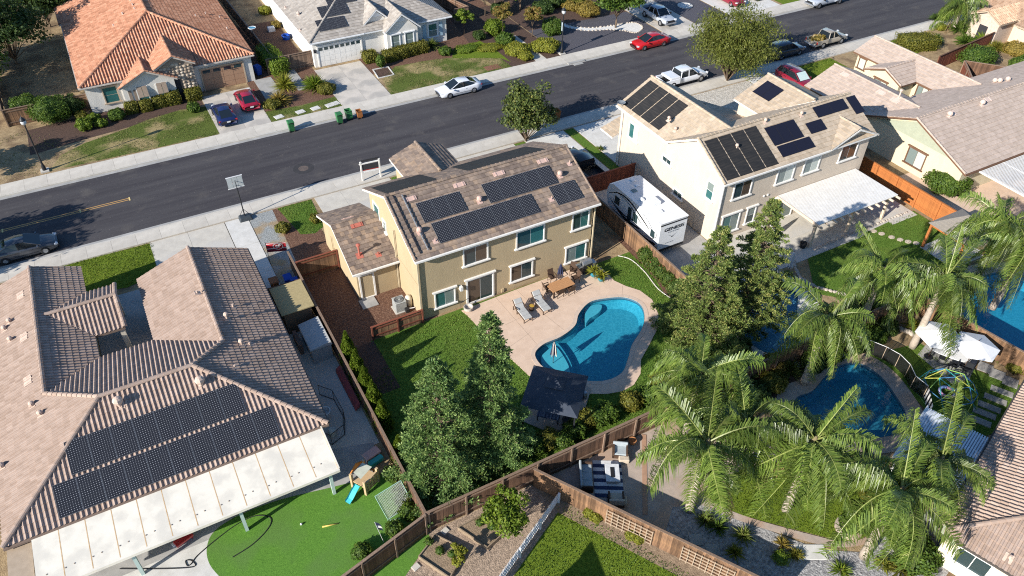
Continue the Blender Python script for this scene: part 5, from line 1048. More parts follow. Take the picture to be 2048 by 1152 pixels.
# ================================================================== plants
G = np.random.default_rng(11)
def quads(name, C, D, Wd, ln, wd, tint, mats, extra=None, droop=0.0):
    """N leaf quads: centre C, long axis D, side axis Wd, length/width arrays"""
    n = len(C); D = D/(np.linalg.norm(D, axis=1, keepdims=True)+1e-9); S = np.cross(D, Wd); S /= (np.linalg.norm(S, axis=1, keepdims=True)+1e-9)
    ln = np.broadcast_to(ln, (n,))[:, None]; wd = np.broadcast_to(wd, (n,))[:, None]
    V = np.empty((n, 4, 3)); V[:, 0] = C-D*ln/2; V[:, 1] = C+S*wd/2-D*ln*.05; V[:, 2] = C+D*ln/2; V[:, 3] = C-S*wd/2-D*ln*.05
    if droop: V[:, 2, 2] -= droop*ln[:, 0]
    V = V.reshape(-1, 3); F = np.arange(n*4).reshape(n, 4); T = np.broadcast_to(tint, (n,)).astype(np.float32)
    if extra is not None:
        ev, ef, et = extra; F2 = [tuple(int(i)+len(V) for i in f) for f in ef]; V = np.vstack([V, np.array(ev)])
    me = bpy.data.meshes.new(name)
    if extra is None:
        me.vertices.add(len(V)); me.vertices.foreach_set('co', V.astype(np.float32).ravel()); me.loops.add(n*4); me.loops.foreach_set('vertex_index', F.ravel().astype(np.int32))
        me.polygons.add(n); me.polygons.foreach_set('loop_start', np.arange(0, n*4, 4, dtype=np.int32)); 
        a = me.attributes.new('tint', 'FLOAT', 'FACE'); a.data.foreach_set('value', T); me.update(calc_edges=True); me.validate()
    else:
        me.from_pydata(V.tolist(), [], F.tolist()+F2); a = me.attributes.new('tint', 'FLOAT', 'FACE'); a.data.foreach_set('value', np.concatenate([T, np.full(len(F2), et, np.float32)])); me.update()
    for m in (mats if isinstance(mats, (list, tuple)) else [mats]): me.materials.append(m)
    return me
def rdir(n): v = G.normal(size=(n, 3)); return v/np.linalg.norm(v, axis=1, keepdims=True)
def leafmat(name, stops, transl=0.35, orand=0.0, rough=.55): return tinted(name, stops, rough=rough, noise=.12, nscale=1.5, bump=0, transl=transl, spec=.25 if not orand else .5, orand=orand)
LM = {
 'redwood': leafmat('redwood_leaf', [(0, (0.030, 0.070, 0.022)), (.35, (0.080, 0.150, 0.042)), (.7, (0.160, 0.245, 0.068)), (1, (0.28, 0.35, 0.11))], .25),  # ramp runs from shaded to sunlit foliage tones, light put into the colour
 'redwood_warm': leafmat('redwood_warm_leaf', [(0, (0.036, 0.070, 0.020)), (.35, (0.094, 0.145, 0.036)), (.7, (0.175, 0.225, 0.055)), (1, (0.34, 0.32, 0.10))], .25),
 'palm': leafmat('palm_leaf', [(0, (0.058, 0.104, 0.018)), (.5, (0.138, 0.205, 0.036)), (.85, (0.25, 0.31, 0.07)), (1, (0.42, 0.42, 0.17))], .4, .3, .38),
 'dark': leafmat('dark_leaf', [(0, (0.022, 0.045, 0.014)), (.6, (0.055, 0.095, 0.022)), (1, (0.10, 0.15, 0.03))]),
 'mid': leafmat('mid_leaf', [(0, (0.040, 0.080, 0.014)), (.6, (0.085, 0.145, 0.020)), (1, (0.15, 0.20, 0.03))]),
 'bright': leafmat('bright_leaf', [(0, (0.075, 0.125, 0.014)), (.6, (0.14, 0.205, 0.020)), (1, (0.24, 0.28, 0.035))]),
 'yellow': leafmat('yellow_leaf', [(0, (0.13, 0.15, 0.02)), (.6, (0.24, 0.25, 0.03)), (1, (0.38, 0.34, 0.05))]),
 'olive': leafmat('olive_leaf', [(0, (0.075, 0.085, 0.014)), (.5, (0.15, 0.15, 0.022)), (1, (0.24, 0.205, 0.04))]),
 'willow': leafmat('willow_leaf', [(0, (0.060, 0.080, 0.014)), (.5, (0.125, 0.145, 0.026)), (1, (0.23, 0.225, 0.055))]),
 'gold': leafmat('gold_leaf', [(0, (0.13, 0.11, 0.025)), (.5, (0.25, 0.19, 0.04)), (1, (0.36, 0.25, 0.06))]),
 'rose': leafmat('rose_leaf', [(0, (0.035, 0.07, 0.014)), (.6, (0.085, 0.135, 0.022)), (.88, (0.16, 0.18, 0.04)), (.94, (0.45, 0.10, 0.09)), (1, (0.55, 0.22, 0.15))]),
 'crape': leafmat('crape_leaf', [(0, (0.075, 0.085, 0.02)), (.4, (0.17, 0.15, 0.03)), (.8, (0.28, 0.16, 0.05)), (1, (0.38, 0.13, 0.10))]),
 'magnolia': leafmat('magnolia_leaf', [(0, (0.024, 0.042, 0.012)), (.5, (0.065, 0.092, 0.020)), (.8, (0.125, 0.14, 0.03)), (1, (0.28, 0.235, 0.06))], .15),
 'grassy': leafmat('grassy_leaf', [(0, (0.06, 0.085, 0.02)), (.6, (0.13, 0.17, 0.03)), (1, (0.28, 0.28, 0.09))]),
}
wood = pm('tree_bark', (0.16, 0.115, 0.08), (0.09, 0.065, 0.045), 6, .95, .02, 14, stretch=(1, 1, .3)); pale_bark = pm('palm_bark', (0.46, 0.39, 0.32), (0.30, 0.25, 0.20), 4, .95, .03, 8, stretch=(1, 1, 5))
def place(name, label, cat, loc, parts, rz=0.0, group=None):
    root = thing(name, label, cat, loc, rz, group)
    for nm, me in parts: o = bpy.data.objects.new(nm, me); COL.objects.link(o); o.parent = root
    return root
# ---- redwood / conifer: tufts of short sprays along drooping branches
def conifer_mesh(Hh, R, seed, kind='redwood', dens=1.0, base=0.3):
    g = np.random.default_rng(seed); C = []; D = []; Wd = []; T = []; L = []
    br = MB(); br.tube([(0, 0, 0), (.03, 0, Hh*.5), (0, .02, Hh*.97)], [R*.075, R*.05, .02], 8)
    z = base; ph = g.uniform(0, 6.28, 4); golden = 0.0
    while z < Hh*.985:
        f = z/Hh; rr = R*(1-f)**.80*(.86 if f < .10 else 1.0)+.10
        for k in range(int(4+4.5*(1-f))):
            golden += 2.399+g.uniform(-.5, .5); a = golden; r = rr*g.uniform(.68, 1.12)*(1+.11*math.sin(2*a+ph[0]+3*f)+.10*math.sin(5*a+ph[1]+11*f))
            d = np.array([math.cos(a), math.sin(a), 0]); side = np.array([-d[1], d[0], 0]); droop = g.uniform(.0, .34)*(1-f*.8)
            p1 = np.array([0, 0, z+g.uniform(-.12, .12)]); tip = p1+d*r+np.array([0, 0, (-droop+.12)*r])
            if r > .4: br.tube([tuple(p1), tuple((p1+tip)/2+np.array([0, 0, .06*r])), tuple(tip)], [.02+.012*r, .018, .006], 4, False)
            nt = max(3, int(3.6*r*dens+2))
            for j in range(nt):
                s = g.uniform(.28, 1.0)**.6; lat = g.normal()*.20*r*(1.15-s)+g.normal()*.06
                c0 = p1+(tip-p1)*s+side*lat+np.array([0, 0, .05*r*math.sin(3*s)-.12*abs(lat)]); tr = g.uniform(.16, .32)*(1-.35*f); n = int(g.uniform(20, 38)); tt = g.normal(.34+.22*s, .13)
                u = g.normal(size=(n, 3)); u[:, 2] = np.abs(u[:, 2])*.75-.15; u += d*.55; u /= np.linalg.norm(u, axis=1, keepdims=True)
                C.append(c0+u*tr*g.uniform(.35, 1.15, (n, 1))*np.array([1.15, 1.15, .75])); D.append(u+g.normal(size=(n, 3))*.35); Wd.append(np.array([0, 0, 1.0])+g.normal(size=(n, 3))*.7); L.append(g.uniform(.09, .20, n)); T.append(np.clip(tt+g.normal(size=n)*.13+.18*u[:, 2], 0, .99))  # tint rises towards tuft tops, painting sunlight into the leaf colour
        z += .23*(.75+.5*(1-f))
    C = np.vstack(C); D = np.vstack(D); Wd = np.vstack(Wd); L = np.concatenate(L); T = np.concatenate(T)
    return [('trunk', _m(br, 'trunk', wood)), ('crown', quads('crown', C, D, Wd, L, L*.45, T, LM[kind]))]
def _m(mb, nm, mat, smooth=True): me = mb.mesh(nm, None, smooth); me.materials.append(mat); return me
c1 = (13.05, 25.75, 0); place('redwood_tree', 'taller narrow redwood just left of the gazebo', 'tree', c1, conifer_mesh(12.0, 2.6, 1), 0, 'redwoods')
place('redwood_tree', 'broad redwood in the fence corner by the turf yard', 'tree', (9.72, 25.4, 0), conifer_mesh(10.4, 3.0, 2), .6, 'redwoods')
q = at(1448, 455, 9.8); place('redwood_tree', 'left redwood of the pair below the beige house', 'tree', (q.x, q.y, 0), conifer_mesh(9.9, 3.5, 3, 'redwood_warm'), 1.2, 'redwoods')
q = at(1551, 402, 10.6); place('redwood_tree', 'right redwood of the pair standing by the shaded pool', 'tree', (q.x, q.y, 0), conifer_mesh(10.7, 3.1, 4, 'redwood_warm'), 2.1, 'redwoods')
# ---- italian cypress hedge
def cypress_mesh(Hh, R, seed, kind='bright', n=2600):
    g = np.random.default_rng(seed); z = g.uniform(0.05, 1, n)**.9; r = R*np.sin(np.clip((1-z)*1.9+.05, 0, math.pi/2))*(1-.15*z); a = g.uniform(0, 2*math.pi, n)
    r = r*g.uniform(.62, 1.06, n)*(1+.12*np.sin(a*4+z*20)); P = np.stack([r*np.cos(a), r*np.sin(a), z*Hh], 1)
    D = np.stack([np.cos(a)*.35, np.sin(a)*.35, np.ones(n)], 1)+g.normal(size=(n, 3))*.25; W_ = np.stack([np.cos(a), np.sin(a), np.zeros(n)], 1)+g.normal(size=(n, 3))*.4
    br = MB(); br.tube([(0, 0, 0), (0, 0, Hh*.8)], [.06, .02], 6)
    return [('trunk', _m(br, 'trunk', wood)), ('crown', quads('crown', P, D, W_, g.uniform(.14, .28, n), .10, np.clip(g.normal(.5, .2, n), 0, 1), LM[kind]))]
cyl = ['first young cypress of the row, nearest the short fence', 'second cypress of the row along the side fence', 'third cypress of the row along the side fence', 'fourth cypress of the row along the side fence', 'fifth cypress of the row along the side fence', 'last cypress of the row, nearest the broad redwood']
cms = [cypress_mesh(3.3, .62, s, 'bright', 3400) for s in (5, 6, 7)]
for i, p in enumerate([(700, 735), (718, 768), (734, 798), (750, 830), (766, 862), (800, 925)]):
    c = at(*p); r = place('cypress_tree', cyl[i], 'tree', (max(8.15, c.x), c.y, 0), cms[i % 3], i*1.3, 'cypress row'); r.scale = (1, 1, (1, .95, .9, .95, .85, .75)[i])
# ---- broadleaf trees
def broad_mesh(Hh, R, trunk_h, seed, kind, n=9000, leaf=.22, clumps=42, flat=.8, tr=.13, airy=0.0, inner=.35):
    g = np.random.default_rng(seed); cz = trunk_h+(Hh-trunk_h)*.5; rz = (Hh-trunk_h)*.5
    br = MB(); br.tube([(0, 0, 0), (.05, .03, trunk_h*.6), (.02, 0, trunk_h)], [tr, tr*.8, tr*.65], 8)
    C = []; D = []; Wd = []; T = []
    u = rdir(clumps)*0; pts = []
    for i in range(clumps):
        d = g.normal(size=3); d /= np.linalg.norm(d); rad = g.uniform(inner, .88)
        if d[2] < -.5: d[2] *= .5
        pts.append(np.array([d[0]*R*rad, d[1]*R*rad, cz+d[2]*rz*rad]))
    for i, p in enumerate(pts):
        if i % 3 == 0: br.tube([(0, 0, trunk_h*.9), tuple(p*np.array([.45, .45, 1])*np.array([1, 1, .0])+np.array([0, 0, trunk_h+(p[2]-trunk_h)*.55])), tuple(p)], [tr*.4, tr*.22, .02], 5, False)
        cr = R*g.uniform(.22, .38); k = int(n/clumps*g.uniform(.7, 1.3)); d = g.normal(size=(k, 3)); d /= np.linalg.norm(d, axis=1, keepdims=True); d[:, 2] = np.abs(d[:, 2])*.9+d[:, 2]*.1
        P = p+d*cr*g.uniform(.45+.0, 1.05, (k, 1))*np.array([1, 1, flat]); nd = d+g.normal(size=(k, 3))*.55
        ax = np.cross(nd, g.normal(size=(k, 3))); ax[:, 2] -= airy
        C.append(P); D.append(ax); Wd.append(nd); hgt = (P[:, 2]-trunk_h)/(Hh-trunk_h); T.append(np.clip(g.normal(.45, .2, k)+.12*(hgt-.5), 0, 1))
    C = np.vstack(C); D = np.vstack(D); Wd = np.vstack(Wd); T = np.concatenate(T); N_ = len(C); L = leaf*np.random.default_rng(seed).uniform(.7, 1.3, N_)
    return [('trunk', _m(br, 'trunk', wood)), ('crown', quads('crown', C, D, Wd, L, L*(.62 if airy == 0 else .28), T, LM[kind]))]
place('magnolia_tree', 'dark glossy street tree beside the tan house drive', 'tree', (33.3, 57.4, 0), broad_mesh(6.4, 2.9, .15, 21, 'magnolia', 14000, .24, 75))
place('willow_tree', 'large airy yellow green street tree by the white pickup', 'tree', (59.3, 58.4, 0), broad_mesh(8.2, 5.2, .1, 22, 'willow', 26000, .30, 130, 1.0, .22, .9, .3))
place('street_tree', 'round green tree over the white pebble bed', 'tree', (56.8, 76.4, 0), broad_mesh(6.0, 3.6, 1.5, 23, 'mid', 9000, .30, 50))
q = at(928, 68); place('citrus_tree', 'small bright green tree right of the grey house', 'tree', (q.x, q.y, 0), broad_mesh(3.4, 1.35, .9, 24, 'bright', 2600, .22, 20, tr=.07))
for i, (p, h, r) in enumerate([((1005, 72), 4.2, 1.6), ((1064, 74), 3.8, 1.3), ((970, 32), 4.5, 1.7)]):
    q = at(*p); place('crape_myrtle', ['pink flowered crape myrtle over the front hedge', 'small crape myrtle next to the street lamp', 'crape myrtle behind the short brown fence'][i], 'tree', (q.x, q.y, 0), broad_mesh(h, r, 1.5, 30+i, 'crape', 3200, .2, 24, tr=.06), 0, 'crape myrtles')
q = at(1040, 20); place('garden_tree', 'green yellow tree behind the crape myrtles', 'tree', (q.x, q.y, 0), broad_mesh(4.2, 2.2, 1.0, 35, 'bright', 4200, .26, 30))
for i, (x, y, h, r, k) in enumerate([(-12.5, 90.5, 7.5, 4.0, 'mid'), (-9.0, 99.0, 8.5, 4.5, 'dark'), (-15.5, 98, 8, 4.0, 'dark'), (-4.8, 108.5, 6.5, 3.5, 'dark'), (4, 118, 6, 3.5, 'dark')]):
    place('garden_tree', ['sunlit leafy tree at the left edge behind the dry yard', 'large dark tree left of the terracotta roof', 'dark tree at the upper left corner', 'shaded tree behind the terracotta roof', 'dark tree beyond the terracotta ridge'][i], 'tree', (x, y, 0), broad_mesh(h, r*1.15, .5, 40+i, k, 15000, .30, 80), 0, 'trees round the terracotta house')
for i, (x, y, h, r, k) in enumerate([(42.5, 92, 5, 2.6, 'dark'), (47, 90, 4, 2.4, 'dark'), (52, 92, 4.5, 2.6, 'mid'), (39.5, 103, 6, 3, 'dark')]):
    place('garden_tree', ['dark tree beside the grey house back fence', 'dark shrubby tree above the crape myrtles', 'leafy tree above the pebble garden', 'dark tree behind the grey house'][i], 'tree', (x, y, 0), broad_mesh(h, r, .8, 50+i, k, 5000, .3, 34), 0, 'trees behind the front gardens')
q = at(1010, 1062); place('fruit_tree', 'bright lime green tree in the raised bed garden', 'tree', (q.x, q.y, 0), broad_mesh(3.1, 1.45, .5, 61, 'bright', 5200, .17, 34, tr=.05))
q = at(925, 1125); place('fruit_tree', 'small yellow green sapling between the raised beds', 'tree', (q.x, q.y, 0), broad_mesh(1.7, .7, .3, 62, 'yellow', 900, .15, 10, tr=.03))
place('street_tree', 'tree just left of the picture shading the dry verge', 'tree', (-17.5, 74.8, 0), broad_mesh(6.5, 2.6, 1.2, 71, 'mid', 5000, .3, 36)); place('street_tree', 'tree left of the picture whose shade reaches the road', 'tree', (-21.5, 60.2, 0), broad_mesh(8.2, 4.2, 1.5, 72, 'mid', 6000, .34, 44))
# ---- queen palms
def frond_mesh(Lr, up, sag, seed, n=104, mat='palm'):
    g = np.random.default_rng(seed); s = np.linspace(0, 1, 12); x = Lr*(s*.92+.03*np.sin(s*3)); z = Lr*(up*s-sag*s**2.1); 
    ctr = np.stack([x*1.0, .10*Lr*np.sin(s*2.2)*g.uniform(-1, 1), z], 1)
    rb = MB(); rb.ct = .9; rb.tube([tuple(p) for p in ctr], list(np.linspace(.045, .010, 12)), 4, False)
    t = np.repeat(np.linspace(.10, 1.0, n)+g.normal(size=n)*.004, 2).clip(.08, 1); sg = np.tile([1, -1], n); 
    P = np.stack([np.interp(t, s, ctr[:, k]) for k in range(3)], 1); tn = np.stack([np.interp(np.minimum(t+.03, 1.02), s, ctr[:, k]) for k in range(3)], 1)-P; tn /= (np.linalg.norm(tn, axis=1, keepdims=True)+1e-6); tn[-2:] = tn[-4:-2]
    sd_ = np.cross(tn, np.array([0, 0, 1.0])); sd_ /= np.linalg.norm(sd_, axis=1, keepdims=True)
    ll = .80*np.sin(np.clip(t*2.5+.35, 0, math.pi*.93))*.9+.25; ll = ll*g.uniform(.55, 1.15, len(t))
    d1 = tn*g.uniform(.35, .7, (len(t), 1))+sd_*sg[:, None]*g.uniform(.7, 1.0, (len(t), 1))+np.array([0, 0, 1])*g.choice([-.55, -.1, .35, .6], (len(t), 1))*g.uniform(.5, 1.1, (len(t), 1)); d1 /= np.linalg.norm(d1, axis=1, keepdims=True)
    w = np.cross(d1, np.array([0, 0, 1.0])); w /= (np.linalg.norm(w, axis=1, keepdims=True)+1e-6); wd = .024
    V = []; F = []; T = []; b = len(rb.v)
    for i in range(len(t)):
        p0 = P[i]; p1 = p0+d1[i]*ll[i]*.5; p2 = p0+d1[i]*ll[i]*.86+np.array([0, 0, -ll[i]*g.uniform(.30, .85)]); k = b+len(V)
        V += [p0-w[i]*wd*.6, p0+w[i]*wd*.6, p1-w[i]*wd, p1+w[i]*wd, p2]; F += [(k, k+1, k+3, k+2), (k+2, k+3, k+4)]; tt = min(.97, max(0, g.normal(.5, .17))); T += [tt, tt]
    me = bpy.data.meshes.new('frond'); me.from_pydata([tuple(v) for v in rb.v]+[tuple(v) for v in V], [], rb.f+F); a = me.attributes.new('tint', 'FLOAT', 'FACE'); a.data.foreach_set('value', rb.t+T); me.materials.append(LM[mat]); me.update(); return me
LM['dead'] = leafmat('dead_frond', [(0, (0.20, 0.13, 0.06)), (.6, (0.32, 0.22, 0.11)), (1, (0.42, 0.32, 0.18))])
FR = [[frond_mesh(3.2, 1.15, .75, 1), frond_mesh(3.3, .95, .70, 11)], [frond_mesh(3.4, .85, 1.05, 2), frond_mesh(3.1, .95, 1.35, 12)], [frond_mesh(3.4, .62, 1.25, 3), frond_mesh(3.5, .5, 1.0, 13)], [frond_mesh(3.2, .40, 1.45, 4), frond_mesh(3.0, .55, 1.65, 14)], [frond_mesh(2.9, .10, 1.5, 5), frond_mesh(2.6, .2, 1.75, 15)], [frond_mesh(2.4, 1.9, .30, 6)], [frond_mesh(2.2, -.5, 1.6, 7, 40, 'dead')]]
def palm(px, py, h, label, seed, sc_=1.0, n=20, lean=(0, 0)):
    c = at(px, py, h); g = random.Random(seed); root = thing('queen_palm', label, 'palm tree', (c.x, c.y, 0), g.uniform(0, 6), 'queen palms')
    t = MB(); pts = []; rr = []
    for i in range(13): f_ = i/12; pts.append((lean[0]*f_*(1-f_), lean[1]*f_*(1-f_), h*f_)); rr.append((.26-.10*f_+(.07 if f_ > .9 else 0))*(1.06 if i % 2 else .97))
    t.tube(pts, rr, 10); t.build('trunk', pale_bark, root, world=False, smooth=True)
    b = MB(); b.lathe([(.16, h-.5), (.22, h-.15), (.15, h+.25), (.05, h+.5)], (0, 0, 0), 8); b.build('crownshaft', pm('palm_boot', (0.24, 0.20, 0.10), (0.16, 0.13, 0.07), 4), root, world=False)
    for i in range(n):
        lv = i/n; k = 5 if i < 1 else min(4, int(lv*5)); o = bpy.data.objects.new('frond', FR[k][g.randrange(len(FR[k]))] if not (lv > .93 and seed % 3) else FR[6][0]); COL.objects.link(o); o.parent = root
        s = sc_*g.uniform(.72, 1.14); o.scale = (s, s*(1 if i % 2 else -1), s); o.location = (0, 0, h+.25-.3*lv); o.rotation_euler = (g.uniform(-.4, .4), g.uniform(-.14, .18), i*2.399+g.uniform(-.45, .45))
    return root
palm(1414, 890, 6.0, 'queen palm arching over the fire pit patio', 1, 1.1, 19)
palm(1628, 885, 6.2, 'queen palm with white trunk at the left of the lower lawn', 2, 1.08, 26)
palm(1800, 985, 6.0, 'queen palm with leaning-looking pale trunk by the river rocks', 3, 1.05, 22)
palm(1880, 925, 5.6, 'queen palm overhanging the corrugated cover', 4, .95, 21)
palm(1400, 752, 6.0, 'queen palm crowding the fence left of the dark pool', 5, 1.0, 28)
palm(1490, 850, 5.6, 'queen palm between the fire pit patio and the dark pool', 12, .95, 21)
palm(1655, 640, 5.8, 'queen palm beside the shaded pool', 6, .98, 22)
palm(1765, 545, 5.4, 'queen palm at the edge of the stepping stone lawn', 7, .95, 25)
palm(1890, 560, 6.2, 'queen palm with visible trunk above the white umbrellas', 8, 1.02, 28)
palm(2008, 455, 6.0, 'queen palm at the right edge by the orange gazebo', 9, 1.05, 25)
palm(2050, 500, 5.5, 'queen palm half cut by the right picture edge', 10, 1.0, 19)
palm(1925, 12, 3.0, 'short bushy palm beside the far pavement', 11, .95, 30)
# ---- shrubs and hedges
def bush_mesh(rx, ry, h, seed, kind, n=900, leaf=.14, box=False, spiky=False, lumps=0):
    g = np.random.default_rng(seed)
    if spiky:
        a = g.uniform(0, 2*math.pi, n); el = g.uniform(.15, 1.45, n); d = np.stack([np.cos(a)*np.cos(el), np.sin(a)*np.cos(el), np.sin(el)], 1); L = h*g.uniform(.7, 1.15, n)
        C = d*L[:, None]*.5*np.array([rx/h*1.3, ry/h*1.3, 1]); D = d+np.array([0, 0, -.15]); W_ = rdir(n); me = quads('foliage', C+np.array([0, 0, .05]), D, W_, L, leaf, np.clip(g.normal(.55, .22, n), 0, 1), LM[kind], droop=.18); return me
    d = g.normal(size=(n, 3)); d /= np.linalg.norm(d, axis=1, keepdims=True)
    if box:
        m = np.max(np.abs(d)*np.array([1, 1, 1.0]), axis=1, keepdims=True); d2 = np.clip(d/m*1.0, -1, 1); pos = d2*.82+d*.18
    else: pos = d*(1+.10*np.sin(d[:, :1]*7+seed)+.08*np.sin(d[:, 1:2]*9+seed*2))
    pos = pos*g.uniform(.80, 1.04, (n, 1)); keep = pos[:, 2] > -.95; pos = pos[keep]; d = d[keep]; n = len(pos)
    C = pos*np.array([rx, ry, h/2])+np.array([0, 0, h/2]); nd = d+g.normal(size=(n, 3))*.6; ax = np.cross(nd, g.normal(size=(n, 3)))
    L = leaf*g.uniform(.7, 1.4, n)
    core = MB(); core.sphere((0, 0, h*.48), (rx*.78, ry*.78, h*.46), 12, 8)
    if box: core = MB(); core.box(-rx*.8, rx*.8, -ry*.8, ry*.8, .02, h*.88)
    return quads('foliage', C, ax, nd, L, L*.7, np.clip(g.normal(.5, .2, n), 0, .93), LM[kind], (core.v, core.f, .12))
BC = {}
def bush(px, py, rx, h, kind, label, ry=None, n=None, leaf=.14, box=False, spiky=False, name='shrub', group='garden shrubs', rz=0.0, seed=None, z=0.0):
    ry = ry or rx; seed = seed if seed is not None else int(px*7+py); key = (kind, box, spiky)
    n = n or int(260+900*(rx*ry+h*(rx+ry)*.5)); n = min(n, 5200)
    c = at(px, py) if not isinstance(px, tuple) else Vector((*px, 0))
    root = thing(name, label, 'plant' if spiky else ('hedge' if box else 'shrub'), (c.x, c.y, z), rz, group); o = bpy.data.objects.new('foliage', bush_mesh(rx, ry, h, seed, kind, n, leaf, box, spiky)); COL.objects.link(o); o.parent = root
    st = MB(); st.tube([(0, 0, 0), (0, 0, h*.5)], .03, 5); st.build('stem', wood, root, world=False); return root
# terracotta house front
for i, (p, r, h, k, l) in enumerate([((62, 232), 1.5, 2.2, 'mid', 'leafy oleander at the left end by the lamp post'), ((108, 240), 1.9, 2.4, 'mid', 'large oleander left of the terracotta house'), ((150, 226), 1.2, 1.9, 'dark', 'shaded oleander against the sunny fence'), ((165, 238), .6, .8, 'olive', 'small yellow shrub below the oleanders'), ((172, 258), .85, 1.1, 'bright', 'round bright green shrub at the lawn edge'), ((190, 242), .6, .8, 'bright', 'lime shrub under the left window'), ((204, 252), .6, .7, 'bright', 'small lime shrub nearest the patchy lawn'), ((237, 238), .85, 1.05, 'mid', 'round shrub below the front window'), ((266, 224), .65, 1.1, 'olive', 'first clipped square shrub below the shutters'), ((295, 220), .6, 1.05, 'olive', 'second clipped square shrub below the shutters'), ((321, 212), .65, 1.1, 'olive', 'third clipped square shrub below the shutters'), ((349, 206), .75, 1.3, 'olive', 'fourth clipped square shrub beside the entry'), ((389, 197), .85, 1.15, 'olive', 'clipped box shrub right of the entry'), ((389, 222), .7, .9, 'mid', 'ball shrub in the gravel ring by the navy coupe')]):
    bush(*p, r, h, k, l, box=(8 <= i <= 12))
# between the houses
bush(548, 135, 1.05, 1.9, 'bright', 'tall bright hedge beside the grey house path', ry=2.9, box=True, rz=.1); bush(560, 205, 1.3, 1.5, 'gold', 'yellow ornamental grass by the kerb', spiky=True, n=420, leaf=.07); bush(571, 178, 1.1, 2.1, 'yellow', 'tall feathery yellow grass', spiky=True, n=420, leaf=.07); bush(630, 178, 1.35, 1.9, 'bright', 'bushy palm-like plant by the white garage drive', spiky=True, n=380, leaf=.10); bush(654, 185, 1.0, 1.0, 'olive', 'low shrub at the drive corner'); bush(545, 215, .9, .8, 'olive', 'low olive shrub near the red coupe')
bush(531, 28, .8, 1.0, 'yellow', 'yellow shrub on the curved path'); bush(553, 55, .65, .8, 'gold', 'golden shrub near the blue tub')
# grey house front hedge
for i, p in enumerate([(741, 122), (780, 120), (801, 114), (821, 108), (841, 103)]): bush(*p, .85, 1.15, 'olive', ['clipped shrub between the white garage and the arch', 'first clipped shrub right of the arch', 'second clipped shrub under the twin windows', 'third clipped shrub under the twin windows', 'last clipped shrub of the front row'][i], box=True)
bush(864, 96, .9, 1.4, 'grassy', 'spiky pale yucca by the blue shutters', spiky=True, n=160, leaf=.09); bush(891, 109, .8, .9, 'mid', 'round shrub left of the lime ground cover'); bush(958, 78, .8, 1.0, 'dark', 'shaded round shrub below the crape myrtle'); bush(762, 135, .5, 1.5, 'mid', 'young tree in the square mulch bed', name='sapling'); bush(935, 100, 1.9, .45, 'bright', 'low lime ground cover mound', ry=1.1, leaf=.1); bush(980, 98, 1.6, .45, 'yellow', 'yellow ground cover next to the driveway edging', ry=1.1, leaf=.1)
for i, (p, r, h, k) in enumerate([((988, 68), 1.2, 1.8, 'bright'), ((1010, 88), 1.1, 1.3, 'mid'), ((1035, 107), 1.5, 1.1, 'yellow'), ((1050, 118), .9, .8, 'yellow'), ((1105, 68), 1.3, 1.9, 'mid'), ((1090, 100), 1.6, 1.2, 'yellow'), ((1140, 20), 1.0, 1.1, 'gold'), ((1175, 30), 1.6, 1.6, 'gold'), ((1155, 15), 1.1, 1.2, 'olive'), ((1085, 25), 1.4, 1.4, 'dark'), ((1110, 12), 1.3, 1.3, 'dark'), ((1000, 30), 1.2, 1.5, 'dark')]):
    bush(*p, r, h, k, ['bright hedge under the crape myrtle', 'clipped green hedge by the front path', 'variegated yellow shrub left of the front path', 'low variegated shrub at the pavement', 'tall green shrub left of the lamp post', 'variegated shrub right of the front path', 'small golden shrub above the pebble bed', 'large golden shrub above the pebble bed', 'olive shrub at the top of the pebble garden', 'dark shrub in the shade behind the lamp', 'dark shrub at the top edge', 'dark shrub behind the myrtles'][i], leaf=.16)
# near side fronts
bush(567, 462, .6, .75, 'olive', 'small round shrub in the bark bed by the flag'); bush(632, 443, .5, .7, 'olive', 'small shrub at the corner of the low wing'); bush(806, 345, .6, 1.9, 'bright', 'slim leafy shrub at the tan house entrance')
bush(1200, 300, .5, .6, 'grassy', 'small yellow agave beside the drive', spiky=True, n=60, leaf=.09)
# yellow house and stone porch gardens
bush(1830, 95, 2.4, 1.5, 'olive', 'broad clipped hedge beside the yellow house wing', ry=1.5, rz=-.4, box=True); bush(1950, 130, 2.3, 2.1, 'mid', 'big round hedge behind the dark fence panels', ry=1.8); bush(1890, 380, 1.9, 1.9, 'mid', 'round green bush at the corner of the yellow house', leaf=.16)
for i, (p, r, h, k, sp) in enumerate([((1885, 42), .7, 1.8, 'bright', 0), ((1880, 60), .65, .8, 'yellow', 0), ((1870, 40), .8, 1.0, 'dark', 1), ((1915, 62), 1.6, 1.6, 'mid', 1), ((1930, 88), 1.4, 1.6, 'mid', 1), ((1965, 85), 1.5, 1.6, 'bright', 1), ((1990, 100), 1.2, 1.3, 'olive', 1), ((2030, 108), 1.6, 1.3, 'gold', 0), ((2040, 145), 1.5, 1.7, 'mid', 0), ((2030, 5), 1.6, 1.6, 'mid', 0), ((1905, 25), 1.5, 1.2, 'yellow', 1), ((1940, 30), 1.3, 1.2, 'gold', 1), ((1870, 85), .7, 1.3, 'mid', 1)]):
    bush(*p, r, h, k, ['spiral clipped shrub near the far pavement', 'yellow round shrub near the far pavement', 'dark sago plant near the far pavement', 'leafy plant left of the stone porch', 'fern-like plant below the stone porch', 'bright fern-like plant below the stone porch', 'olive fern-like plant by the white wall', 'golden clipped shrub by the white wall', 'green shrub at the right edge', 'shrub at the top right corner', 'yellow grassy plant under the bushy palm', 'golden grassy plant by the stone porch', 'potted plant near the red brown fence'][i], spiky=bool(sp), n=260 if sp else None, leaf=.12 if sp else .16)
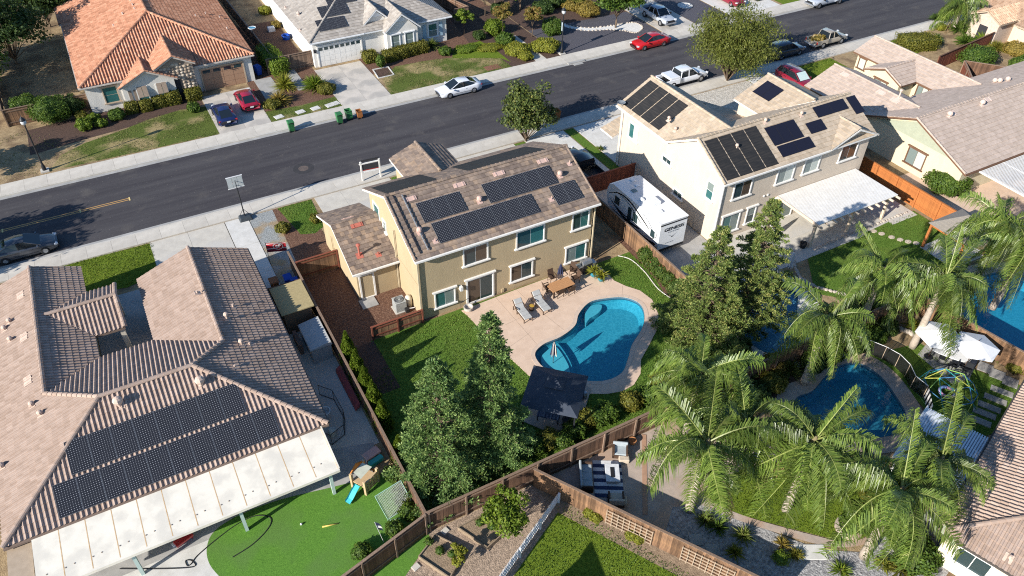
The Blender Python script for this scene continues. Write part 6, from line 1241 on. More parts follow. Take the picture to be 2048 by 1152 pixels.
# main garden
for i, p in enumerate([(1292, 525), (1308, 540), (1322, 553), (1338, 570), (1350, 585), (1362, 598)]): bush(*p, .75, 1.15 if i else 1.5, 'rose', ['tallest rose bush at the head of the fence bed', 'second rose bush along the trailer fence', 'third rose bush along the trailer fence', 'fourth rose bush along the trailer fence', 'fifth rose bush along the trailer fence', 'last rose bush beside the redwood'][i], leaf=.12)
for i, p in enumerate([(1098, 890), (1125, 895), (1150, 872), (1170, 850), (1195, 845), (1215, 838), (1260, 815), (1300, 805), (1070, 900), (1320, 770), (1330, 735)]): bush(*p, .75, 1.2, 'mid' if i % 3 else 'olive', ['leafy shrub behind the gazebo pad', 'second shrub behind the gazebo pad', 'rose shrub right of the gazebo', 'pale shrub by the rear fence', 'shrub under the palm frond at the rear fence', 'shrub along the rear fence', 'low shrub in the shaded lawn corner', 'shrub at the palm by the rear fence', 'dark shrub left of the gazebo pad', 'reddish shrub at the lawn edge by the palm', 'shrub between lawn and right redwood'][i], leaf=.12)
for i, p in enumerate([(1100, 965), (1030, 985), (985, 995)]): pass
# turf yard bed, picket garden, slanting bed
for i, p in enumerate([(785, 955), (800, 980), (812, 1012), (725, 1110), (790, 1065), (818, 1030)]): bush(*p, .55, .8, 'grassy' if i in (1, 2) else 'mid', ['small shrub beside the play set', 'strappy plant behind the net', 'second strappy plant behind the net', 'small shrub at the fence by the turf', 'low shrub near the flag stick', 'plant in the fence corner'][i], spiky=i in (1, 2), n=140 if i in (1, 2) else None, leaf=.08 if i in (1, 2) else .11)
for i, p in enumerate([(1178, 1030), (1192, 1040), (1262, 1075), (1275, 1082)]): bush(*p, .35, .55, 'yellow', ['upper yellow plant at the slanting fence', 'second yellow plant at the slanting fence', 'third yellow plant below the trellis', 'lowest yellow plant below the trellis'][i], leaf=.1)
# lower right rock garden
for i, (p, r, h, k) in enumerate([((1410, 1045), .6, .7, 'grassy'), ((1435, 1058), .6, .7, 'mid'), ((1485, 1075), .7, .8, 'grassy'), ((1470, 1108), .6, .6, 'yellow'), ((1562, 1090), .55, .6, 'gold'), ((1560, 1120), .5, .5, 'bright'), ((1592, 1112), .5, .5, 'olive'), ((1680, 1145), .7, .7, 'bright'), ((1765, 1130), .6, .5, 'yellow'), ((1825, 1120), 1.3, 1.2, 'mid'), ((1800, 1145), .9, .9, 'olive')]):
    bush(*p, r, h, k, ['grey-green tuft in the river rocks', 'dark tuft in the river rocks', 'pale grass clump near the stone path', 'spiky agave by the slanting fence', 'golden tuft at the white palm trunk', 'small lime shrub in the river rocks', 'olive tuft in the river rocks', 'feathery plant at the bottom edge', 'yellow spiky plant by the leaning palm', 'large fern-like plant beside the cream wall', 'olive plant at the foot of the cream wall'][i], spiky=i not in (5, 9), n=150 if i not in (5, 9) else None, leaf=.07 if i != 9 else .16)
for i, (p, r, h, k) in enumerate([((1580, 745), 1.0, 1.2, 'grassy'), ((1545, 735), .9, .9, 'gold'), ((1620, 730), 1.0, .9, 'olive'), ((1640, 712), .8, .8, 'dark'), ((1825, 655), .7, .8, 'yellow'), ((1848, 660), .4, .5, 'yellow'), ((1995, 715), .6, .7, 'grassy'), ((2030, 740), .7, .7, 'olive'), ((1700, 690), .7, .9, 'dark'), ((1690, 700), .5, .6, 'crape')]):
    bush(*p, r, h, k, ['tall grass clump by the honey fence boards', 'rusty shrub below the honey fence', 'olive grass clump left of the dark pool', 'dark plant behind the dark pool', 'yellow agave on the rock edge', 'small yellow plant on the rock edge', 'spiky plant below the right umbrella', 'round shrub by the honey fence', 'dark plant near the mesh fence', 'purple flowers at the mesh fence'][i], spiky=i in (0, 2, 4, 6), n=220 if i in (0, 2) else (90 if i in (4, 6) else None), leaf=.06 if i in (0, 2) else .12)

# undergrowth beneath the palms
for i, (x, y, r, h, k) in enumerate([(25.0, 21.9, .8, 1.0, 'mid'), (26.8, 22.1, .9, 1.1, 'dark'), (28.6, 21.6, .9, 1.0, 'mid'), (30.4, 21.8, .9, 1.2, 'dark'), (32.0, 22.0, .9, 1.1, 'olive'), (35.8, 22.1, .9, 1.1, 'dark'), (37.4, 22.2, .9, 1.2, 'mid'), (39.6, 22.0, .8, .9, 'dark'), (41.5, 22.0, .9, 1.0, 'mid'), (43.0, 22.2, .8, 1.0, 'dark'), (42.0, 24.3, 1.0, 1.2, 'dark'), (44.0, 23.9, 1.0, 1.1, 'mid'), (39.9, 24.2, .9, 1.1, 'dark'), (31.0, 23.9, 1.0, 1.2, 'dark'), (29.0, 24.0, 1.0, 1.1, 'mid'), (32.0, 25.4, .9, 1.2, 'dark'), (29.0, 12.0, .9, .9, 'mid'), (30.8, 12.4, .8, .8, 'olive'), (33.0, 12.6, .8, .9, 'dark'), (30.4, 10.2, .9, 1.0, 'mid')]):
    bush((x, y), 0, r, h, k, 'low leafy undergrowth plant beneath the queen palms', name='undergrowth_shrub', group='undergrowth beneath the palms', leaf=.15, seed=300+i)
# ---- grass blades standing on the lawns
def inside(P, poly):
    x, y = P[:, 0], P[:, 1]; r = np.zeros(len(P), bool); n = len(poly)
    for i in range(n):
        x0, y0 = poly[i][:2]; x1, y1 = poly[i-1][:2]; c = ((y0 > y) != (y1 > y)) & (x < (x1-x0)*(y-y0)/((y1-y0) or 1e-9)+x0); r ^= c
    return r
def grass(outline, dens, kind, holes=(), h=.07, seed=0, wob=.06, patch=0.0):
    g = np.random.default_rng(seed); A_ = np.array([p[:2] for p in outline]); lo, hi = A_.min(0)-.1, A_.max(0)+.1; n = int(dens*np.prod(hi-lo)); P = g.uniform(lo, hi, (n, 2)); J = P+g.normal(size=P.shape)*wob; k = inside(J, outline)
    for q in holes: k &= ~inside(P, q)
    P = P[k]; 
    if patch: k = (np.sin(P[:, 0]*1.3+P[:, 1]*.7)+np.sin(P[:, 0]*.6-P[:, 1]*1.7+1)+g.normal(size=len(P))*.8) > patch; P = P[k]
    n = len(P); hh = h*g.uniform(.6, 1.4, n); C = np.column_stack([P, .018+hh*.45]); D = np.column_stack([g.normal(size=(n, 2))*.55, np.ones(n)]); t = np.clip(.45+.18*np.sin(P[:, 0]*.9+1.3*np.sin(P[:, 1]*.5))+.14*np.sin(P[:, 1]*1.1+P[:, 0]*.3)+g.normal(size=n)*.16, 0, 1)
    o = bpy.data.objects.new('grass', quads('grass', C, D, rdir(n), hh*1.25, .05, t, LM[kind])); COL.objects.link(o); o['kind'] = 'stuff'; o['label'] = 'short mown grass blades covering the lawn'; return o
LM['grass_g'] = leafmat('grass_blade', [(0, (0.060, 0.110, 0.016)), (.5, (0.115, 0.190, 0.028)), (1, (0.21, 0.26, 0.05))]); LM['grass_b'] = leafmat('grass_blade_lime', [(0, (0.075, 0.115, 0.014)), (.5, (0.14, 0.185, 0.020)), (1, (0.24, 0.26, 0.04))]); LM['grass_d'] = leafmat('grass_blade_dry', [(0, (0.07, 0.10, 0.02)), (.6, (0.16, 0.17, 0.05)), (1, (0.34, 0.27, 0.13))])
gzpad = [xy(*p) for p in [(1042, 842), (1062, 760), (1168, 770), (1182, 778), (1158, 862), (1130, 880)]]
grass([(7.8, 23.1), (32.4, 23.1), (32.4, 38.2), (28.7, 38.2), (10.3, 38.4), (10.3, 36.0), (7.8, 33.8)], 130, 'grass_g', [deck_outline, gzpad, pp((1236, 480), (1254, 500), (1285, 530), (1312, 560), (1330, 590), (1356, 606), (1372, 570), (1256, 470))], seed=1)
grass(pp((100, 538), (303, 486), (315, 548), (255, 575), (165, 590), (105, 590)), 150, 'grass_b', seed=2); grass([(8.95, 57.5), (11.9, 57.5), (11.6, 53.2), (10.7, 52.6), (9.6, 53.0)], 150, 'grass_g', seed=3)
grass([(15.2, 20.9), (19.6, 12.6), (17, 9), (2, 9), (6.5, 16.2)], 150, 'grass_g', seed=4); grass([(44.2, 31.0), (57.2, 31.4), (57.2, 25.2), (50, 22.8), (45, 24.2), (41.8, 27.6)], 90, 'grass_g', [[(53.4, 24.5), (57.3, 24.5), (57.3, 27.8), (53.4, 27.8)]], seed=5)
grass([(38.9, 21.2), (44.0, 20.2), (44.4, 18), (46.6, 14), (44, 12.2), (39.4, 13.2), (39.8, 16.5), (40.2, 19)], 110, 'grass_g', seed=6); grass(smooth_loop(pp((1408, 990), (1432, 965), (1500, 935), (1560, 925), (1640, 920), (1760, 960), (1770, 1030), (1735, 1070), (1690, 1082), (1600, 1062), (1500, 1035), (1430, 1010)), 3), 130, 'grass_b', seed=7)
grass(pp((97, 343), (440, 268), (416, 213), (360, 220), (300, 238), (240, 262), (170, 286), (120, 312)), 70, 'grass_d', seed=8, h=.08, wob=.25, patch=-.3); grass(pp((781, 190), (1025, 135), (1000, 116), (905, 115), (850, 122), (790, 133), (765, 160)), 70, 'grass_d', seed=9, h=.08, wob=.2, patch=-.4); grass([(12.6, 72.4), (20.0, 72.4), (20.0, 74.9), (16, 74.7), (12.6, 75.0)], 70, 'grass_d', seed=10, wob=.2, patch=-.3)
grass([(67.6, 46), (74, 46), (74, 57.5), (67.6, 57.5)], 70, 'grass_b', seed=11); grass(pp((1755, 80), (1838, 62), (1888, 82), (1810, 118), (1780, 110)), 60, 'grass_b', seed=12); grass(turf_loop, 120, 'turf', seed=13, h=.045, wob=.0) if False else None
grass([(-30, 72.5), (-9, 72.5), (-9, 77), (-4, 77), (-9, 86), (-30, 86)], 26, 'dry', seed=14, h=.1, wob=.3, patch=.2) if 'dry' in LM else grass([(-20, 72.5), (-8.5, 72.5), (-5, 76.5), (-9, 82), (-20, 84)], 26, 'grass_d', seed=14, h=.1, wob=.3, patch=.3)
# ================================================================== vehicles
def paint(name, c, rough=.28): return pm(name, c, tuple(x*.96 for x in c), 2, rough, spec=.5, coat=.6)
rubber = pm('tyre', (0.018, 0.018, 0.02), None, 4, .9); rimm = pm('rim', (0.42, 0.43, 0.45), (0.36, 0.37, 0.39), 4, .3, metal=.7); carglass = glassmat('car_glass', (0.012, 0.017, 0.022), .04); blackpl = pm('black_plastic', (0.02, 0.02, 0.022), None, 4, .6)
lampg = glassmat('lamp_glass', (0.55, 0.57, 0.6), .1); redlamp = glassmat('tail_red', (0.32, 0.012, 0.012), .15); plate = pm('plate', (0.7, 0.7, 0.7), None, 3, .5); shade_g = pm('sun_shade', (0.42, 0.55, 0.55), (0.5, 0.6, 0.6), 3, .3)
def loft(secs):
    m = MB(); n = len(secs[0]); V = [p for s in secs for p in s]; F = []
    for i in range(len(secs)-1):
        for k in range(n-1): F.append((i*n+k, i*n+k+1, (i+1)*n+k+1, (i+1)*n+k))
    F.append(tuple(range(n))); F.append(tuple(range((len(secs)-1)*n, len(secs)*n))[::-1]); m.add(V, F); return m
def bsec(x, w, zb, zs, zt):
    h = [(w*.90, zb), (w, zb+.14), (w*1.0, (zb+zs)/2), (w*.985, zs-.06), (w*.93, zs), (w*.70, zt), (w*.3, zt+.012)]
    return [(x, y, z) for y, z in h]+[(x, -y, z) for y, z in h[::-1]]+[(x, w*.90, zb)]
SED = dict(L=4.85, body=[(-2.43, .74, .36, .76, .80), (-2.34, .86, .26, .92, .99), (-1.75, .915, .20, .95, 1.02), (-.8, .92, .18, .94, .97), (.5, .92, .18, .90, .94), (1.25, .91, .18, .85, .93), (1.9, .885, .20, .76, .83), (2.28, .82, .24, .66, .71), (2.43, .68, .32, .54, .56)],
     cab=[(-1.95, .70, .98, .64, 1.0), (-1.05, .80, .95, .60, 1.37), (-.3, .82, .93, .63, 1.45), (.25, .82, .93, .62, 1.41), (1.30, .78, .90, .70, .93)], wheel=.335, wb=(-1.40, 1.42), tail='sedan')
COU = dict(L=4.45, body=[(-2.22, .76, .36, .72, .76), (-2.1, .90, .25, .86, .90), (-1.45, .94, .18, .90, .98), (-.5, .90, .16, .86, .94), (.5, .89, .16, .80, .88), (1.1, .90, .16, .76, .84), (1.7, .88, .18, .70, .74), (2.08, .78, .24, .58, .62), (2.22, .60, .32, .48, .5)],
     cab=[(-1.85, .62, .92, .56, .95), (-.75, .78, .92, .54, 1.22), (-.2, .78, .90, .58, 1.29), (.2, .78, .88, .57, 1.26), (1.10, .74, .84, .66, .87)], wheel=.335, wb=(-1.22, 1.24), tail='coupe')
SUV = dict(L=4.8, body=[(-2.4, .80, .42, .95, 1.0), (-2.32, .90, .32, 1.05, 1.10), (-1.6, .94, .26, 1.08, 1.10), (-.5, .94, .25, 1.06, 1.08), (.5, .94, .25, 1.02, 1.05), (1.2, .93, .25, .98, 1.04), (1.85, .90, .27, .90, .96), (2.28, .84, .32, .80, .84), (2.4, .70, .40, .66, .68)],
     cab=[(-2.30, .80, 1.06, .70, 1.10), (-1.95, .84, 1.06, .68, 1.62), (-.6, .85, 1.05, .70, 1.70), (.25, .85, 1.04, .68, 1.64), (1.22, .80, 1.00, .72, 1.04)], wheel=.37, wb=(-1.38, 1.42), tail='suv')
def wheel_parts(root, x, y, r, s):
    t = MB(); pr = [(r*.62, -.11), (r*.93, -.115), (r, -.07), (r, .07), (r*.93, .115), (r*.62, .11)]
    n = 18; V = []; F = []
    for rr, yy in pr:
        for k in range(n): a = 2*math.pi*k/n; V.append((x+rr*math.cos(a), y+yy, r+rr*math.sin(a)))
    for i in range(len(pr)-1):
        for k in range(n): F.append((i*n+k, (i+1)*n+k, (i+1)*n+(k+1) % n, i*n+(k+1) % n))
    t.add(V, F); w = t.build('wheel', rubber, root, world=False, smooth=True)
    rm = MB(); V = [(x, y+s*.09, r)]; 
    for k in range(20): a = 2*math.pi*k/20; rr = r*.66*(1.0 if k % 2 else .80); V.append((x+rr*math.cos(a), y+s*.085, r+rr*math.sin(a)))
    rm.add(V, [(0, 1+k, 1+(k+1) % 20) for k in range(20)]); rm.build('rim', rimm, w, world=False)
    ar = MB(); V = [(x, y-s*.03, r*1.02)]
    for k in range(20): a = 2*math.pi*k/20; V.append((x+r*1.2*math.cos(a), y-s*.03+s*.0, r*1.02+r*1.18*math.sin(a)))
    return w
def car(kind, col, label, loc, rz, group='cars', name='parked_car', cat='car', ws=None, roof_black=False, scale=1.0):
    K = kind; root = thing(name, label, cat, loc, rz, group); root.scale = (scale,)*3
    b = loft([bsec(*s) for s in K['body']]).build('body', col, root, world=False, smooth=True)
    c = K['cab']; V = []; F = []
    g = MB(); 
    for x, wb, zb, wt, zt in c: V += [(x, wb, zb-.03), (x, wt, zt), (x, -wt, zt), (x, -wb, zb-.03)]
    for i in range(len(c)-1):
        for k in range(3): F.append((i*4+k, i*4+k+1, (i+1)*4+k+1, (i+1)*4+k))
    F += [(0, 1, 2, 3), tuple((len(c)-1)*4+k for k in (3, 2, 1, 0))]
    g.add(V, F); cab = g.build('cabin_glass', carglass, root, world=False)
    r = MB(); V = []; e = .012
    for x, wb, zb, wt, zt in c[1:4]: V += [(x, wt+.02, zt-.05), (x, wt-.03, zt+e), (x, -wt+.03, zt+e), (x, -wt-.02, zt-.05)]
    F = []
    for i in range(2):
        for k in range(3): F.append((i*4+k, i*4+k+1, (i+1)*4+k+1, (i+1)*4+k))
    r.add(V, F); r.build('roof', blackpl if roof_black else col, root, world=False, smooth=True)
    for s in (1, -1):
        p = MB()
        a_, b_ = c[0], c[1]; p.bar((a_[0], s*(a_[1]-.01), a_[2]), (b_[0], s*(b_[3]+.01), b_[4]-.02), .07, .05)
        a_, b_ = c[4], c[3]; p.bar((a_[0], s*(a_[1]-.01), a_[2]), (b_[0], s*(b_[3]+.01), b_[4]-.02), .06, .05)
        p.build('pillar', col, root, world=False)
        p = MB(); m_ = c[2]; p.bar((m_[0], s*(m_[1]+.005), m_[2]), (m_[0], s*(m_[3]+.01), m_[4]-.03), .07, .04); p.build('pillar', blackpl, root, world=False)
        mi = MB(); mi.cbox((c[4][0]-.25, s*(.92+.08), c[4][2]+.06), .12, .2, .13); mi.build('mirror', col, root, world=False)
        hl = MB(); L = K['body'][-2]; hl.cbox((L[0]-.02, s*L[1]*.80, L[3]-.03), .26, .30, .13, -s*.4); hl.build('headlight', lampg, root, world=False)
        tl = MB(); L = K['body'][1]; tl.cbox((L[0]+.0, s*L[1]*.84, L[3]-.10), .16, .26, .15, s*.3); tl.build('taillight', redlamp, root, world=False)
        dl = MB(); dl.box(-1.2, .95, s*.925-.004, s*.925+.004, .42, .455); dl.build('sill_strip', blackpl, root, world=False)
        hd = MB()
        for x in (-.55, .45): hd.box(x, x+.18, s*.93-.012, s*.93+.012, .78, .81)
        hd.build('door_handles', col, root, world=False)['kind'] = 'stuff'
        for x in K['wb']: wheel_parts(root, x, s*.83, K['wheel'], s)
    gr = MB(); L = K['body'][-1]; gr.box(L[0]-.05, L[0]+.012, -.42, .42, .36, .5); gr.build('grille', blackpl, root, world=False)
    bp = MB(); bp.box(L[0]-.06, L[0]+.006, -.58, .58, .22, .33); bp.build('bumper_intake', blackpl, root, world=False)
    pl = MB(); L = K['body'][0]; pl.box(L[0]-.035, L[0]+.02, -.17, .17, .60, .72); pl.build('licence_plate', plate, root, world=False)
    if ws: 
        q = MB(); a_, b_ = c[4], c[3]; q.add([(a_[0]-.06, a_[3]-.04, a_[4]+.03), (a_[0]-.06, -a_[3]+.04, a_[4]+.03), (b_[0]+.08, -b_[3]+.05, b_[4]-.02), (b_[0]+.08, b_[3]-.05, b_[4]-.02)], [(0, 1, 2, 3)]); q.v = [(x+.012, y, z+.018) for x, y, z in q.v]; q.build('sun_shade', ws, root, world=False)
    return root
def pickup(col, label, loc, rz, L=5.6, bed='open', cabl=2.3, name='pickup_truck', group='pickups', black=False, scale=1.0):
    root = thing(name, label, 'pickup truck', loc, rz, group); h = L/2; root.scale = (scale,)*3
    xb = -h+ (L-cabl-1.35)            # rear of the cab
    secs = [(xb-.02, .93, .42, 1.02, 1.05), (xb+.6, .94, .40, 1.04, 1.06), (h-1.4, .94, .40, 1.02, 1.06), (h-.9, .92, .42, .98, 1.06), (h-.25, .88, .45, .92, .98), (h-.06, .80, .48, .80, .84), (h, .66, .55, .70, .72)]
    loft([bsec(*s) for s in secs]).build('body', col, root, world=False, smooth=True)
    c = [(xb+.02, .84, 1.04, .74, 1.08), (xb+.16, .85, 1.04, .70, 1.66), (xb+cabl*.45, .86, 1.04, .72, 1.74), (xb+cabl-.75, .85, 1.04, .70, 1.68), (xb+cabl+.05, .80, 1.02, .73, 1.06)]
    V = []; F = []; g = MB()
    for x, wb, zb, wt, zt in c: V += [(x, wb, zb-.03), (x, wt, zt), (x, -wt, zt), (x, -wb, zb-.03)]
    for i in range(4):
        for k in range(3): F.append((i*4+k, i*4+k+1, (i+1)*4+k+1, (i+1)*4+k))
    F += [(0, 1, 2, 3), (19, 18, 17, 16)]; g.add(V, F); g.build('cabin_glass', carglass, root, world=False)
    r = MB(); V = []; F = []
    for x, wb, zb, wt, zt in c[1:4]: V += [(x-.03, wt+.02, zt-.06), (x-.03, wt-.04, zt+.014), (x-.03, -wt+.04, zt+.014), (x-.03, -wt-.02, zt-.06)]
    for i in range(2):
        for k in range(3): F.append((i*4+k, i*4+k+1, (i+1)*4+k+1, (i+1)*4+k))
    r.add(V, F); r.build('roof', col, root, world=False, smooth=True)
    bw = MB(); x0, x1 = -h+.03, xb-.05
    fl = MB(); fl.box(x0, x1, -.82, .82, .62, .66); fl.build('bed_floor', blackpl, root, world=False)
    for s in (1, -1):
        m = MB(); m.box(x0, x1, min(s*.82, s*.93), max(s*.82, s*.93), .50, 1.06); m.build('bed_side', col, root, world=False, bevel=.03)
        for i_ in ((0, 1), (4, 3)):
            a_, b_ = c[i_[0]], c[i_[1]]; m = MB(); m.bar((a_[0], s*(a_[1]), a_[2]), (b_[0], s*(b_[3]+.01), b_[4]-.02), .09, .05); m.build('pillar', col, root, world=False)
        m = MB(); q = c[2]; m.bar((q[0], s*(q[1]+.01), q[2]), (q[0], s*(q[3]+.01), q[4]-.02), .1, .04); m.build('pillar', col, root, world=False)
        m = MB(); m.cbox((xb+cabl-.2, s*1.04, 1.14), .13, .24, .22); m.build('mirror', blackpl, root, world=False)
        m = MB(); m.cbox((h-.07, s*.70, .88), .16, .26, .2, -s*.25); m.build('headlight', lampg, root, world=False)
        m = MB(); m.box(x0-.02, x0+.08, min(s*.80, s*.935), max(s*.80, s*.935), .70, 1.0); m.build('taillight', redlamp, root, world=False)
        for x in (-h+1.15, h-.95): wheel_parts(root, x, s*.84, .40, s)
    m = MB(); m.box(x0-.03, x0+.06, -.80, .80, .52, 1.05); m.build('tailgate', col, root, world=False, bevel=.02)
    m = MB(); m.box(x0-.20, x0-.03, -.88, .88, .42, .58); m.build('rear_bumper', rimm if not black else blackpl, root, world=False, bevel=.03)
    m = MB(); m.box(h-.04, h+.06, -.85, .85, .40, .58); m.build('front_bumper', rimm if not black else blackpl, root, world=False, bevel=.03)
    m = MB(); m.box(h-.05, h+.03, -.5, .5, .64, .86); m.build('grille', blackpl, root, world=False)
    m = MB(); m.box(x0-.215, x0-.2, -.16, .16, .46, .56); m.build('licence_plate', plate, root, world=False)
    if bed == 'cover': m = MB(); m.box(x0+.7, x1-.02, -.86, .86, 1.03, 1.30); m.build('bed_cover', col, root, world=False, bevel=.06)
    return root
def gm(a, b=None): p = at(*a); return p
P_w = paint('paint_white', (0.66, 0.68, 0.72)); P_r = paint('paint_red', (0.42, 0.012, 0.015)); P_n = paint('paint_navy', (0.010, 0.018, 0.075)); P_m = paint('paint_maroon', (0.20, 0.010, 0.025)); P_p = paint('paint_crimson', (0.26, 0.010, 0.028)); P_g = paint('paint_graphite', (0.045, 0.05, 0.062)); P_s = paint('paint_silver', (0.36, 0.39, 0.44)); P_b = paint('paint_blueblack', (0.018, 0.022, 0.038)); P_t = paint('paint_beige', (0.34, 0.30, 0.24)); P_k = paint('paint_black', (0.012, 0.012, 0.014))
def lane(a, b, dy):         # centre between two near-side wheel contact points
    p, q = at(*a), at(*b); return ((p.x+q.x)/2, (p.y+q.y)/2+dy, 0.0)
l = lane((899, 198), (949, 185), .84); car(SED, P_w, 'white sedan parked at the far kerb by the patchy lawn', l, math.pi)
l = lane((1288, 102), (1327, 92), .84); car(SED, P_r, 'bright red sedan parked by the dark gravel yard', l, math.pi)
l = lane((15, 529), (93, 507), .84); car(SED, P_g, 'dark grey sedan parked at the left edge of the street', l, 0.0, ws=None)
l = lane((1637, 18), (1680, 8), .9); pickup(P_s, 'silver pickup at the top edge facing left', l, math.pi, 5.8, cabl=2.6)
c = at(1362, 168); pickup(P_w, 'white crew cab pickup with a covered bed behind the beige house', (c.x+.2, 60.55, 0), 0.0, 5.9, 'cover', 2.45)
c = at(1572, 112); car(SUV, P_b, 'dark blue minivan under the airy street tree', (c.x, 60.6, 0), 0.0, cat='minivan')
c = at(1655, 90); tan = pickup(P_t, 'beige pickup loaded with garden cuttings', (c.x, 60.7, 0), 0.0, 5.1, 'open', 1.85)
c = at(1592, 165); car(SUV, P_m, 'maroon SUV with a windscreen shade in the yellow house drive', (65.4, 54.3, 0), -math.pi/2, ws=shade_g, cat='SUV')
c = at(1140, 305); pickup(P_k, 'black pickup with an empty bed in the tan house drive', (35.2, 50.4, 0), math.pi/2, 5.6, 'open', 2.4, black=True)
c = at(447, 238); car(COU, P_n, 'navy blue coupe on the terracotta house drive', (8.7, 75.6, 0), math.pi/2, roof_black=False)
c = at(502, 215); car(COU, P_p, 'crimson coupe on the terracotta house drive', (11.5, 77.6, 0), math.pi/2)
c = at(1340, 48); pickup(P_s, 'blue grey pickup in the shaded drive under the round tree', (62.9, 76.0, 0), -math.pi/2, 5.4, 'open', 2.3)
car(SUV, P_m, 'dark red car cut off by the top edge', (75.0, 76.5, 0), -math.pi/2, cat='SUV'); car(SED, P_k, 'black car cut off by the top edge', (79.0, 77.2, 0), -math.pi/2)
# load of the beige pickup
ld = MB(); tx, ty = tan.location.x-1.5, tan.location.y
for i in range(9): ld.sphere((tx+random.uniform(-.7, .6), ty+random.uniform(-.5, .5), .95+random.uniform(-.05, .15)), (random.uniform(.25, .4), random.uniform(.25, .4), random.uniform(.18, .3)), 7, 5)
single('yard_waste_heap', ld, pm('straw_tan', (0.46, 0.34, 0.18), (0.34, 0.25, 0.13), 5, .9, .04, 9), 'heap of tan yard waste bags in the beige pickup bed', 'yard waste', kind=None)
o = bpy.data.objects.new('cuttings', bush_mesh(.95, .75, .5, 77, 'gold', 420, .2)); COL.objects.link(o); o.location = (tx-.15, ty, .85); tag(o, 'leafy garden cuttings heaped in the beige pickup bed', 'cuttings')
# ---------------- travel trailer
RX0, RX1, RY0, RY1, RZ0, RZ1 = 33.62, 36.28, 36.9, 44.15, .62, 3.15
rv = thing('travel_trailer', 'white travel trailer with black swirl graphics between the houses', 'trailer', ((RX0+RX1)/2, (RY0+RY1)/2, 0))
rvw = pm('trailer_white', (0.72, 0.73, 0.74), (0.66, 0.67, 0.68), 1.5, .35, coat=.3); rvk = pm('trailer_black', (0.018, 0.018, 0.02), None, 3, .4); rvg = pm('trailer_grey', (0.20, 0.22, 0.25), None, 3, .4)
prof = [(RY0, RZ0), (RY1-.9, RZ0), (RY1-.35, RZ0+.25), (RY1, RZ0+1.0), (RY1, RZ1-.85), (RY1-.25, RZ1-.25), (RY1-.75, RZ1), (RY0, RZ1)]
m = MB(); m.extrude([(RX0, y, z) for y, z in prof], (RX1-RX0, 0, 0)); m.build('body', rvw, rv, bevel=.04)
m = MB(); m.box(RX0-.04, RX1+.04, RY0-.03, RY1-.72, RZ1, RZ1+.035); m.build('roof_membrane', pm('membrane', (0.74, 0.735, 0.72), (0.64, 0.635, 0.62), .9, .6), rv)
def swirl(ctrl, w0, w1, mat, x=RX0-.006, part='graphic'):
    P = smooth_line(ctrl, 6); n = len(P); T = []; B = []
    for i, (y, z) in enumerate(P):
        a = P[max(0, i-1)]; b = P[min(n-1, i+1)]; dx, dz = b[0]-a[0], b[1]-a[1]; l_ = math.hypot(dx, dz)+1e-6; w = (w0+(w1-w0)*i/(n-1))*math.sin(math.pi*min(1, max(.0, (i+.3)/(n-.4))))**.5
        T.append((x, y-dz/l_*w/2, z+dx/l_*w/2)); B.append((x, y+dz/l_*w/2, z-dx/l_*w/2))
    m = MB(); V = T+B; m.add(V, [(i, i+1, n+i+1, n+i) for i in range(n-1)]); m.build(part, mat, rv)
for k, (c, a, b, mt) in enumerate([([(43.9, 2.0), (42.5, 2.75), (41.0, 2.85), (39.5, 2.4), (38.2, 1.9)], .10, .22, rvk), ([(43.6, 1.6), (42.4, 1.15), (41.0, .95), (39.4, 1.15)], .12, .30, rvk), ([(43.3, 1.9), (42.6, 1.35), (41.4, 1.2), (40.2, 1.5)], .06, .16, rvk), ([(42.9, 2.7), (41.4, 2.65), (40.2, 2.25), (39.2, 1.75)], .05, .14, rvk), ([(40.3, 2.9), (39.0, 2.75), (38.0, 2.3), (37.3, 1.6)], .06, .12, rvg), ([(39.8, .85), (38.4, .80), (37.2, 1.05)], .10, .34, rvk), ([(38.6, 2.2), (38.0, 2.05), (37.7, 1.85)], .03, .08, rvk), ([(38.9, 1.0), (37.8, 1.25), (37.2, 1.9), (37.6, 2.5)], .03, .07, rvk)]): swirl(c, a, b, mt)
for y0_, y1_, z0_, z1_ in ((42.3, 42.95, 1.6, 2.3), (39.75, 40.35, 1.4, 2.2), (40.6, 41.05, .75, 2.35), (37.45, 37.95, 1.45, 2.1)):
    m = MB(); m.box(RX0-.03, RX0, y0_, y1_, z0_, z1_); m.build('window', glass_d, rv)
m = MB(); m.box(RX0-.014, RX0-.002, RY0, RY1-1.0, RZ0, RZ0+.22); m.build('skirt_stripe', rvk, rv)
for (x, y, sx, sy, sz) in ((34.9, 39.6, .75, 1.0, .30), (34.6, 38.3, .35, .35, .12), (34.5, 41.7, .45, .45, .06), (35.3, 43.0, .4, .4, .1), (34.25, 40.3, .3, .4, .18), (35.2, 42.2, .4, .3, .08)):
    m = MB(); m.box(x-sx/2, x+sx/2, y-sy/2, y+sy/2, RZ1+.03, RZ1+.035+sz); m.build('roof_unit', rvw if sz > .07 else glass_b, rv, bevel=.04)
for y in (39.4, 40.25):
    for s, x in ((1, RX0+.16), (-1, RX1-.16)): 
        m = MB(); n = 16; V = [(x-s*.12, y+.36*math.cos(2*math.pi*k/n), .36+.36*math.sin(2*math.pi*k/n)) for k in range(n)]+[(x+s*.1, y+.36*math.cos(2*math.pi*k/n), .36+.36*math.sin(2*math.pi*k/n)) for k in range(n)]
        m.add(V, [(k, (k+1) % n, n+(k+1) % n, n+k) for k in range(n)]+[tuple(range(n)), tuple(range(n, 2*n))]); m.build('wheel', rubber, rv)
m = MB(); m.box(RX0+.05, RX1-.05, RY0-.02, RY0+.1, .45, RZ0); m.build('rear_bumper', rvk, rv); m = MB(); m.bar((34.95, RY1-.3, .5), (34.95, RY1+1.1, .48), .14, .1); m.build('tow_bar', rvk, rv)
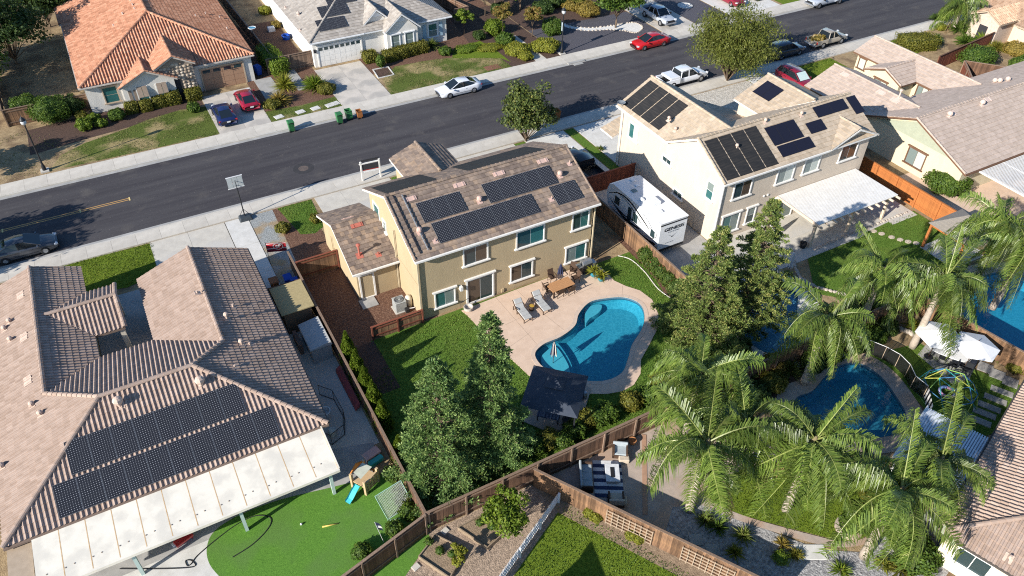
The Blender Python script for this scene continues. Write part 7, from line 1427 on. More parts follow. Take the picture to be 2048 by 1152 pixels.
m = MB(); m.box(RX0+.03, RX1-.03, RY0-.025, RY0, RZ1-.22, RZ1-.12); m.build('marker_rail', rvk, rv)
def text(body, size, loc, rot, mat, parent, name='lettering', ext=.004, bold=False, sx=1.0, shear=0.0):
    cu = bpy.data.curves.new('lettering', 'FONT'); cu.body = body; cu.size = size; cu.extrude = ext; cu.align_x = 'CENTER'; cu.align_y = 'CENTER'; cu.shear = shear
    if bold: cu.offset = size*.022
    t = bpy.data.objects.new('tmp', cu); COL.objects.link(t); me = bpy.data.meshes.new_from_object(t); bpy.data.objects.remove(t)
    o = link(name, me, mat, parent); pl = root_loc(parent) if parent else Vector((0, 0, 0)); o.location = Vector(loc)-pl; o.rotation_euler = rot; o.scale = (sx, 1, 1); return o
text('GENESIS', .42, ((RX0+RX1)/2+.05, RY0-.012, 2.42), (math.pi/2, 0, 0), rvk, rv, bold=True, sx=1.25, shear=.15); text('S U P R E M E', .15, ((RX0+RX1)/2+.05, RY0-.012, 2.12), (math.pi/2, 0, 0), rvg, rv, sx=1.3)
m = MB(); xm = (RX0+RX1)/2; m.add([(xm-.55, RY0-.01, 1.95), (xm, RY0-.01, 1.62), (xm+.55, RY0-.01, 1.95), (xm+.2, RY0-.01, 1.72), (xm, RY0-.01, 1.52), (xm-.2, RY0-.01, 1.72)], [(0, 1, 4, 5), (1, 2, 3, 4)]); m.build('emblem', rvk, rv)
text('genesissupreme', .12, (xm-.2, RY0-.012, 1.12), (math.pi/2, 0, 0), rvg, rv)
# ---------------- wheeled bins
def bin_(px, py, col, label, rz=0.0, lid=True, name='wheeled_bin', loc=None, sc_=1.0, dark=None):
    c = Vector(loc) if loc else at(px, py); root = thing(name, label, 'bin', (c.x, c.y, 0), rz, 'wheeled bins'); root.scale = (sc_,)*3
    b = MB(); b.add([(-.22, -.26, .08), (.22, -.26, .08), (.22, .24, .08), (-.22, .24, .08), (-.30, -.36, 1.02), (.30, -.36, 1.02), (.30, .34, 1.02), (-.30, .34, 1.02), (-.27, -.33, 1.0), (.27, -.33, 1.0), (.27, .31, 1.0), (-.27, .31, 1.0), (-.2, -.24, .14), (.2, -.24, .14), (.2, .22, .14), (-.2, .22, .14)],
        [(0, 3, 2, 1), (0, 1, 5, 4), (1, 2, 6, 5), (2, 3, 7, 6), (3, 0, 4, 7), (4, 5, 9, 8), (5, 6, 10, 9), (6, 7, 11, 10), (7, 4, 8, 11), (8, 9, 13, 12), (9, 10, 14, 13), (10, 11, 15, 14), (11, 8, 12, 15), (12, 13, 14, 15)]); b.build('body', col, root, world=False)
    l_ = MB()
    if lid: l_.add([(-.32, -.40, 1.03), (.32, -.40, 1.03), (.32, .38, 1.05), (-.32, .38, 1.05), (-.27, -.33, 1.10), (.27, -.33, 1.10), (.27, .32, 1.14), (-.27, .32, 1.14)], [(0, 3, 2, 1), (4, 5, 6, 7), (0, 1, 5, 4), (1, 2, 6, 5), (2, 3, 7, 6), (3, 0, 4, 7)])
    else: l_.cbox((0, .42, .70), .6, .05, .72, 0, .12)
    l_.build('lid', col, root, world=False)
    h = MB(); h.tube([(-.24, .42, .98), (.24, .42, .98)], .022, 6); h.build('handle', dark or blackpl, root, world=False)
    for s in (-1, 1): w = MB(); w.lathe([(.0, -.03), (.12, -.03), (.12, .03), (0, .03)], (0, 0, 0), 12); w.v = [(s*.25+v[2], .24+v[0], .12+v[1]) for v in w.v]; w.build('wheel', rubber, root, world=False)
    return root
bg_ = pm('bin_green', (0.035, 0.155, 0.055), (0.028, 0.13, 0.045), 3, .5); bb = pm('bin_brown', (0.30, 0.115, 0.035), (0.25, 0.095, 0.03), 3, .5); bd = pm('bin_darkgreen', (0.025, 0.085, 0.055), None, 3, .5); bl_ = pm('bin_blue', (0.012, 0.07, 0.40), (0.01, 0.06, 0.33), 3, .5)
bin_(584, 262, bg_, 'green bin standing alone at the kerb', math.pi); bin_(680, 246, bg_, 'closed green bin in the pair by the drive', math.pi); bin_(698, 238, bg_, 'open green bin with its lid hanging back', math.pi, lid=False); bin_(719, 236, bb, 'small brown bin at the drive apron', math.pi, lid=False, sc_=.85)
bin_(0, 0, bb, 'brown bin at the kerb behind the glossy street tree', 0, lid=False, loc=(38.3, 59.9, 0), sc_=.95); bin_(0, 0, bg_, 'green bin half hidden by the glossy street tree', 0, loc=(37.0, 59.9, 0))
bin_(648, 705, bd, 'dark green bin at the end of the grey storage shed', -math.pi/2); bin_(580, 575, bl_, 'left blue bin in the dark fenced corner', 0); bin_(594, 582, bl_, 'right blue bin in the dark fenced corner', 0); bin_(552, 582, bb, 'dull brown bin beside the blue bins', 0)
bin_(518, 150, bl_, 'blue bin at the terracotta house corner', 0.3)
# ---------------- street lamps, sign, hoop, flag
irn = pm('lamp_iron', (0.022, 0.024, 0.028), None, 4, .5)
def lamp(x, y, label):
    root = thing('street_lamp', label, 'street lamp', (x, y, 0), 0, 'street lamps')
    m = MB(); m.box(-.35, .35, -.35, .35, 0, .13); m.build('base_slab', concrete, root, world=False)
    m = MB(); m.lathe([(.17, .1), (.17, .5), (.10, .7), (.075, 1.0), (.055, 4.55), (.09, 4.6), (.05, 4.7)], (0, 0, 0), 12); m.build('pole', irn, root, world=False, smooth=True)
    m = MB(); m.lathe([(.10, 4.7), (.23, 4.85), (.24, 5.15)], (0, 0, 0), 12); m.build('glass', pm('lamp_globe', (0.55, 0.57, 0.58), None, 3, .15), root, world=False, smooth=True)
    m = MB(); m.lathe([(.28, 5.13), (.25, 5.2), (.12, 5.38), (.03, 5.45), (.02, 5.6)], (0, 0, 0), 12); m.build('cap', irn, root, world=False, smooth=True); return root
lamp(-8.0, 73.2, 'black street lamp on the dry verge at the left'); l2 = lamp(46.85, 72.95, 'black street lamp with a small banner by the gravel yard')
m = MB(); m.box(.08, .10, -.02, .45, 2.6, 3.6); m.v = [(v[0], v[1], v[2]) for v in m.v]; m.build('banner', pm('banner', (0.35, 0.42, 0.45)), l2, world=False)
c = at(778, 365); sg = thing('sale_sign', 'white post sign with a black photo panel by the entrance', 'sign', (17.05, 56.0, 0)); a_, b_ = at(726, 364), at(762, 356)
for p in (a_, b_): m = MB(); m.box(p.x-.06, p.x+.06, p.y-.06, p.y+.06, 0, 2.0); m.box(p.x-.075, p.x+.075, p.y-.075, p.y+.075, 2.0, 2.06); m.build('post', white_trim, sg)
m = MB(); m.bar((a_.x-.15, a_.y, 1.85), (b_.x+.1, b_.y, 1.85), .09, .1); m.build('crossbar', white_trim, sg)
m = MB(); m.bar((a_.x+.12, a_.y, 1.3), (b_.x-.12, b_.y, 1.3), .03, .8); m.build('panel', pm('sign_black', (0.03, 0.03, 0.035), None), sg); m = MB(); m.bar((a_.x+.12, a_.y-.02, 1.02), (b_.x-.12, b_.y-.02, 1.02), .03, .2); m.build('panel_strip', plate, sg); m = MB(); m.bar((a_.x+.12, a_.y-.02, 1.16), (b_.x-.12, b_.y-.02, 1.16), .03, .06); m.build('panel_strip', redlamp, sg)
m = MB(); m.bar((a_.x+.05, a_.y, 2.13), (b_.x, b_.y, 2.13), .03, .18); m.build('name_rider', MATS['sign_black'], sg)
# basketball hoop, seen from behind
c = at(491, 437); hp = thing('basketball_hoop', 'portable basketball hoop facing the street', 'basketball hoop', (c.x, c.y, 0))
m = MB(); m.add([(c.x-.55, c.y-.5, 0), (c.x+.55, c.y-.5, 0), (c.x+.55, c.y+.55, 0), (c.x-.55, c.y+.55, 0), (c.x-.42, c.y-.36, .32), (c.x+.42, c.y-.36, .32), (c.x+.42, c.y+.4, .22), (c.x-.42, c.y+.4, .22)], [(0, 3, 2, 1), (4, 5, 6, 7), (0, 1, 5, 4), (1, 2, 6, 5), (2, 3, 7, 6), (3, 0, 4, 7)]); m.build('base', pm('hoop_base', (0.045, 0.055, 0.065), None, 4, .6), hp, bevel=.05)
m = MB(); m.tube([(c.x, c.y, .25), (c.x-.02, c.y+.15, 3.0)], .05, 8); m.build('pole', irn, hp)
for s in (-1, 1): m = MB(); m.tube([(c.x+s*.4, c.y+.1, .3), (c.x, c.y+.06, .95)], .022, 5); m.build('strut', irn, hp)
for s in (-1, 0, 1): m = MB(); m.box(c.x+s*.42-.2, c.x+s*.42+.2, c.y+.62, c.y+.66, 2.75, 3.75); m.build('backboard_panel', pm('backboard', (0.42, 0.45, 0.45), (0.36, 0.39, 0.39), 2, .2), hp)
for z in (2.73, 3.77): m = MB(); m.box(c.x-.66, c.x+.66, c.y+.60, c.y+.68, z-.03, z+.03); m.build('backboard_frame', plate, hp)
for z in (3.0, 3.4): m = MB(); m.tube([(c.x-.02, c.y+.15, z-.25), (c.x, c.y+.62, z)], .03, 5); m.build('arm', irn, hp)
m = MB(); R_ = [(c.x+.23*math.cos(t), c.y+.95+.23*math.sin(t), 3.05) for t in np.linspace(0, 2*math.pi, 13)]; m.tube(R_, .015, 5); m.build('rim', redlamp, hp)
# flag
f0 = at(541, 528); fl = thing('flag', 'red team flag with a white oval emblem on a thin pole', 'flag', (f0.x, f0.y, 0)); m = MB(); m.tube([(f0.x, f0.y, 0), (f0.x, f0.y, 2.1)], .02, 6); m.build('pole', irn, fl)
frd = pm('flag_red', (0.42, 0.02, 0.03), (0.34, 0.015, 0.025), 2, .8); fwh = pm('flag_white', (0.75, 0.73, 0.7), None, 2, .8); fgo = pm('flag_maroon', (0.16, 0.012, 0.03), None, 2, .8)
def fpt(u, v, e=0.0): return (f0.x+u*1.45, f0.y-.10*math.sin(u*5)+e-.25*u, 2.0-.85*(1-v)-.22*u*u+.05*math.sin(u*6))
def fpatch(us, vs, mat, e, nm):
    m = MB(); V = [fpt(u, v, e) for v in vs for u in us]; n = len(us); m.add(V, [(j*n+i, j*n+i+1, (j+1)*n+i+1, (j+1)*n+i) for j in range(len(vs)-1) for i in range(n-1)]); return m.build(nm, mat, fl)
U_ = list(np.linspace(0, 1, 13)); fpatch(U_, [0, .33], fgo, 0, 'cloth'); fpatch(U_, [.33, .40], fwh, 0, 'stripe'); fpatch(U_, [.40, .88], frd, 0, 'cloth'); fpatch(U_, [.88, .94], fwh, 0, 'stripe'); fpatch(U_, [.94, 1.0], frd, 0, 'cloth')
for e, ra, rb_, mt in ((-.012, .27, .36, fwh), (-.02, .23, .30, frd)):
    m = MB(); V = [fpt(.58, .60, e)]+[fpt(.58+ra*math.cos(t), .60+rb_*math.sin(t), e) for t in np.linspace(0, 2*math.pi, 20, endpoint=False)]; m.add(V, [(0, 1+k, 1+(k+1) % 20) for k in range(20)]); m.build('emblem', mt, fl)
q = fpt(.58, .60, -.03); text('SF', .42, (q[0], q[1]-.005, q[2]), (math.pi/2, 0, 0), fwh, fl, bold=True)
# ================================================================== pool garden furniture
cush = pm('cushion_grey', (0.40, 0.40, 0.39), (0.34, 0.34, 0.33), 4, .9, .004, 30); wick = pm('wicker_brown', (0.085, 0.05, 0.032), (0.06, 0.036, 0.024), 8, .7); teak = pm('teak', (0.46, 0.245, 0.115), (0.38, 0.195, 0.09), 3, .6, .002, 20, stretch=(1, 8, 1)); navy = pm('navy_cloth', (0.018, 0.022, 0.055), (0.03, 0.035, 0.075), 4, .85); 
def lounger(foot, head, label):
    a, b = at(*foot, .05), at(*head, .05); d = (b-a); rz = math.atan2(d.y, d.x); root = thing('chaise_lounge', label, 'lounger', (a.x, a.y, .05), rz, 'chaise lounges')
    L = 1.25; 
    for i in range(3): m = MB(); m.box(i*L/3+.01, (i+1)*L/3-.01, -.31, .31, .34, .44); m.build('cushion', cush, root, world=False, bevel=.03)
    for i in range(2):
        m = MB(); t0, t1 = i*.4, (i+1)*.4-.02; f = lambda t: (L+t*math.cos(.75), .34+t*math.sin(.75)); x0_, z0_ = f(t0); x1_, z1_ = f(t1); m.obox((x0_, -.31, z0_), (x1_-x0_, 0, z1_-z0_), (0, .62, 0), (-.1*math.sin(.75), 0, .1*math.cos(.75))); m.build('back_cushion', cush, root, world=False, bevel=.03)
    for s in (-1, 1):
        m = MB(); m.bar((-.02, s*.33, .31), (L+.02, s*.33, .31), .05, .06); m.build('frame_rail', wick, root, world=False)
        m = MB(); m.bar((L, s*.33, .31), (L+.6, s*.33, .85), .05, .05); m.build('back_rail', wick, root, world=False)
        for x in (.06, L-.1, L+.45): m = MB(); m.box(x-.025, x+.025, s*.33-.025, s*.33+.025, 0, .32 if x < L else .33); m.build('leg', wick, root, world=False)
        m = MB(); m.bar((L-.25, s*.36, .55), (L+.25, s*.36, .58), .06, .03); m.build('armrest', wick, root, world=False)
    return root
lounger((1057, 645), (1024, 603), 'grey cushioned chaise lounge nearer the house wall end of the deck'); lounger((1095, 628), (1062, 590), 'grey cushioned chaise lounge nearer the dining table')
c = at(1063, 620, .05); st_ = thing('side_table', 'small round basket table between the chaise lounges', 'side table', (c.x, c.y, .05))
m = MB(); m.lathe([(.16, 0), (.20, .35), (.24, .42), (.24, .45), (.20, .44), (.18, .36)], (0, 0, 0), 14); m.build('basket', wick, st_, world=False); m = MB(); m.lathe([(.0, .40), (.19, .40), (.19, .415), (0, .42)], (0, 0, 0), 14); m.build('top', pm('amber_glass', (0.45, 0.28, 0.05), None, 3, .3), st_, world=False)
tc_ = at(1121, 569, .75); tb = thing('dining_table', 'slatted wooden dining table on the pool deck', 'table', (tc_.x, tc_.y, .05), math.radians(2))
for i in range(6): m = MB(); m.box(-.98, .98, -.51+i*.17+.004, -.51+(i+1)*.17-.004, .68, .72); m.build('plank', teak, tb, world=False)
for sx in (-1, 1):
    for sy in (-1, 1): m = MB(); m.box(sx*.85-.04, sx*.85+.04, sy*.42-.04, sy*.42+.04, 0, .68); m.build('leg', wick, tb, world=False)
m = MB(); m.box(-.9, .9, -.45, .45, .62, .675); m.build('apron', wick, tb, world=False)
def umbrella_closed(px, py, z0, h, mats, label, base=True, z=.05, loc=None, tilt=0.0):
    c = Vector(loc) if loc else at(px, py, z); root = thing('closed_umbrella', label, 'umbrella', (c.x, c.y, z), 0, 'closed umbrellas')
    m = MB(); m.tube([(0, 0, 0), (0, 0, h)], .022, 6); m.build('pole', wick, root, world=False)
    n = 8
    for k in range(n):
        a0, a1 = 2*math.pi*k/n, 2*math.pi*(k+1)/n; am = (a0+a1)/2; r0, r1 = .09, .26; m = MB()
        m.add([(0, 0, h), (r0*math.cos(a0), r0*math.sin(a0), h-.35), (r0*1.4*math.cos(am), r0*1.4*math.sin(am), h-.35), (r0*math.cos(a1), r0*math.sin(a1), h-.35), (r1*.5*math.cos(a0), r1*.5*math.sin(a0), z0+.18), (r1*math.cos(am), r1*math.sin(am), z0), (r1*.5*math.cos(a1), r1*.5*math.sin(a1), z0+.18)], [(0, 1, 2), (0, 2, 3), (1, 4, 5, 2), (2, 5, 6, 3)]); m.build('cloth_fold', mats[k % len(mats)], root, world=False)
    if base: m = MB(); m.lathe([(.28, 0), (.28, .06), (.06, .1)], (0, 0, 0), 14); m.build('base', irn, root, world=False)
    return root
umbrella_closed(1119, 574, 1.25, 2.35, [navy], 'closed navy umbrella through the wooden table', base=False)
umbrella_closed(1106, 726, .75, 2.1, [pm('stripe_white', (0.68, 0.64, 0.56), None, 3, .8), navy], 'closed navy and white striped umbrella standing in the pool', base=False, z=-.25)
def chair(px, py, rz, label):
    c = at(px, py, .05); root = thing('patio_chair', label, 'chair', (c.x, c.y, .05), rz, 'dining chairs')
    m = MB(); m.box(-.24, .24, -.24, .24, .40, .44); m.build('seat', wick, root, world=False); m = MB(); m.obox((-.24, -.25, .44), (.48, 0, 0), (0, -.14, .50), (0, .03, .008)); m.build('backrest', wick, root, world=False)
    for sx in (-1, 1):
        for y in (-.22, .22): m = MB(); m.box(sx*.25-.018, sx*.25+.018, y-.018, y+.018, 0, .62 if y < 0 else .6); m.build('leg', wick, root, world=False)
        m = MB(); m.bar((sx*.27, -.28, .62), (sx*.27, .24, .62), .05, .03); m.build('armrest', wick, root, world=False)
    return root
chair(1104, 562, math.pi, 'brown patio chair at the wall side of the table'); chair(1094, 583, -math.pi/2, 'brown patio chair at the left end of the table'); chair(1118, 592, 0, 'brown patio chair on the pool side, left one'); chair(1140, 586, 0, 'brown patio chair on the pool side, right one'); chair(1150, 563, math.pi/2, 'brown patio chair at the right end of the table'); chair(1146, 548, math.pi*.8, 'brown patio chair pushed back near the grill')
# grill
c = at(1172, 545, .05); gl = thing('barbecue_grill', 'stainless barbecue with open side shelf in the deck corner', 'grill', (c.x, c.y+.1, .05), .0); ss = pm('stainless', (0.40, 0.41, 0.42), (0.33, 0.34, 0.35), 4, .3, metal=.7)
m = MB(); m.box(-.42, .42, -.28, .28, .08, .85); m.build('cabinet', blackpl, gl, world=False, bevel=.02); m = MB(); m.box(-.8, -.44, -.26, .26, .80, .85); m.build('side_shelf', ss, gl, world=False); m = MB(); m.box(.44, .8, -.26, .26, .80, .85); m.build('side_shelf', ss, gl, world=False)
m = MB(); m.extrude([(-.42, -.28, .86), (-.42, .28, .86), (-.42, .28, 1.1), (-.42, .1, 1.22), (-.42, -.15, 1.18), (-.42, -.28, 1.0)], (.84, 0, 0)); m.build('lid', ss, gl, world=False, bevel=.03); m = MB(); m.tube([(-.3, -.33, 1.02), (.3, -.33, 1.02)], .018, 6); m.build('handle', ss, gl, world=False)
# blue pots with sago plants
bpot = pm('glazed_blue', (0.02, 0.27, 0.36), (0.015, 0.20, 0.30), 4, .2)
for i, p in enumerate([(1187, 552), (1202, 561)]):
    c = at(*p, .05); r = thing('planter_pot', ['left glazed turquoise pot with a spiky plant', 'right glazed turquoise pot with a spiky plant'][i], 'planter', (c.x, c.y, .05), i*1.0, 'turquoise pots'); m = MB(); m.lathe([(.18, 0), (.29, .22), (.30, .40), (.33, .45), (.27, .45), (.24, .36)], (0, 0, 0), 16); m.build('pot', bpot, r, world=False, smooth=True)
    o = bpy.data.objects.new('foliage', bush_mesh(.7, .7, .75, 200+i, 'yellow', 110, .09, spiky=True)); COL.objects.link(o); o.parent = r; o.location = (0, 0, .38)
# kettle stand and pots by the slider
c = at(937, 620, .05); kp = thing('garden_tub', 'pale round tub on a wire stand by the sliding door', 'tub', (c.x, c.y, .05)); m = MB(); m.lathe([(.22, .0), (.34, .12), (.36, .34), (.30, .34), (.26, .16)], (0, 0, 0), 16); m.build('bowl', pm('tub_stone', (0.52, 0.47, 0.41), None, 4), kp, world=False); m = MB(); m.tube([(-.5, .2, 0), (-.5, .2, .75), (.2, .35, .80)], .02, 5); m.build('stand', irn, kp, world=False)
for i, p in enumerate([(1078, 552), (1005, 584)]): c = at(*p, .05); m = MB(); m.box(c.x-.11, c.x+.11, c.y-.05, c.y+.12, .05, .38); single('hose_box', m, st_tan, ['small tan wall box under the middle window', 'small tan wall box beside the sliding door'][i], 'wall box')
# gazebo (turned)
gz = Vector((18.1, 26.9, 0)); gr_ = math.radians(-43.5); gzr = thing('gazebo', 'dark navy two tier gazebo at the foot of the pool', 'gazebo', gz, gr_); gcl = pm('gazebo_cloth', (0.034, 0.044, 0.064), (0.048, 0.058, 0.078), 3, .8)
hw, hd = 1.75, 1.75
def tier(w, z0_, z1_, t, nm):
    for k in range(4):
        a0 = math.pi/2*k+math.pi/4; p = [Vector((math.cos(a0)*w*1.414, math.sin(a0)*w*1.414, z0_)), Vector((math.cos(a0+math.pi/2)*w*1.414, math.sin(a0+math.pi/2)*w*1.414, z0_)), Vector((math.cos(a0+math.pi/2)*t*1.414, math.sin(a0+math.pi/2)*t*1.414, z1_)), Vector((math.cos(a0)*t*1.414, math.sin(a0)*t*1.414, z1_))]
        m = MB(); m.extrude(p if t > .02 else p[:3], (0, 0, .02)); m.build(nm, gcl, gzr, world=False)
tier(1.78, 2.2, 3.0, .42, 'canopy_panel'); tier(.58, 3.03, 3.5, .01, 'top_tier_panel'); 
m = MB(); m.box(-.42, .42, -.42, .42, 2.94, 3.05); m.build('vent_frame', irn, gzr, world=False)
for sx in (-1, 1):
    for sy in (-1, 1): m = MB(); m.box(sx*1.6-.05, sx*1.6+.05, sy*1.6-.05, sy*1.6+.05, .075, 2.26); m.build('post', irn, gzr, world=False)
    m = MB(); m.box(-1.7, 1.7, sx*1.6-.03, sx*1.6+.03, 2.15, 2.25); m.build('beam', irn, gzr, world=False); m = MB(); m.box(sx*1.6-.03, sx*1.6+.03, -1.7, 1.7, 2.15, 2.25); m.build('beam', irn, gzr, world=False)
c = at(1097, 832, .4); sf = thing('swing_bench', 'navy striped bench in the gazebo shade', 'bench', (c.x, c.y, .075), gr_); nst = pm('bench_stripe', (0.05, 0.06, 0.12), (0.22, 0.24, 0.30), 1, .9, stretch=(9, .05, .05), detail=0)
m = MB(); m.box(-.7, .7, -.28, .28, .38, .50); m.build('seat', nst, sf, world=False); m = MB(); m.box(-.7, .7, .24, .34, .48, .95); m.build('backrest', nst, sf, world=False)
for sx in (-1, 1):
    for y in (-.24, .26): m = MB(); m.box(sx*.66-.03, sx*.66+.03, y-.03, y+.03, 0, .38); m.build('leg', irn, sf, world=False)
c = at(1135, 842, .3); m = MB(); m.lathe([(.30, 0), (.34, .32), (.36, .36), (.30, .36), (.05, .34)], (c.x, c.y, .075), 14); single('fire_bowl', m, blackpl, 'dark round fire bowl beside the striped bench', 'fire bowl')
c = at(1170, 790, .3); m = MB(); m.lathe([(.14, 0), (.17, .3), (.10, .42), (.12, .5)], (c.x, c.y, .075), 12); single('lantern', m, ss, 'pale lantern at the corner of the gazebo pad', 'lantern')
# side yard equipment
c = at(800, 618); ac = thing('air_conditioner', 'grey air conditioner box against the tan house', 'air conditioner', (c.x, c.y, 0)); acm = pm('ac_grey', (0.34, 0.35, 0.34), (0.28, 0.29, 0.28), 4, .6)
m = MB(); m.box(-.5, .5, -.5, .5, 0, .08); m.build('pad', concrete, ac, world=False)
for i in range(12): m = MB(); m.box(-.40, .40, -.405, .405, .12+i*.06, .165+i*.06); m.build('louvre', acm, ac, world=False)
m = MB(); m.box(-.37, .37, -.37, .37, .08, .88); m.build('core', blackpl, ac, world=False); m = MB(); m.box(-.42, .42, -.42, .42, .86, .93); m.build('top', acm, ac, world=False, bevel=.02)
for r in (.12, .2, .28, .34): m = MB(); m.tube([(r*math.cos(t), r*math.sin(t), .945) for t in np.linspace(0, 2*math.pi, 17)], .012, 4); m.build('fan_guard', blackpl, ac, world=False)
c = at(818, 612); pe = thing('pool_filter', 'cream dome pool filter with pipes behind the short fence', 'pool filter', (c.x, c.y, 0)); m = MB(); m.lathe([(.26, 0), (.28, .5), (.28, .75), (.2, .95), (.05, 1.02)], (0, 0, 0), 16); m.build('tank', pm('filter_cream', (0.66, 0.60, 0.48), None, 4, .5), pe, world=False, smooth=True)
m = MB(); m.tube([(.3, -.1, .2), (.55, -.1, .2), (.55, -.45, .2), (.2, -.6, .25), (-.3, -.55, .3)], .04, 6); m.build('pipe', plate, pe, world=False); m = MB(); m.cbox((-.35, -.45, .2), .3, .5, .3); m.build('pump', blackpl, pe, world=False, bevel=.03)
m = MB(); m.box(10.9, 12.1, 41.9, 42.95, 0, .07); single('door_step', m, concrete_g, 'concrete step at the side door of the low wing', 'step')
# ================================================================== H1 yard: sheds and clutter
shd = thing('garden_shed', 'small shed with a tan shingled roof beside the fence', 'shed', (6.3, 44, 0)); shm = pm('shingle_tan', (0.36, 0.29, 0.15), (0.29, 0.235, 0.12), 6, .9, .004, 20); q0, q1 = at(570, 575, 2.1), at(637, 612, 2.1)
m = MB(); m.box(5.35, 7.25, 41.9, 44.7, 0, 2.0); m.build('wall', pm('shed_wall', (0.16, 0.11, 0.07), None, 4), shd)
for i in range(9):
    y0_ = 41.7+i*.355; m = MB(); m.add([(5.15, y0_, 2.02), (7.45, y0_, 2.02), (7.45, y0_+.35, 2.02), (5.15, y0_+.35, 2.02), (5.15, y0_, 2.07), (7.45, y0_, 2.12), (7.45, y0_+.35, 2.12), (5.15, y0_+.35, 2.07)], [(0, 3, 2, 1), (4, 5, 6, 7), (0, 1, 5, 4), (1, 2, 6, 5), (2, 3, 7, 6), (3, 0, 4, 7)]); m.build('shingle_course', shm, shd)
sg2 = thing('storage_cabinet', 'long grey storage cabinet with a ridged lid by the fence', 'cabinet', (6.75, 39.6, 0)); cg = pm('cabinet_grey', (0.36, 0.365, 0.36), (0.30, 0.305, 0.30), 4, .6); m = MB(); m.box(6.05, 7.4, 38.3, 41.0, 0, 1.35); m.build('body', cg, sg2)
m = MB(); m.add([(5.95, 38.2, 1.35), (7.48, 38.2, 1.35), (7.48, 41.1, 1.35), (5.95, 41.1, 1.35), (6.0, 38.25, 1.42), (7.42, 38.25, 1.62), (7.42, 41.05, 1.62), (6.0, 41.05, 1.42)], [(0, 3, 2, 1), (4, 5, 6, 7), (0, 1, 5, 4), (1, 2, 6, 5), (2, 3, 7, 6), (3, 0, 4, 7)]); m.build('lid', cg, sg2)
m = MB(); m.box(5.5, 5.75, 39.6, 41.2, 0, .9); single('stacked_board', m, pm('old_board', (0.20, 0.13, 0.10), None, 4), 'brown board leaning against the grey storage cabinet', 'board')
m = MB(); m.obox((7.05, 33.0, .05), (.35, 0, .25), (0, 3.9, 0), (.05, 0, .30)); single('red_kayak', m, pm('kayak_red', (0.26, 0.05, 0.05), (0.2, 0.04, 0.04), 3, .5), 'long dark red board lying along the side fence', 'board', bevel=.05)
# dog pen
c = at(690, 835); pen = thing('mesh_pen', 'octagonal black mesh pet pen beside the patio cover', 'pet pen', (5.3, 31.6, 0)); penm = pm('pen_mesh', (0.03, 0.03, 0.032), None, 4, .8)
pts_ = pp((640, 790), (668, 800), (690, 840), (690, 870), (665, 890), (640, 880)); 
for i in range(len(pts_)-1):
    a_, b_ = pts_[i], pts_[i+1]; m = MB(); m.bar((*a_, .95), (*b_, .95), .03); m.bar((*a_, .06), (*b_, .06), .03); m.bar((*a_, 0), (*a_, .98), .03); m.build('frame', penm, pen)
    for k in range(1, 9): t = k/9; m = MB(); m.bar((a_[0]+(b_[0]-a_[0])*t, a_[1]+(b_[1]-a_[1])*t, .06), (a_[0]+(b_[0]-a_[0])*t, a_[1]+(b_[1]-a_[1])*t, .95), .01); m.build('mesh_wire', penm, pen)
c = at(651, 830); m = MB(); m.lathe([(.30, 0), (.36, .4), (.38, .42), (.32, .42), (.28, .1), (0, .08)], (c.x, c.y, 0), 16); single('white_tub', m, plate, 'white round tub in the pet pen', 'tub'); c = at(666, 868); m = MB(); m.lathe([(.26, 0), (.30, .12), (.26, .16), (.26, .38), (.22, .42), (.04, .44)], (c.x, c.y, 0), 16); single('lidded_pot', m, pm('pot_pale', (0.52, 0.52, 0.46), None), 'pale lidded pot in the pet pen', 'pot')
# water tables
c = at(743, 907, .4); m = MB(); m.cbox((c.x, c.y, .42), 1.05, .58, .10, .25); 
for sx in (-.4, .4):
    for sy in (-.2, .2): m.cbox((c.x+sx, c.y+sy, .19), .08, .08, .38, .25)
single('play_table', m, pm('toy_pink', (0.50, 0.34, 0.30), (0.44, 0.30, 0.27), 3, .5), 'pinkish toy table on the concrete by the fence', 'toy table', bevel=.03); c = at(752, 922, .2); m = MB(); m.cbox((c.x, c.y, .2), .95, .36, .34, .25); single('toy_bin', m, pm('toy_turquoise', (0.03, 0.36, 0.34), None, 3, .4), 'turquoise toy chest beside the pink table', 'toy chest', bevel=.05)
# play set
c = at(732, 968); ps = thing('play_set', 'tan plastic climber with a turquoise slide at the turf edge', 'play set', (c.x, c.y, 0), math.radians(30)); tanp = pm('plastic_tan', (0.50, 0.36, 0.21), (0.44, 0.31, 0.18), 3, .5); tq = pm('plastic_turquoise', (0.06, 0.42, 0.46), (0.05, 0.36, 0.40), 3, .35); ora = pm('plastic_orange', (0.55, 0.19, 0.03), None, 3, .4)
for sx in (-.55, .55):
    for sy in (-.5, .5): m = MB(); m.box(sx-.08, sx+.08, sy-.08, sy+.08, 0, 1.25); m.build('post', tanp, ps, world=False, bevel=.02)
m = MB(); m.box(-.55, .55, -.5, .5, .55, .63); m.build('deck', tanp, ps, world=False)
for z in (.25, .5, .75, 1.0): m = MB(); m.box(-.55, .55, -.56, -.46, z-.06, z+.06); m.build('brick_rail', tanp, ps, world=False)
for x in (-.3, 0, .3): m = MB(); m.box(x-.05, x+.05, -.57, -.45, .2, 1.05); m.build('rail_upright', tanp, ps, world=False)
m = MB(); P0 = [(-.62, .62), (-.95, .45), (-1.35, .18), (-1.6, .10)]; V = []
for x, z in P0: V += [(x, -.2, z+.12), (x, -.17, z), (x, .17, z), (x, .2, z+.12)]
m.add(V, [(i*4+k, i*4+k+1, (i+1)*4+k+1, (i+1)*4+k) for i in range(3) for k in range(3)]); m.build('slide', tq, ps, world=False); m = MB(); m.add([(.62, -.25, .6), (.62, .25, .6), (1.05, .2, .1), (1.05, -.2, .1)], [(0, 1, 2, 3)]); m.build('ramp', ora, ps, world=False)
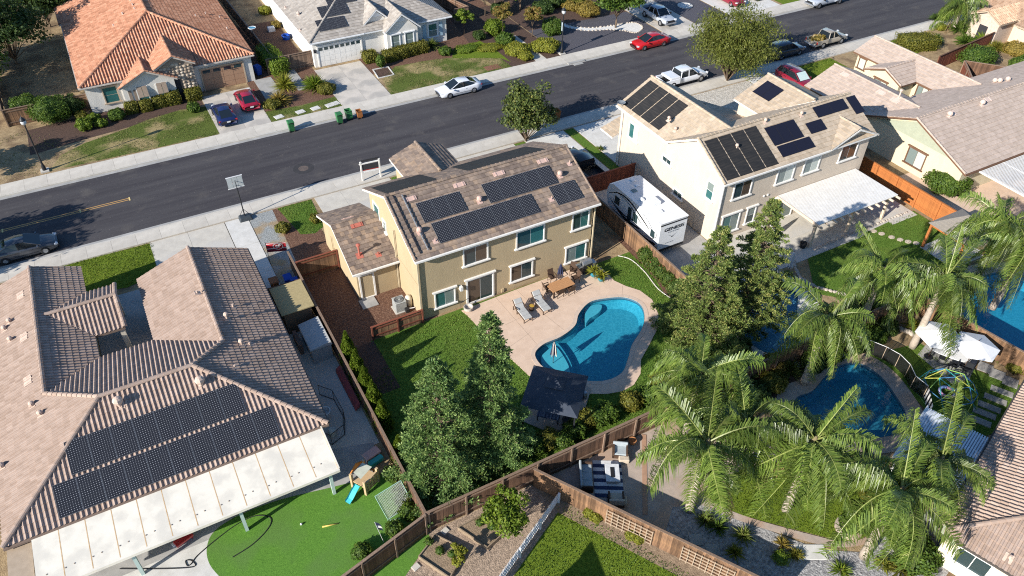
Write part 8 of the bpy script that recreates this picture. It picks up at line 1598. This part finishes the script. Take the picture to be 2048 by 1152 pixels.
m = MB(); m.extrude([(-.6, .5, 1.2), (.6, .5, 1.2), (0, .5, 1.6)], (0, .06, 0)); m.build('gable_board', ora, ps, world=False); m = MB(); m.add([(-.5, -.2, 1.22), (.5, -.2, 1.22), (.4, .4, 1.3), (-.4, .4, 1.3)], [(0, 1, 2, 3)]); m.build('awning', pm('awning_cream', (0.55, 0.56, 0.45), None), ps, world=False)
# rebounder net
a_, b_, t1, t0_ = at(776, 1040), at(826, 1008), at(785, 962, 1.5), at(757, 998, 1.2); nt_ = thing('sports_rebounder', 'leaning net rebounder on pale green tubes', 'sports net', (a_.x, a_.y, 0)); gt = pm('tube_mint', (0.40, 0.60, 0.50), None, 3, .4); P4 = [Vector((a_.x, a_.y, .05)), Vector((b_.x, b_.y, .05)), Vector((b_.x-.35, b_.y+.6, 1.75)), Vector((a_.x-.35, a_.y+.6, 1.75))]
for i in range(4): m = MB(); m.tube([P4[i], P4[(i+1) % 4]], .025, 6); m.build('frame', gt, nt_)
m = MB(); m.tube([(a_.x-.05, a_.y-.05, .03), (a_.x+.9, a_.y-.3, .03), (b_.x+.3, b_.y-.2, .03)], .025, 6); m.build('stand', gt, nt_); nm_ = pm('net_white', (0.62, 0.66, 0.58), None, 3, .8)
for i in range(1, 22): 
    m = MB(); t = i/22; m.bar(P4[0].lerp(P4[1], t), P4[3].lerp(P4[2], t), .014); m.build('net_cord', nm_, nt_); m = MB(); m.bar(P4[0].lerp(P4[3], t), P4[1].lerp(P4[2], t), .014); m.build('net_cord', nm_, nt_)
# stick with banner, bat, ball, hose, chairs under the cover
c = at(768, 1085); fs = thing('flag_stick', 'thin stick with a navy and white pennant on the turf', 'flag', (c.x, c.y, 0)); m = MB(); m.tube([(c.x, c.y, 0), (c.x-.25, c.y+.2, 1.9)], .014, 5); m.build('stick', plate, fs)
for k, mt in enumerate((navy, fwh, navy)): m = MB(); x0_, y0_ = c.x-.25, c.y+.2; m.add([(x0_+.01*k, y0_, 1.9-.28*k), (x0_+.03+.09*k, y0_-.05, 1.62-.28*k), (x0_+.32+.02*k, y0_-.1, 1.45-.25*k), (x0_+.16+.05*k, y0_-.05, 1.8-.25*k)], [(0, 1, 2, 3)]); m.build('pennant', mt, fs)
p, q = at(645, 1055), at(677, 1048); m = MB(); m.tube([(p.x, p.y, .06), (q.x, q.y, .06)], [.05, .03], 8); single('toy_bat', m, pm('bat_yellow', (0.55, 0.42, 0.10), None, 3, .5), 'yellow toy bat lying on the turf', 'toy bat', smooth=True)
c = at(603, 1050); m = MB(); m.sphere((c.x, c.y, .09), .07); single('toy_ball', m, plate, 'small white ball on the turf', 'ball', smooth=True)
hz_ = smooth_line([(*xy(*p), .04) for p in [(466, 1115), (505, 1090), (535, 1060), (543, 1040), (530, 1032), (505, 1034), (470, 1052), (430, 1082), (395, 1112), (383, 1128), (375, 1132), (372, 1122), (384, 1122), (388, 1134), (330, 1138), (240, 1138)]], 5); m = MB(); m.tube(hz_, .03, 5); single('garden_hose', m, rubber, 'black hose looping over the turf and patio', 'hose')
c = at(367, 1078, .4); m = MB(); m.cbox((c.x, c.y, .42), 1.0, .45, .16, .36); m.cbox((c.x-.4, c.y-.1, .17), .07, .07, .34); m.cbox((c.x+.4, c.y+.1, .17), .07, .07, .34); single('red_bench', m, paint('bench_red', (0.45, 0.01, 0.02)), 'red cushioned bench at the edge of the patio cover', 'bench', bevel=.04)
c = at(351, 1090); m = MB(); m.cbox((c.x, c.y, .1), .3, .22, .2, .4); single('cooler_box', m, plate, 'small pale box beside the red bench', 'box', bevel=.02)
# ================================================================== raised bed garden
bw_ = pm('bed_board', (0.30, 0.23, 0.16), (0.20, 0.15, 0.10), 4, .9)
def raised(corners, label):
    P = [at(*p) for p in corners]; root = thing('raised_bed', label, 'raised bed', (P[0].x, P[0].y, 0), 0, 'raised beds'); n = len(P)
    for i in range(n): m = MB(); m.bar((P[i].x, P[i].y, .15), (P[(i+1) % n].x, P[(i+1) % n].y, .15), .06, .30); m.build('board', bw_, root)
    m = MB(); m.prism([(p.x, p.y) for p in P], 0.0, .20); m.build('soil', soil, root); return root
raised([(838, 1118), (872, 1075), (932, 1105), (900, 1160)], 'raised bed with small plants by the dark fence'); raised([(916, 1060), (968, 1032), (1020, 1060), (975, 1100)], 'raised bed under the lime green tree')
for i, p in enumerate([(890, 1063), (832, 1135)]): c = at(*p); m = MB(); m.cbox((c.x, c.y, .05), .42, .34, .08, .3); single('paver_block', m, concrete, ['square paver beside the upper raised bed', 'square paver beside the lower raised bed'][i], 'paver', bevel=.01)
for i, p in enumerate([(858, 1090), (880, 1108), (905, 1115), (960, 1052), (985, 1060)]): bush(*p, .28, .4, 'mid', ['seedling at the head of the lower raised bed', 'green seedling in the middle of the lower raised bed', 'seedling at the right of the lower raised bed', 'seedling under the lime tree', 'second seedling under the lime tree'][i], n=120, leaf=.09, z=.18)
# ================================================================== fire pit patio (striped rug)
c = at(1216, 958); rr = .05; rg = thing('striped_rug', 'blue and white striped rug on the lower patio', 'rug', (c.x, c.y, .03), math.radians(-30)); rgw = pm('rug_white', (0.62, 0.63, 0.64), None, 6, .95); rgb = pm('rug_navy', (0.035, 0.055, 0.12), None, 6, .95)
for i in range(10): m = MB(); m.box(-.85, .85, -1.3+i*.26, -1.3+(i+1)*.26-.002, 0, .012); m.build('stripe', rgw if i % 2 else rgb, rg, world=False)
c = at(1225, 945, .4); ft = thing('fire_table', 'white rectangular fire table on the striped rug', 'fire table', (c.x, c.y, .045), math.radians(-30)); m = MB(); m.box(-.42, .42, -.62, .62, .28, .38); m.build('top', rgw, ft, world=False, bevel=.02); m = MB(); m.box(-.34, .34, -.54, .54, 0, .28); m.build('base', concrete_g, ft, world=False); m = MB(); m.box(-.12, .12, -.35, .35, .375, .40); m.build('burner_tray', blackpl, ft, world=False)
def sofa(px, py, rz, w, label, col, thr=True):
    c = at(px, py, .3); root = thing('patio_sofa', label, 'sofa', (c.x, c.y, .03), rz, 'lower patio seats'); m = MB(); m.box(-w/2, w/2, -.38, .38, .05, .34); m.build('base', wick, root, world=False)
    k = max(1, round(w/.7))
    for i in range(k): m = MB(); m.box(-w/2+.05+i*(w-.1)/k, -w/2+.05+(i+1)*(w-.1)/k-.02, -.36, .28, .34, .46); m.build('seat_cushion', col, root, world=False, bevel=.04)
    m = MB(); m.box(-w/2, w/2, .26, .40, .3, .78); m.build('backrest', col, root, world=False, bevel=.05)
    for s in (-1, 1): m = MB(); m.box(min(s*w/2, s*(w/2-.1)), max(s*w/2, s*(w/2-.1)), -.38, .38, .05, .6); m.build('arm', wick, root, world=False)
    return root
cs = pm('cushion_sand', (0.50, 0.42, 0.33), (0.44, 0.37, 0.29), 4, .9); cgr = pm('cushion_pale', (0.36, 0.40, 0.42), (0.30, 0.34, 0.36), 4, .9)
sofa(1172, 955, math.radians(60), 1.8, 'pale sofa on the left of the striped rug', cgr); sofa(1240, 903, math.radians(-35), .9, 'armchair with a grey throw above the rug', cgr); sofa(1232, 1000, math.radians(150), .9, 'armchair at the lower end of the rug', cs)
for i, p in enumerate([(1248, 915), (1243, 1000)]): c = at(*p, .3); m = MB(); m.cbox((c.x, c.y, .2), .62, .55, .34, -.5); single('ottoman', m, cs, ['sandy ottoman at the top of the rug', 'sandy ottoman at the bottom of the rug'][i], 'ottoman', 'ottomans', bevel=.05)
c = at(1264, 887); m = MB(); m.lathe([(.16, 0), (.24, .28), (.26, .36), (.2, .36), (.16, .28), (0, .26)], (c.x, c.y, 0), 14); single('terracotta_pot', m, pm('terracotta', (0.38, 0.17, 0.07), None, 4), 'terracotta pot by the rear fence on the lower patio', 'pot')
p, q = at(1288, 870), at(1290, 1030); m = MB(); m.bar((p.x, p.y, .03), (q.x, q.y, .03), .28, .04); o = m.build('paver_band', pm('brick_band', (0.40, 0.24, 0.16), (0.33, 0.20, 0.13), 4)); o['kind'] = 'structure'
for i, p in enumerate([(1392, 1080), (1425, 1100)]): c = at(*p); m = MB(); m.cbox((c.x, c.y, .04), .75, .7, .06, -.5); single('stepping_slab', m, concrete_g, ['upper grey slab in the river rocks', 'lower grey slab in the river rocks'][i], 'stepping stone', bevel=.01)
c = at(1622, 1105); m = MB(); m.cbox((c.x, c.y, .04), 1.6, .9, .06, -.5); single('stepping_slab', m, concrete_w, 'pale double slab between the stone path and the rocks', 'stepping stone', bevel=.01)
c = at(1696, 1058); m = MB(); m.lathe([(.75, 0), (.75, .25), (.55, .27), (.5, .12), (0, .12)], (c.x, c.y, 0), 18); single('planter_ring', m, flag_stone, 'round stone ring in the lower lawn', 'planter ring')
# ================================================================== right hand garden
def big_umbrella(px, py, h, r, label, seed=0):
    c = at(px, py, h); root = thing('parasol', label, 'parasol', (c.x, c.y, 0), .3, 'white parasols'); m = MB(); m.tube([(0, 0, 0), (0, 0, h+.1)], .03, 6); m.build('pole', wick, root, world=False); wc = pm('parasol_white', (0.74, 0.74, 0.75), (0.68, 0.68, 0.69), 3, .8)
    for k in range(6): a0, a1 = math.pi/3*k, math.pi/3*(k+1); m = MB(); m.add([(0, 0, h), (r*math.cos(a0), r*math.sin(a0), h-.5), (r*math.cos(a1), r*math.sin(a1), h-.5), (0, 0, h-.02), (r*math.cos(a0), r*math.sin(a0), h-.52), (r*math.cos(a1), r*math.sin(a1), h-.52)], [(0, 1, 2), (3, 5, 4), (1, 4, 5, 2)]); m.build('canopy_panel', wc, root, world=False)
    m = MB(); m.lathe([(.3, 0), (.3, .08), (.05, .12)], (0, 0, 0), 12); m.build('base', irn, root, world=False); return root
big_umbrella(1884, 660, 2.6, 1.55, 'white parasol partly under the palm fronds'); big_umbrella(1958, 682, 2.5, 1.5, 'open white parasol nearest the honey brown fence')
c = at(1898, 703, .74); ot = thing('oval_table', 'long white oval table on the grey patio', 'table', (c.x, c.y, 0), math.radians(-62)); m = MB(); P = [(1.25*math.copysign(abs(math.cos(t))**.6, math.cos(t)), .58*math.copysign(abs(math.sin(t))**.7, math.sin(t))) for t in np.linspace(0, 2*math.pi, 28, endpoint=False)]; m.prism(P, .70, .745); m.build('top', rvw, ot, world=False)
for sx in (-.8, .8):
    for sy in (-.3, .3): m = MB(); m.box(sx-.03, sx+.03, sy-.03, sy+.03, 0, .70); m.build('leg', irn, ot, world=False)
m = MB(); m.lathe([(.2, .75), (.2, .765), (.17, .77), (0, .77)], (-.1, 0, 0), 16); m.build('plate', plate, ot, world=False)
for i, (p, rz) in enumerate([((1886, 716), math.radians(28)), ((1906, 730), math.radians(28)), ((1908, 684), math.radians(208)), ((1935, 740), math.radians(110))]):
    c = at(*p, .4); root = thing('garden_chair', ['dark chair at the near side of the oval table, left', 'dark chair at the near side of the oval table, right', 'dark chair at the far side of the oval table', 'dark chair at the end of the oval table'][i], 'chair', (c.x, c.y, 0), rz, 'oval table chairs')
    m = MB(); m.box(-.24, .24, -.24, .24, .42, .45); m.build('seat', irn, root, world=False); m = MB(); m.box(-.24, .24, -.26, -.22, .45, .88); m.build('backrest', irn, root, world=False)
    for sx in (-.22, .22):
        for sy in (-.22, .22): m = MB(); m.box(sx-.015, sx+.015, sy-.015, sy+.015, 0, .43); m.build('leg', irn, root, world=False)
# climbing dome
dc = at(1892, 790); dm = thing('climbing_dome', 'geodesic climbing dome of coloured bars on the lawn', 'climbing dome', (dc.x, dc.y, 0)); rings = [(0, 1.95, 10, 0.0), (.75, 1.75, 10, .5), (1.3, 1.15, 5, .25), (1.65, .0, 1, 0)]
cols_ = [pm('bar_green', (0.25, 0.45, 0.10), None, 3, .4), pm('bar_yellow', (0.50, 0.50, 0.10), None, 3, .4), pm('bar_teal', (0.04, 0.33, 0.33), None, 3, .4), pm('bar_blue', (0.06, 0.20, 0.38), None, 3, .4)]
R0 = [Vector((1.95*math.cos(2*math.pi*k/10), 1.95*math.sin(2*math.pi*k/10), .02)) for k in range(10)]; R1_ = [Vector((1.62*math.cos(2*math.pi*(k+.5)/10), 1.62*math.sin(2*math.pi*(k+.5)/10), .85)) for k in range(10)]; R2_ = [Vector((.95*math.cos(2*math.pi*(k+.0)/5), .95*math.sin(2*math.pi*(k+.0)/5), 1.5)) for k in range(5)]; TT = Vector((0, 0, 1.72)); E_ = []
for k in range(10): E_ += [(R0[k], R0[(k+1) % 10]), (R0[k], R1_[k]), (R0[(k+1) % 10], R1_[k]), (R1_[k], R1_[(k+1) % 10])]
for k in range(5): E_ += [(R2_[k], R2_[(k+1) % 5]), (R2_[k], TT), (R2_[k], R1_[(2*k) % 10]), (R2_[k], R1_[(2*k-1) % 10]), (R2_[k], R1_[(2*k+1) % 10])]
for i, (a_, b_) in enumerate(E_): m = MB(); m.tube([a_, b_], .028, 5); m.build('bar', cols_[i % 4], dm, world=False)
m = MB(); m.tube([(.45*math.cos(t), .45*math.sin(t), .35) for t in np.linspace(0, 2*math.pi, 17)], .10, 8); m.M = None; single('swing_ring', MB().add([(v[0]+dc.x-.1, v[1]+dc.y, v[2]) for v in m.v], m.f), pm('ring_pink', (0.45, 0.22, 0.35), (0.20, 0.30, 0.55), 2.0, .5, lo=.45, hi=.55), 'pink and blue ring hanging inside the climbing dome', 'ring swing', smooth=True)
# mesh pool fence
mf = thing('mesh_pool_fence', 'black mesh safety fence with pale posts round the dark pool', 'pool fence', (38, 18.5, 0)); netm = None
def meshmat():
    m, nt, N, L, B = newmat('black_net'); B.inputs['Base Color'].default_value = (0.012, 0.012, 0.013, 1); t = N.new('ShaderNodeBsdfTransparent'); ms = N.new('ShaderNodeMixShader'); ms.inputs[0].default_value = .42; L.new(B.outputs[0], ms.inputs[1]); L.new(t.outputs[0], ms.inputs[2]); L.new(ms.outputs[0], N['Material Output'].inputs[0]); return m
netm = meshmat(); tops = [(1715, 672), (1744, 682), (1774, 694), (1801, 709), (1821, 729), (1832, 752), (1857, 772)]; Pm = [at(*p, 1.2) for p in tops]
for i, p in enumerate(Pm):
    m = MB(); m.tube([(p.x, p.y, 0), (p.x, p.y, 1.22)], .022, 6); m.build('post', tan_trim, mf)
    if i: q = Pm[i-1]; m = MB(); m.bar((q.x, q.y, .62), (p.x, p.y, .62), .01, 1.15); m.build('net_panel', netm, mf); m = MB(); m.bar((q.x, q.y, 1.2), (p.x, p.y, 1.2), .03, .03); m.build('top_strap', plate, mf)
a_, b_ = at(1857, 772, 1.1), at(1866, 812, 1.1); zc = thing('striped_towel', 'black and white striped towel hung on the mesh fence end', 'towel', (a_.x, a_.y, .2))
for k in range(8): m = MB(); p, q = Vector((a_.x, a_.y, 1.1)).lerp(Vector((b_.x, b_.y, 1.1)), k/8), Vector((a_.x, a_.y, 1.1)).lerp(Vector((b_.x, b_.y, 1.1)), (k+1)/8); m.bar((p.x, p.y, .65), (q.x, q.y, .65), .02, .9); m.build('stripe', fwh if k % 2 else blackpl, zc)
# orange gazebo, beige patio cover, closed umbrellas
og = thing('wood_gazebo', 'orange wood gazebo with a grey shingle roof', 'gazebo', (54, 28, 0)); wo = pm('wood_orange', (0.36, 0.13, 0.035), (0.29, 0.10, 0.03), 4, .7); shg = pm('shingle_grey', (0.25, 0.225, 0.195), (0.20, 0.18, 0.155), 9, .95, .004, 30); cA, cB, cC, cD = at(1866, 448, 2.4), at(1930, 492, 2.4), at(1990, 455, 2.4), at(1925, 420, 2.4)
x0_, x1_, y0_, y1_ = 53.3, 57.35, 24.5, 27.9; ap = Vector(((x0_+x1_)/2, (y0_+y1_)/2, 3.55)); Cn = [Vector((x0_, y0_, 2.4)), Vector((x1_, y0_, 2.4)), Vector((x1_, y1_, 2.4)), Vector((x0_, y1_, 2.4))]
for k in range(4):
    for j in range(8):
        f0_, f1_ = j/8, (j+1)/8; A0, B0 = Cn[k].lerp(ap, f0_), Cn[(k+1) % 4].lerp(ap, f0_); A1, B1 = Cn[k].lerp(ap, f1_), Cn[(k+1) % 4].lerp(ap, f1_); m = MB(); m.extrude([A0+Vector((0, 0, .03)), B0+Vector((0, 0, .03)), B1, A1] if j < 7 else [A0+Vector((0, 0, .03)), B0+Vector((0, 0, .03)), B1], (0, 0, .03)); m.build('shingle_course', shg, og)
for k in range(4):
    c = Cn[k].lerp(ap, .12); m = MB(); m.box(c.x-.09, c.x+.09, c.y-.09, c.y+.09, 0, 2.4); m.build('post', wo, og); d_ = Cn[(k+1) % 4].lerp(ap, .12); m = MB(); m.bar((c.x, c.y, 2.28), (d_.x, d_.y, 2.28), .1, .22); m.build('beam', wo, og)
m = MB(); m.box(x0_+.1, x1_-.1, y0_+.1, y1_-.1, 0, .09); m.build('floor', concrete_w, og)
c = at(1890, 492); m = MB(); m.box(c.x-.5, c.x+.5, c.y-.35, c.y+.35, .06, .75); single('dark_sofa', m, rvk, 'dark sofa under the orange gazebo', 'sofa', bevel=.08)
pcv = thing('slatted_cover', 'white slatted patio cover with tan rafters behind the beige house', 'patio cover', (49.4, 34, 0)); rf_t = pm('rafter_tan', (0.62, 0.50, 0.38), (0.55, 0.44, 0.33), 4, .7)
X0_, X1_, Ya, Yb = 45.0, 54.0, 31.6, 36.15
for i in range(34): y = Yb-.06-i*(Yb-Ya-.1)/33; m = MB(); m.box(X0_+.05, X1_-.02, y-.054, y+.054, 2.62, 2.70); m.build('slat', wpm, pcv)
for i in range(12): x = X0_+.1+i*(X1_-X0_-.2)/11; m = MB(); m.box(x-.05, x+.05, Ya-.38, Yb, 2.46, 2.615); m.build('rafter', rf_t, pcv)
m = MB(); m.box(X0_-.05, X1_+.05, Ya+.3, Ya+.45, 2.25, 2.455); m.build('beam', rf_t, pcv); m = MB(); m.box(X0_-.06, X0_, Ya-.3, Yb, 2.50, 2.72); m.build('edge_board', rf_t, pcv)
for x in (45.4, 49.6, 53.7): m = MB(); m.box(x-.1, x+.1, 31.98, 32.18, 0, 2.25); m.build('post', rf_t, pcv)
c = at(1605, 486); m = MB(); m.lathe([(.22, 0), (.28, .3), (.3, .5), (.25, .5), (.2, .4), (0, .38)], (44.9, 32.3, 0), 14); single('round_planter', m, blackpl, 'dark round planter at the patio cover post', 'planter')
umbrella_closed(0, 0, .9, 2.3, [pm('canvas_grey', (0.50, 0.48, 0.45), None, 3, .8)], 'closed grey umbrella against the beige house wall', loc=(43.1, 34.3, 0)); q = at(1575, 548); umbrella_closed(0, 0, .6, 2.2, [fwh, pm('dot_grey', (0.5, 0.52, 0.55), None)], 'closed white umbrella at the shaded pool edge', loc=(q.x, q.y, 0))
# rocks along the beds
rk = pm('boulder', (0.44, 0.38, 0.32), (0.32, 0.28, 0.235), 3, .9, .03, 8); rs = random.Random(9); n_ = 0
def rocks(path, n, r, label, grp):
    P = smooth_line(path, 6)
    for i in range(n):
        t = (i+.5)/n*(len(P)-1); a_, b_ = P[int(t)], P[min(len(P)-1, int(t)+1)]; f_ = t-int(t); x = a_[0]+(b_[0]-a_[0])*f_; y = a_[1]+(b_[1]-a_[1])*f_; q = r*rs.uniform(.7, 1.3); m = MB(); m.sphere((0, 0, 0), (q, q*rs.uniform(.7, 1), q*.6), 7, 5); an = rs.uniform(0, 3); m.v = [(x+(v[0]*math.cos(an)-v[1]*math.sin(an))*(1+rs.uniform(-.1, .1)), y+(v[0]*math.sin(an)+v[1]*math.cos(an))*(1+rs.uniform(-.1, .1)), max(0, v[2]+q*.3)) for v in m.v]; single('rock', m, rk, label, 'rock', grp)
rocks([(43.0, 31.4), (42.0, 29.6), (42.2, 28.2), (43.5, 26.4)], 26, .17, 'round rock edging the lawn below the beige house patio', 'rock edging by the beige patio'); rocks([(45.5, 31.6), (49, 31.7), (53, 31.7), (56.5, 31.7)], 34, .16, 'rock in the planted edge under the slatted cover', 'rocks under the slatted cover')
rocks(pp((1745, 665), (1780, 655), (1815, 665), (1845, 680)), 14, .28, 'pale boulder on the curved rock border by the parasols', 'boulders of the rock border'); rocks([(48.4, 20.4), (49.4, 21.8), (51, 23.3)], 14, .3, 'boulder along the far pool edge', 'boulders of the far pool')
rocks([(white_river[i][0], white_river[i][1]) for i in range(0, len(white_river), 2)]+[(white_river[0][0], white_river[0][1])], 70, .14, 'tan cobble edging the white pebble stream', 'cobbles of the pebble stream')
rocks(pp((1238, 600), (1250, 618)), 0, .1, 'x', 'x')
# small things
c = at(19, 0); m = MB(); q = at(545, 62); m.box(q.x-.5, q.x+.3, q.y-.3, q.y+.4, 0, .5); single('white_planter', m, plate, 'white raised planter near the curved path', 'planter', bevel=.03); q = at(573, 78); m = MB(); m.lathe([(.42, 0), (.5, .45), (.52, .5), (.44, .5), (.4, .1), (0, .08)], (q.x, q.y, 0), 14); single('blue_tub', m, bl_, 'blue tub behind the brown fence by the grey house', 'tub')
q = at(508, 92); hoop2 = thing('small_hoop', 'small basketball hoop with a round blue board behind the terracotta house', 'basketball hoop', (q.x, q.y-1.2, 0)); m = MB(); m.tube([(0, 0, 0), (0, 0, 2.6)], .05, 6); m.build('pole', irn, hoop2, world=False); m = MB(); m.lathe([(.0, 0), (.42, 0), (.42, .04), (0, .05)], (0, 0, 2.6), 16); m.build('board', pm('board_blue', (0.05, 0.22, 0.35), None), hoop2, world=False); m = MB(); m.tube([(.42*math.cos(t), .42*math.sin(t), 2.65) for t in np.linspace(0, 2*math.pi, 17)], .04, 5); m.build('ring', plate, hoop2, world=False)
q = at(985, 135); m = MB(); m.cbox((q.x, q.y, .015), 1.8, 1.1, .03); single('utility_cover', m, pm('rust_plate', (0.22, 0.10, 0.06), (0.17, 0.08, 0.05), 4), 'rusty utility cover plate in the front lawn', 'utility cover')
q = at(767, 146); m = MB()
for a_, b_ in ((at(746, 140), at(776, 134)), (at(776, 134), at(788, 150)), (at(788, 150), at(757, 157)), (at(757, 157), at(746, 140))): m.bar((a_.x, a_.y, .04), (b_.x, b_.y, .04), .12, .08)
single('bed_edging', m, concrete_w, 'pale square edging round the young tree', 'edging')
sheet('planting_bed', pp((748, 141), (775, 136), (786, 149), (758, 155)), .026, bark_d)
q = at(1370, 12); m = MB(); m.lathe([(1.0, 0), (1.0, .12), (.8, .14), (.75, .05), (0, .05)], (q.x, q.y, 0), 18); single('tree_ring', m, concrete_w, 'white ring planter in the dark shaded gravel', 'planter ring')
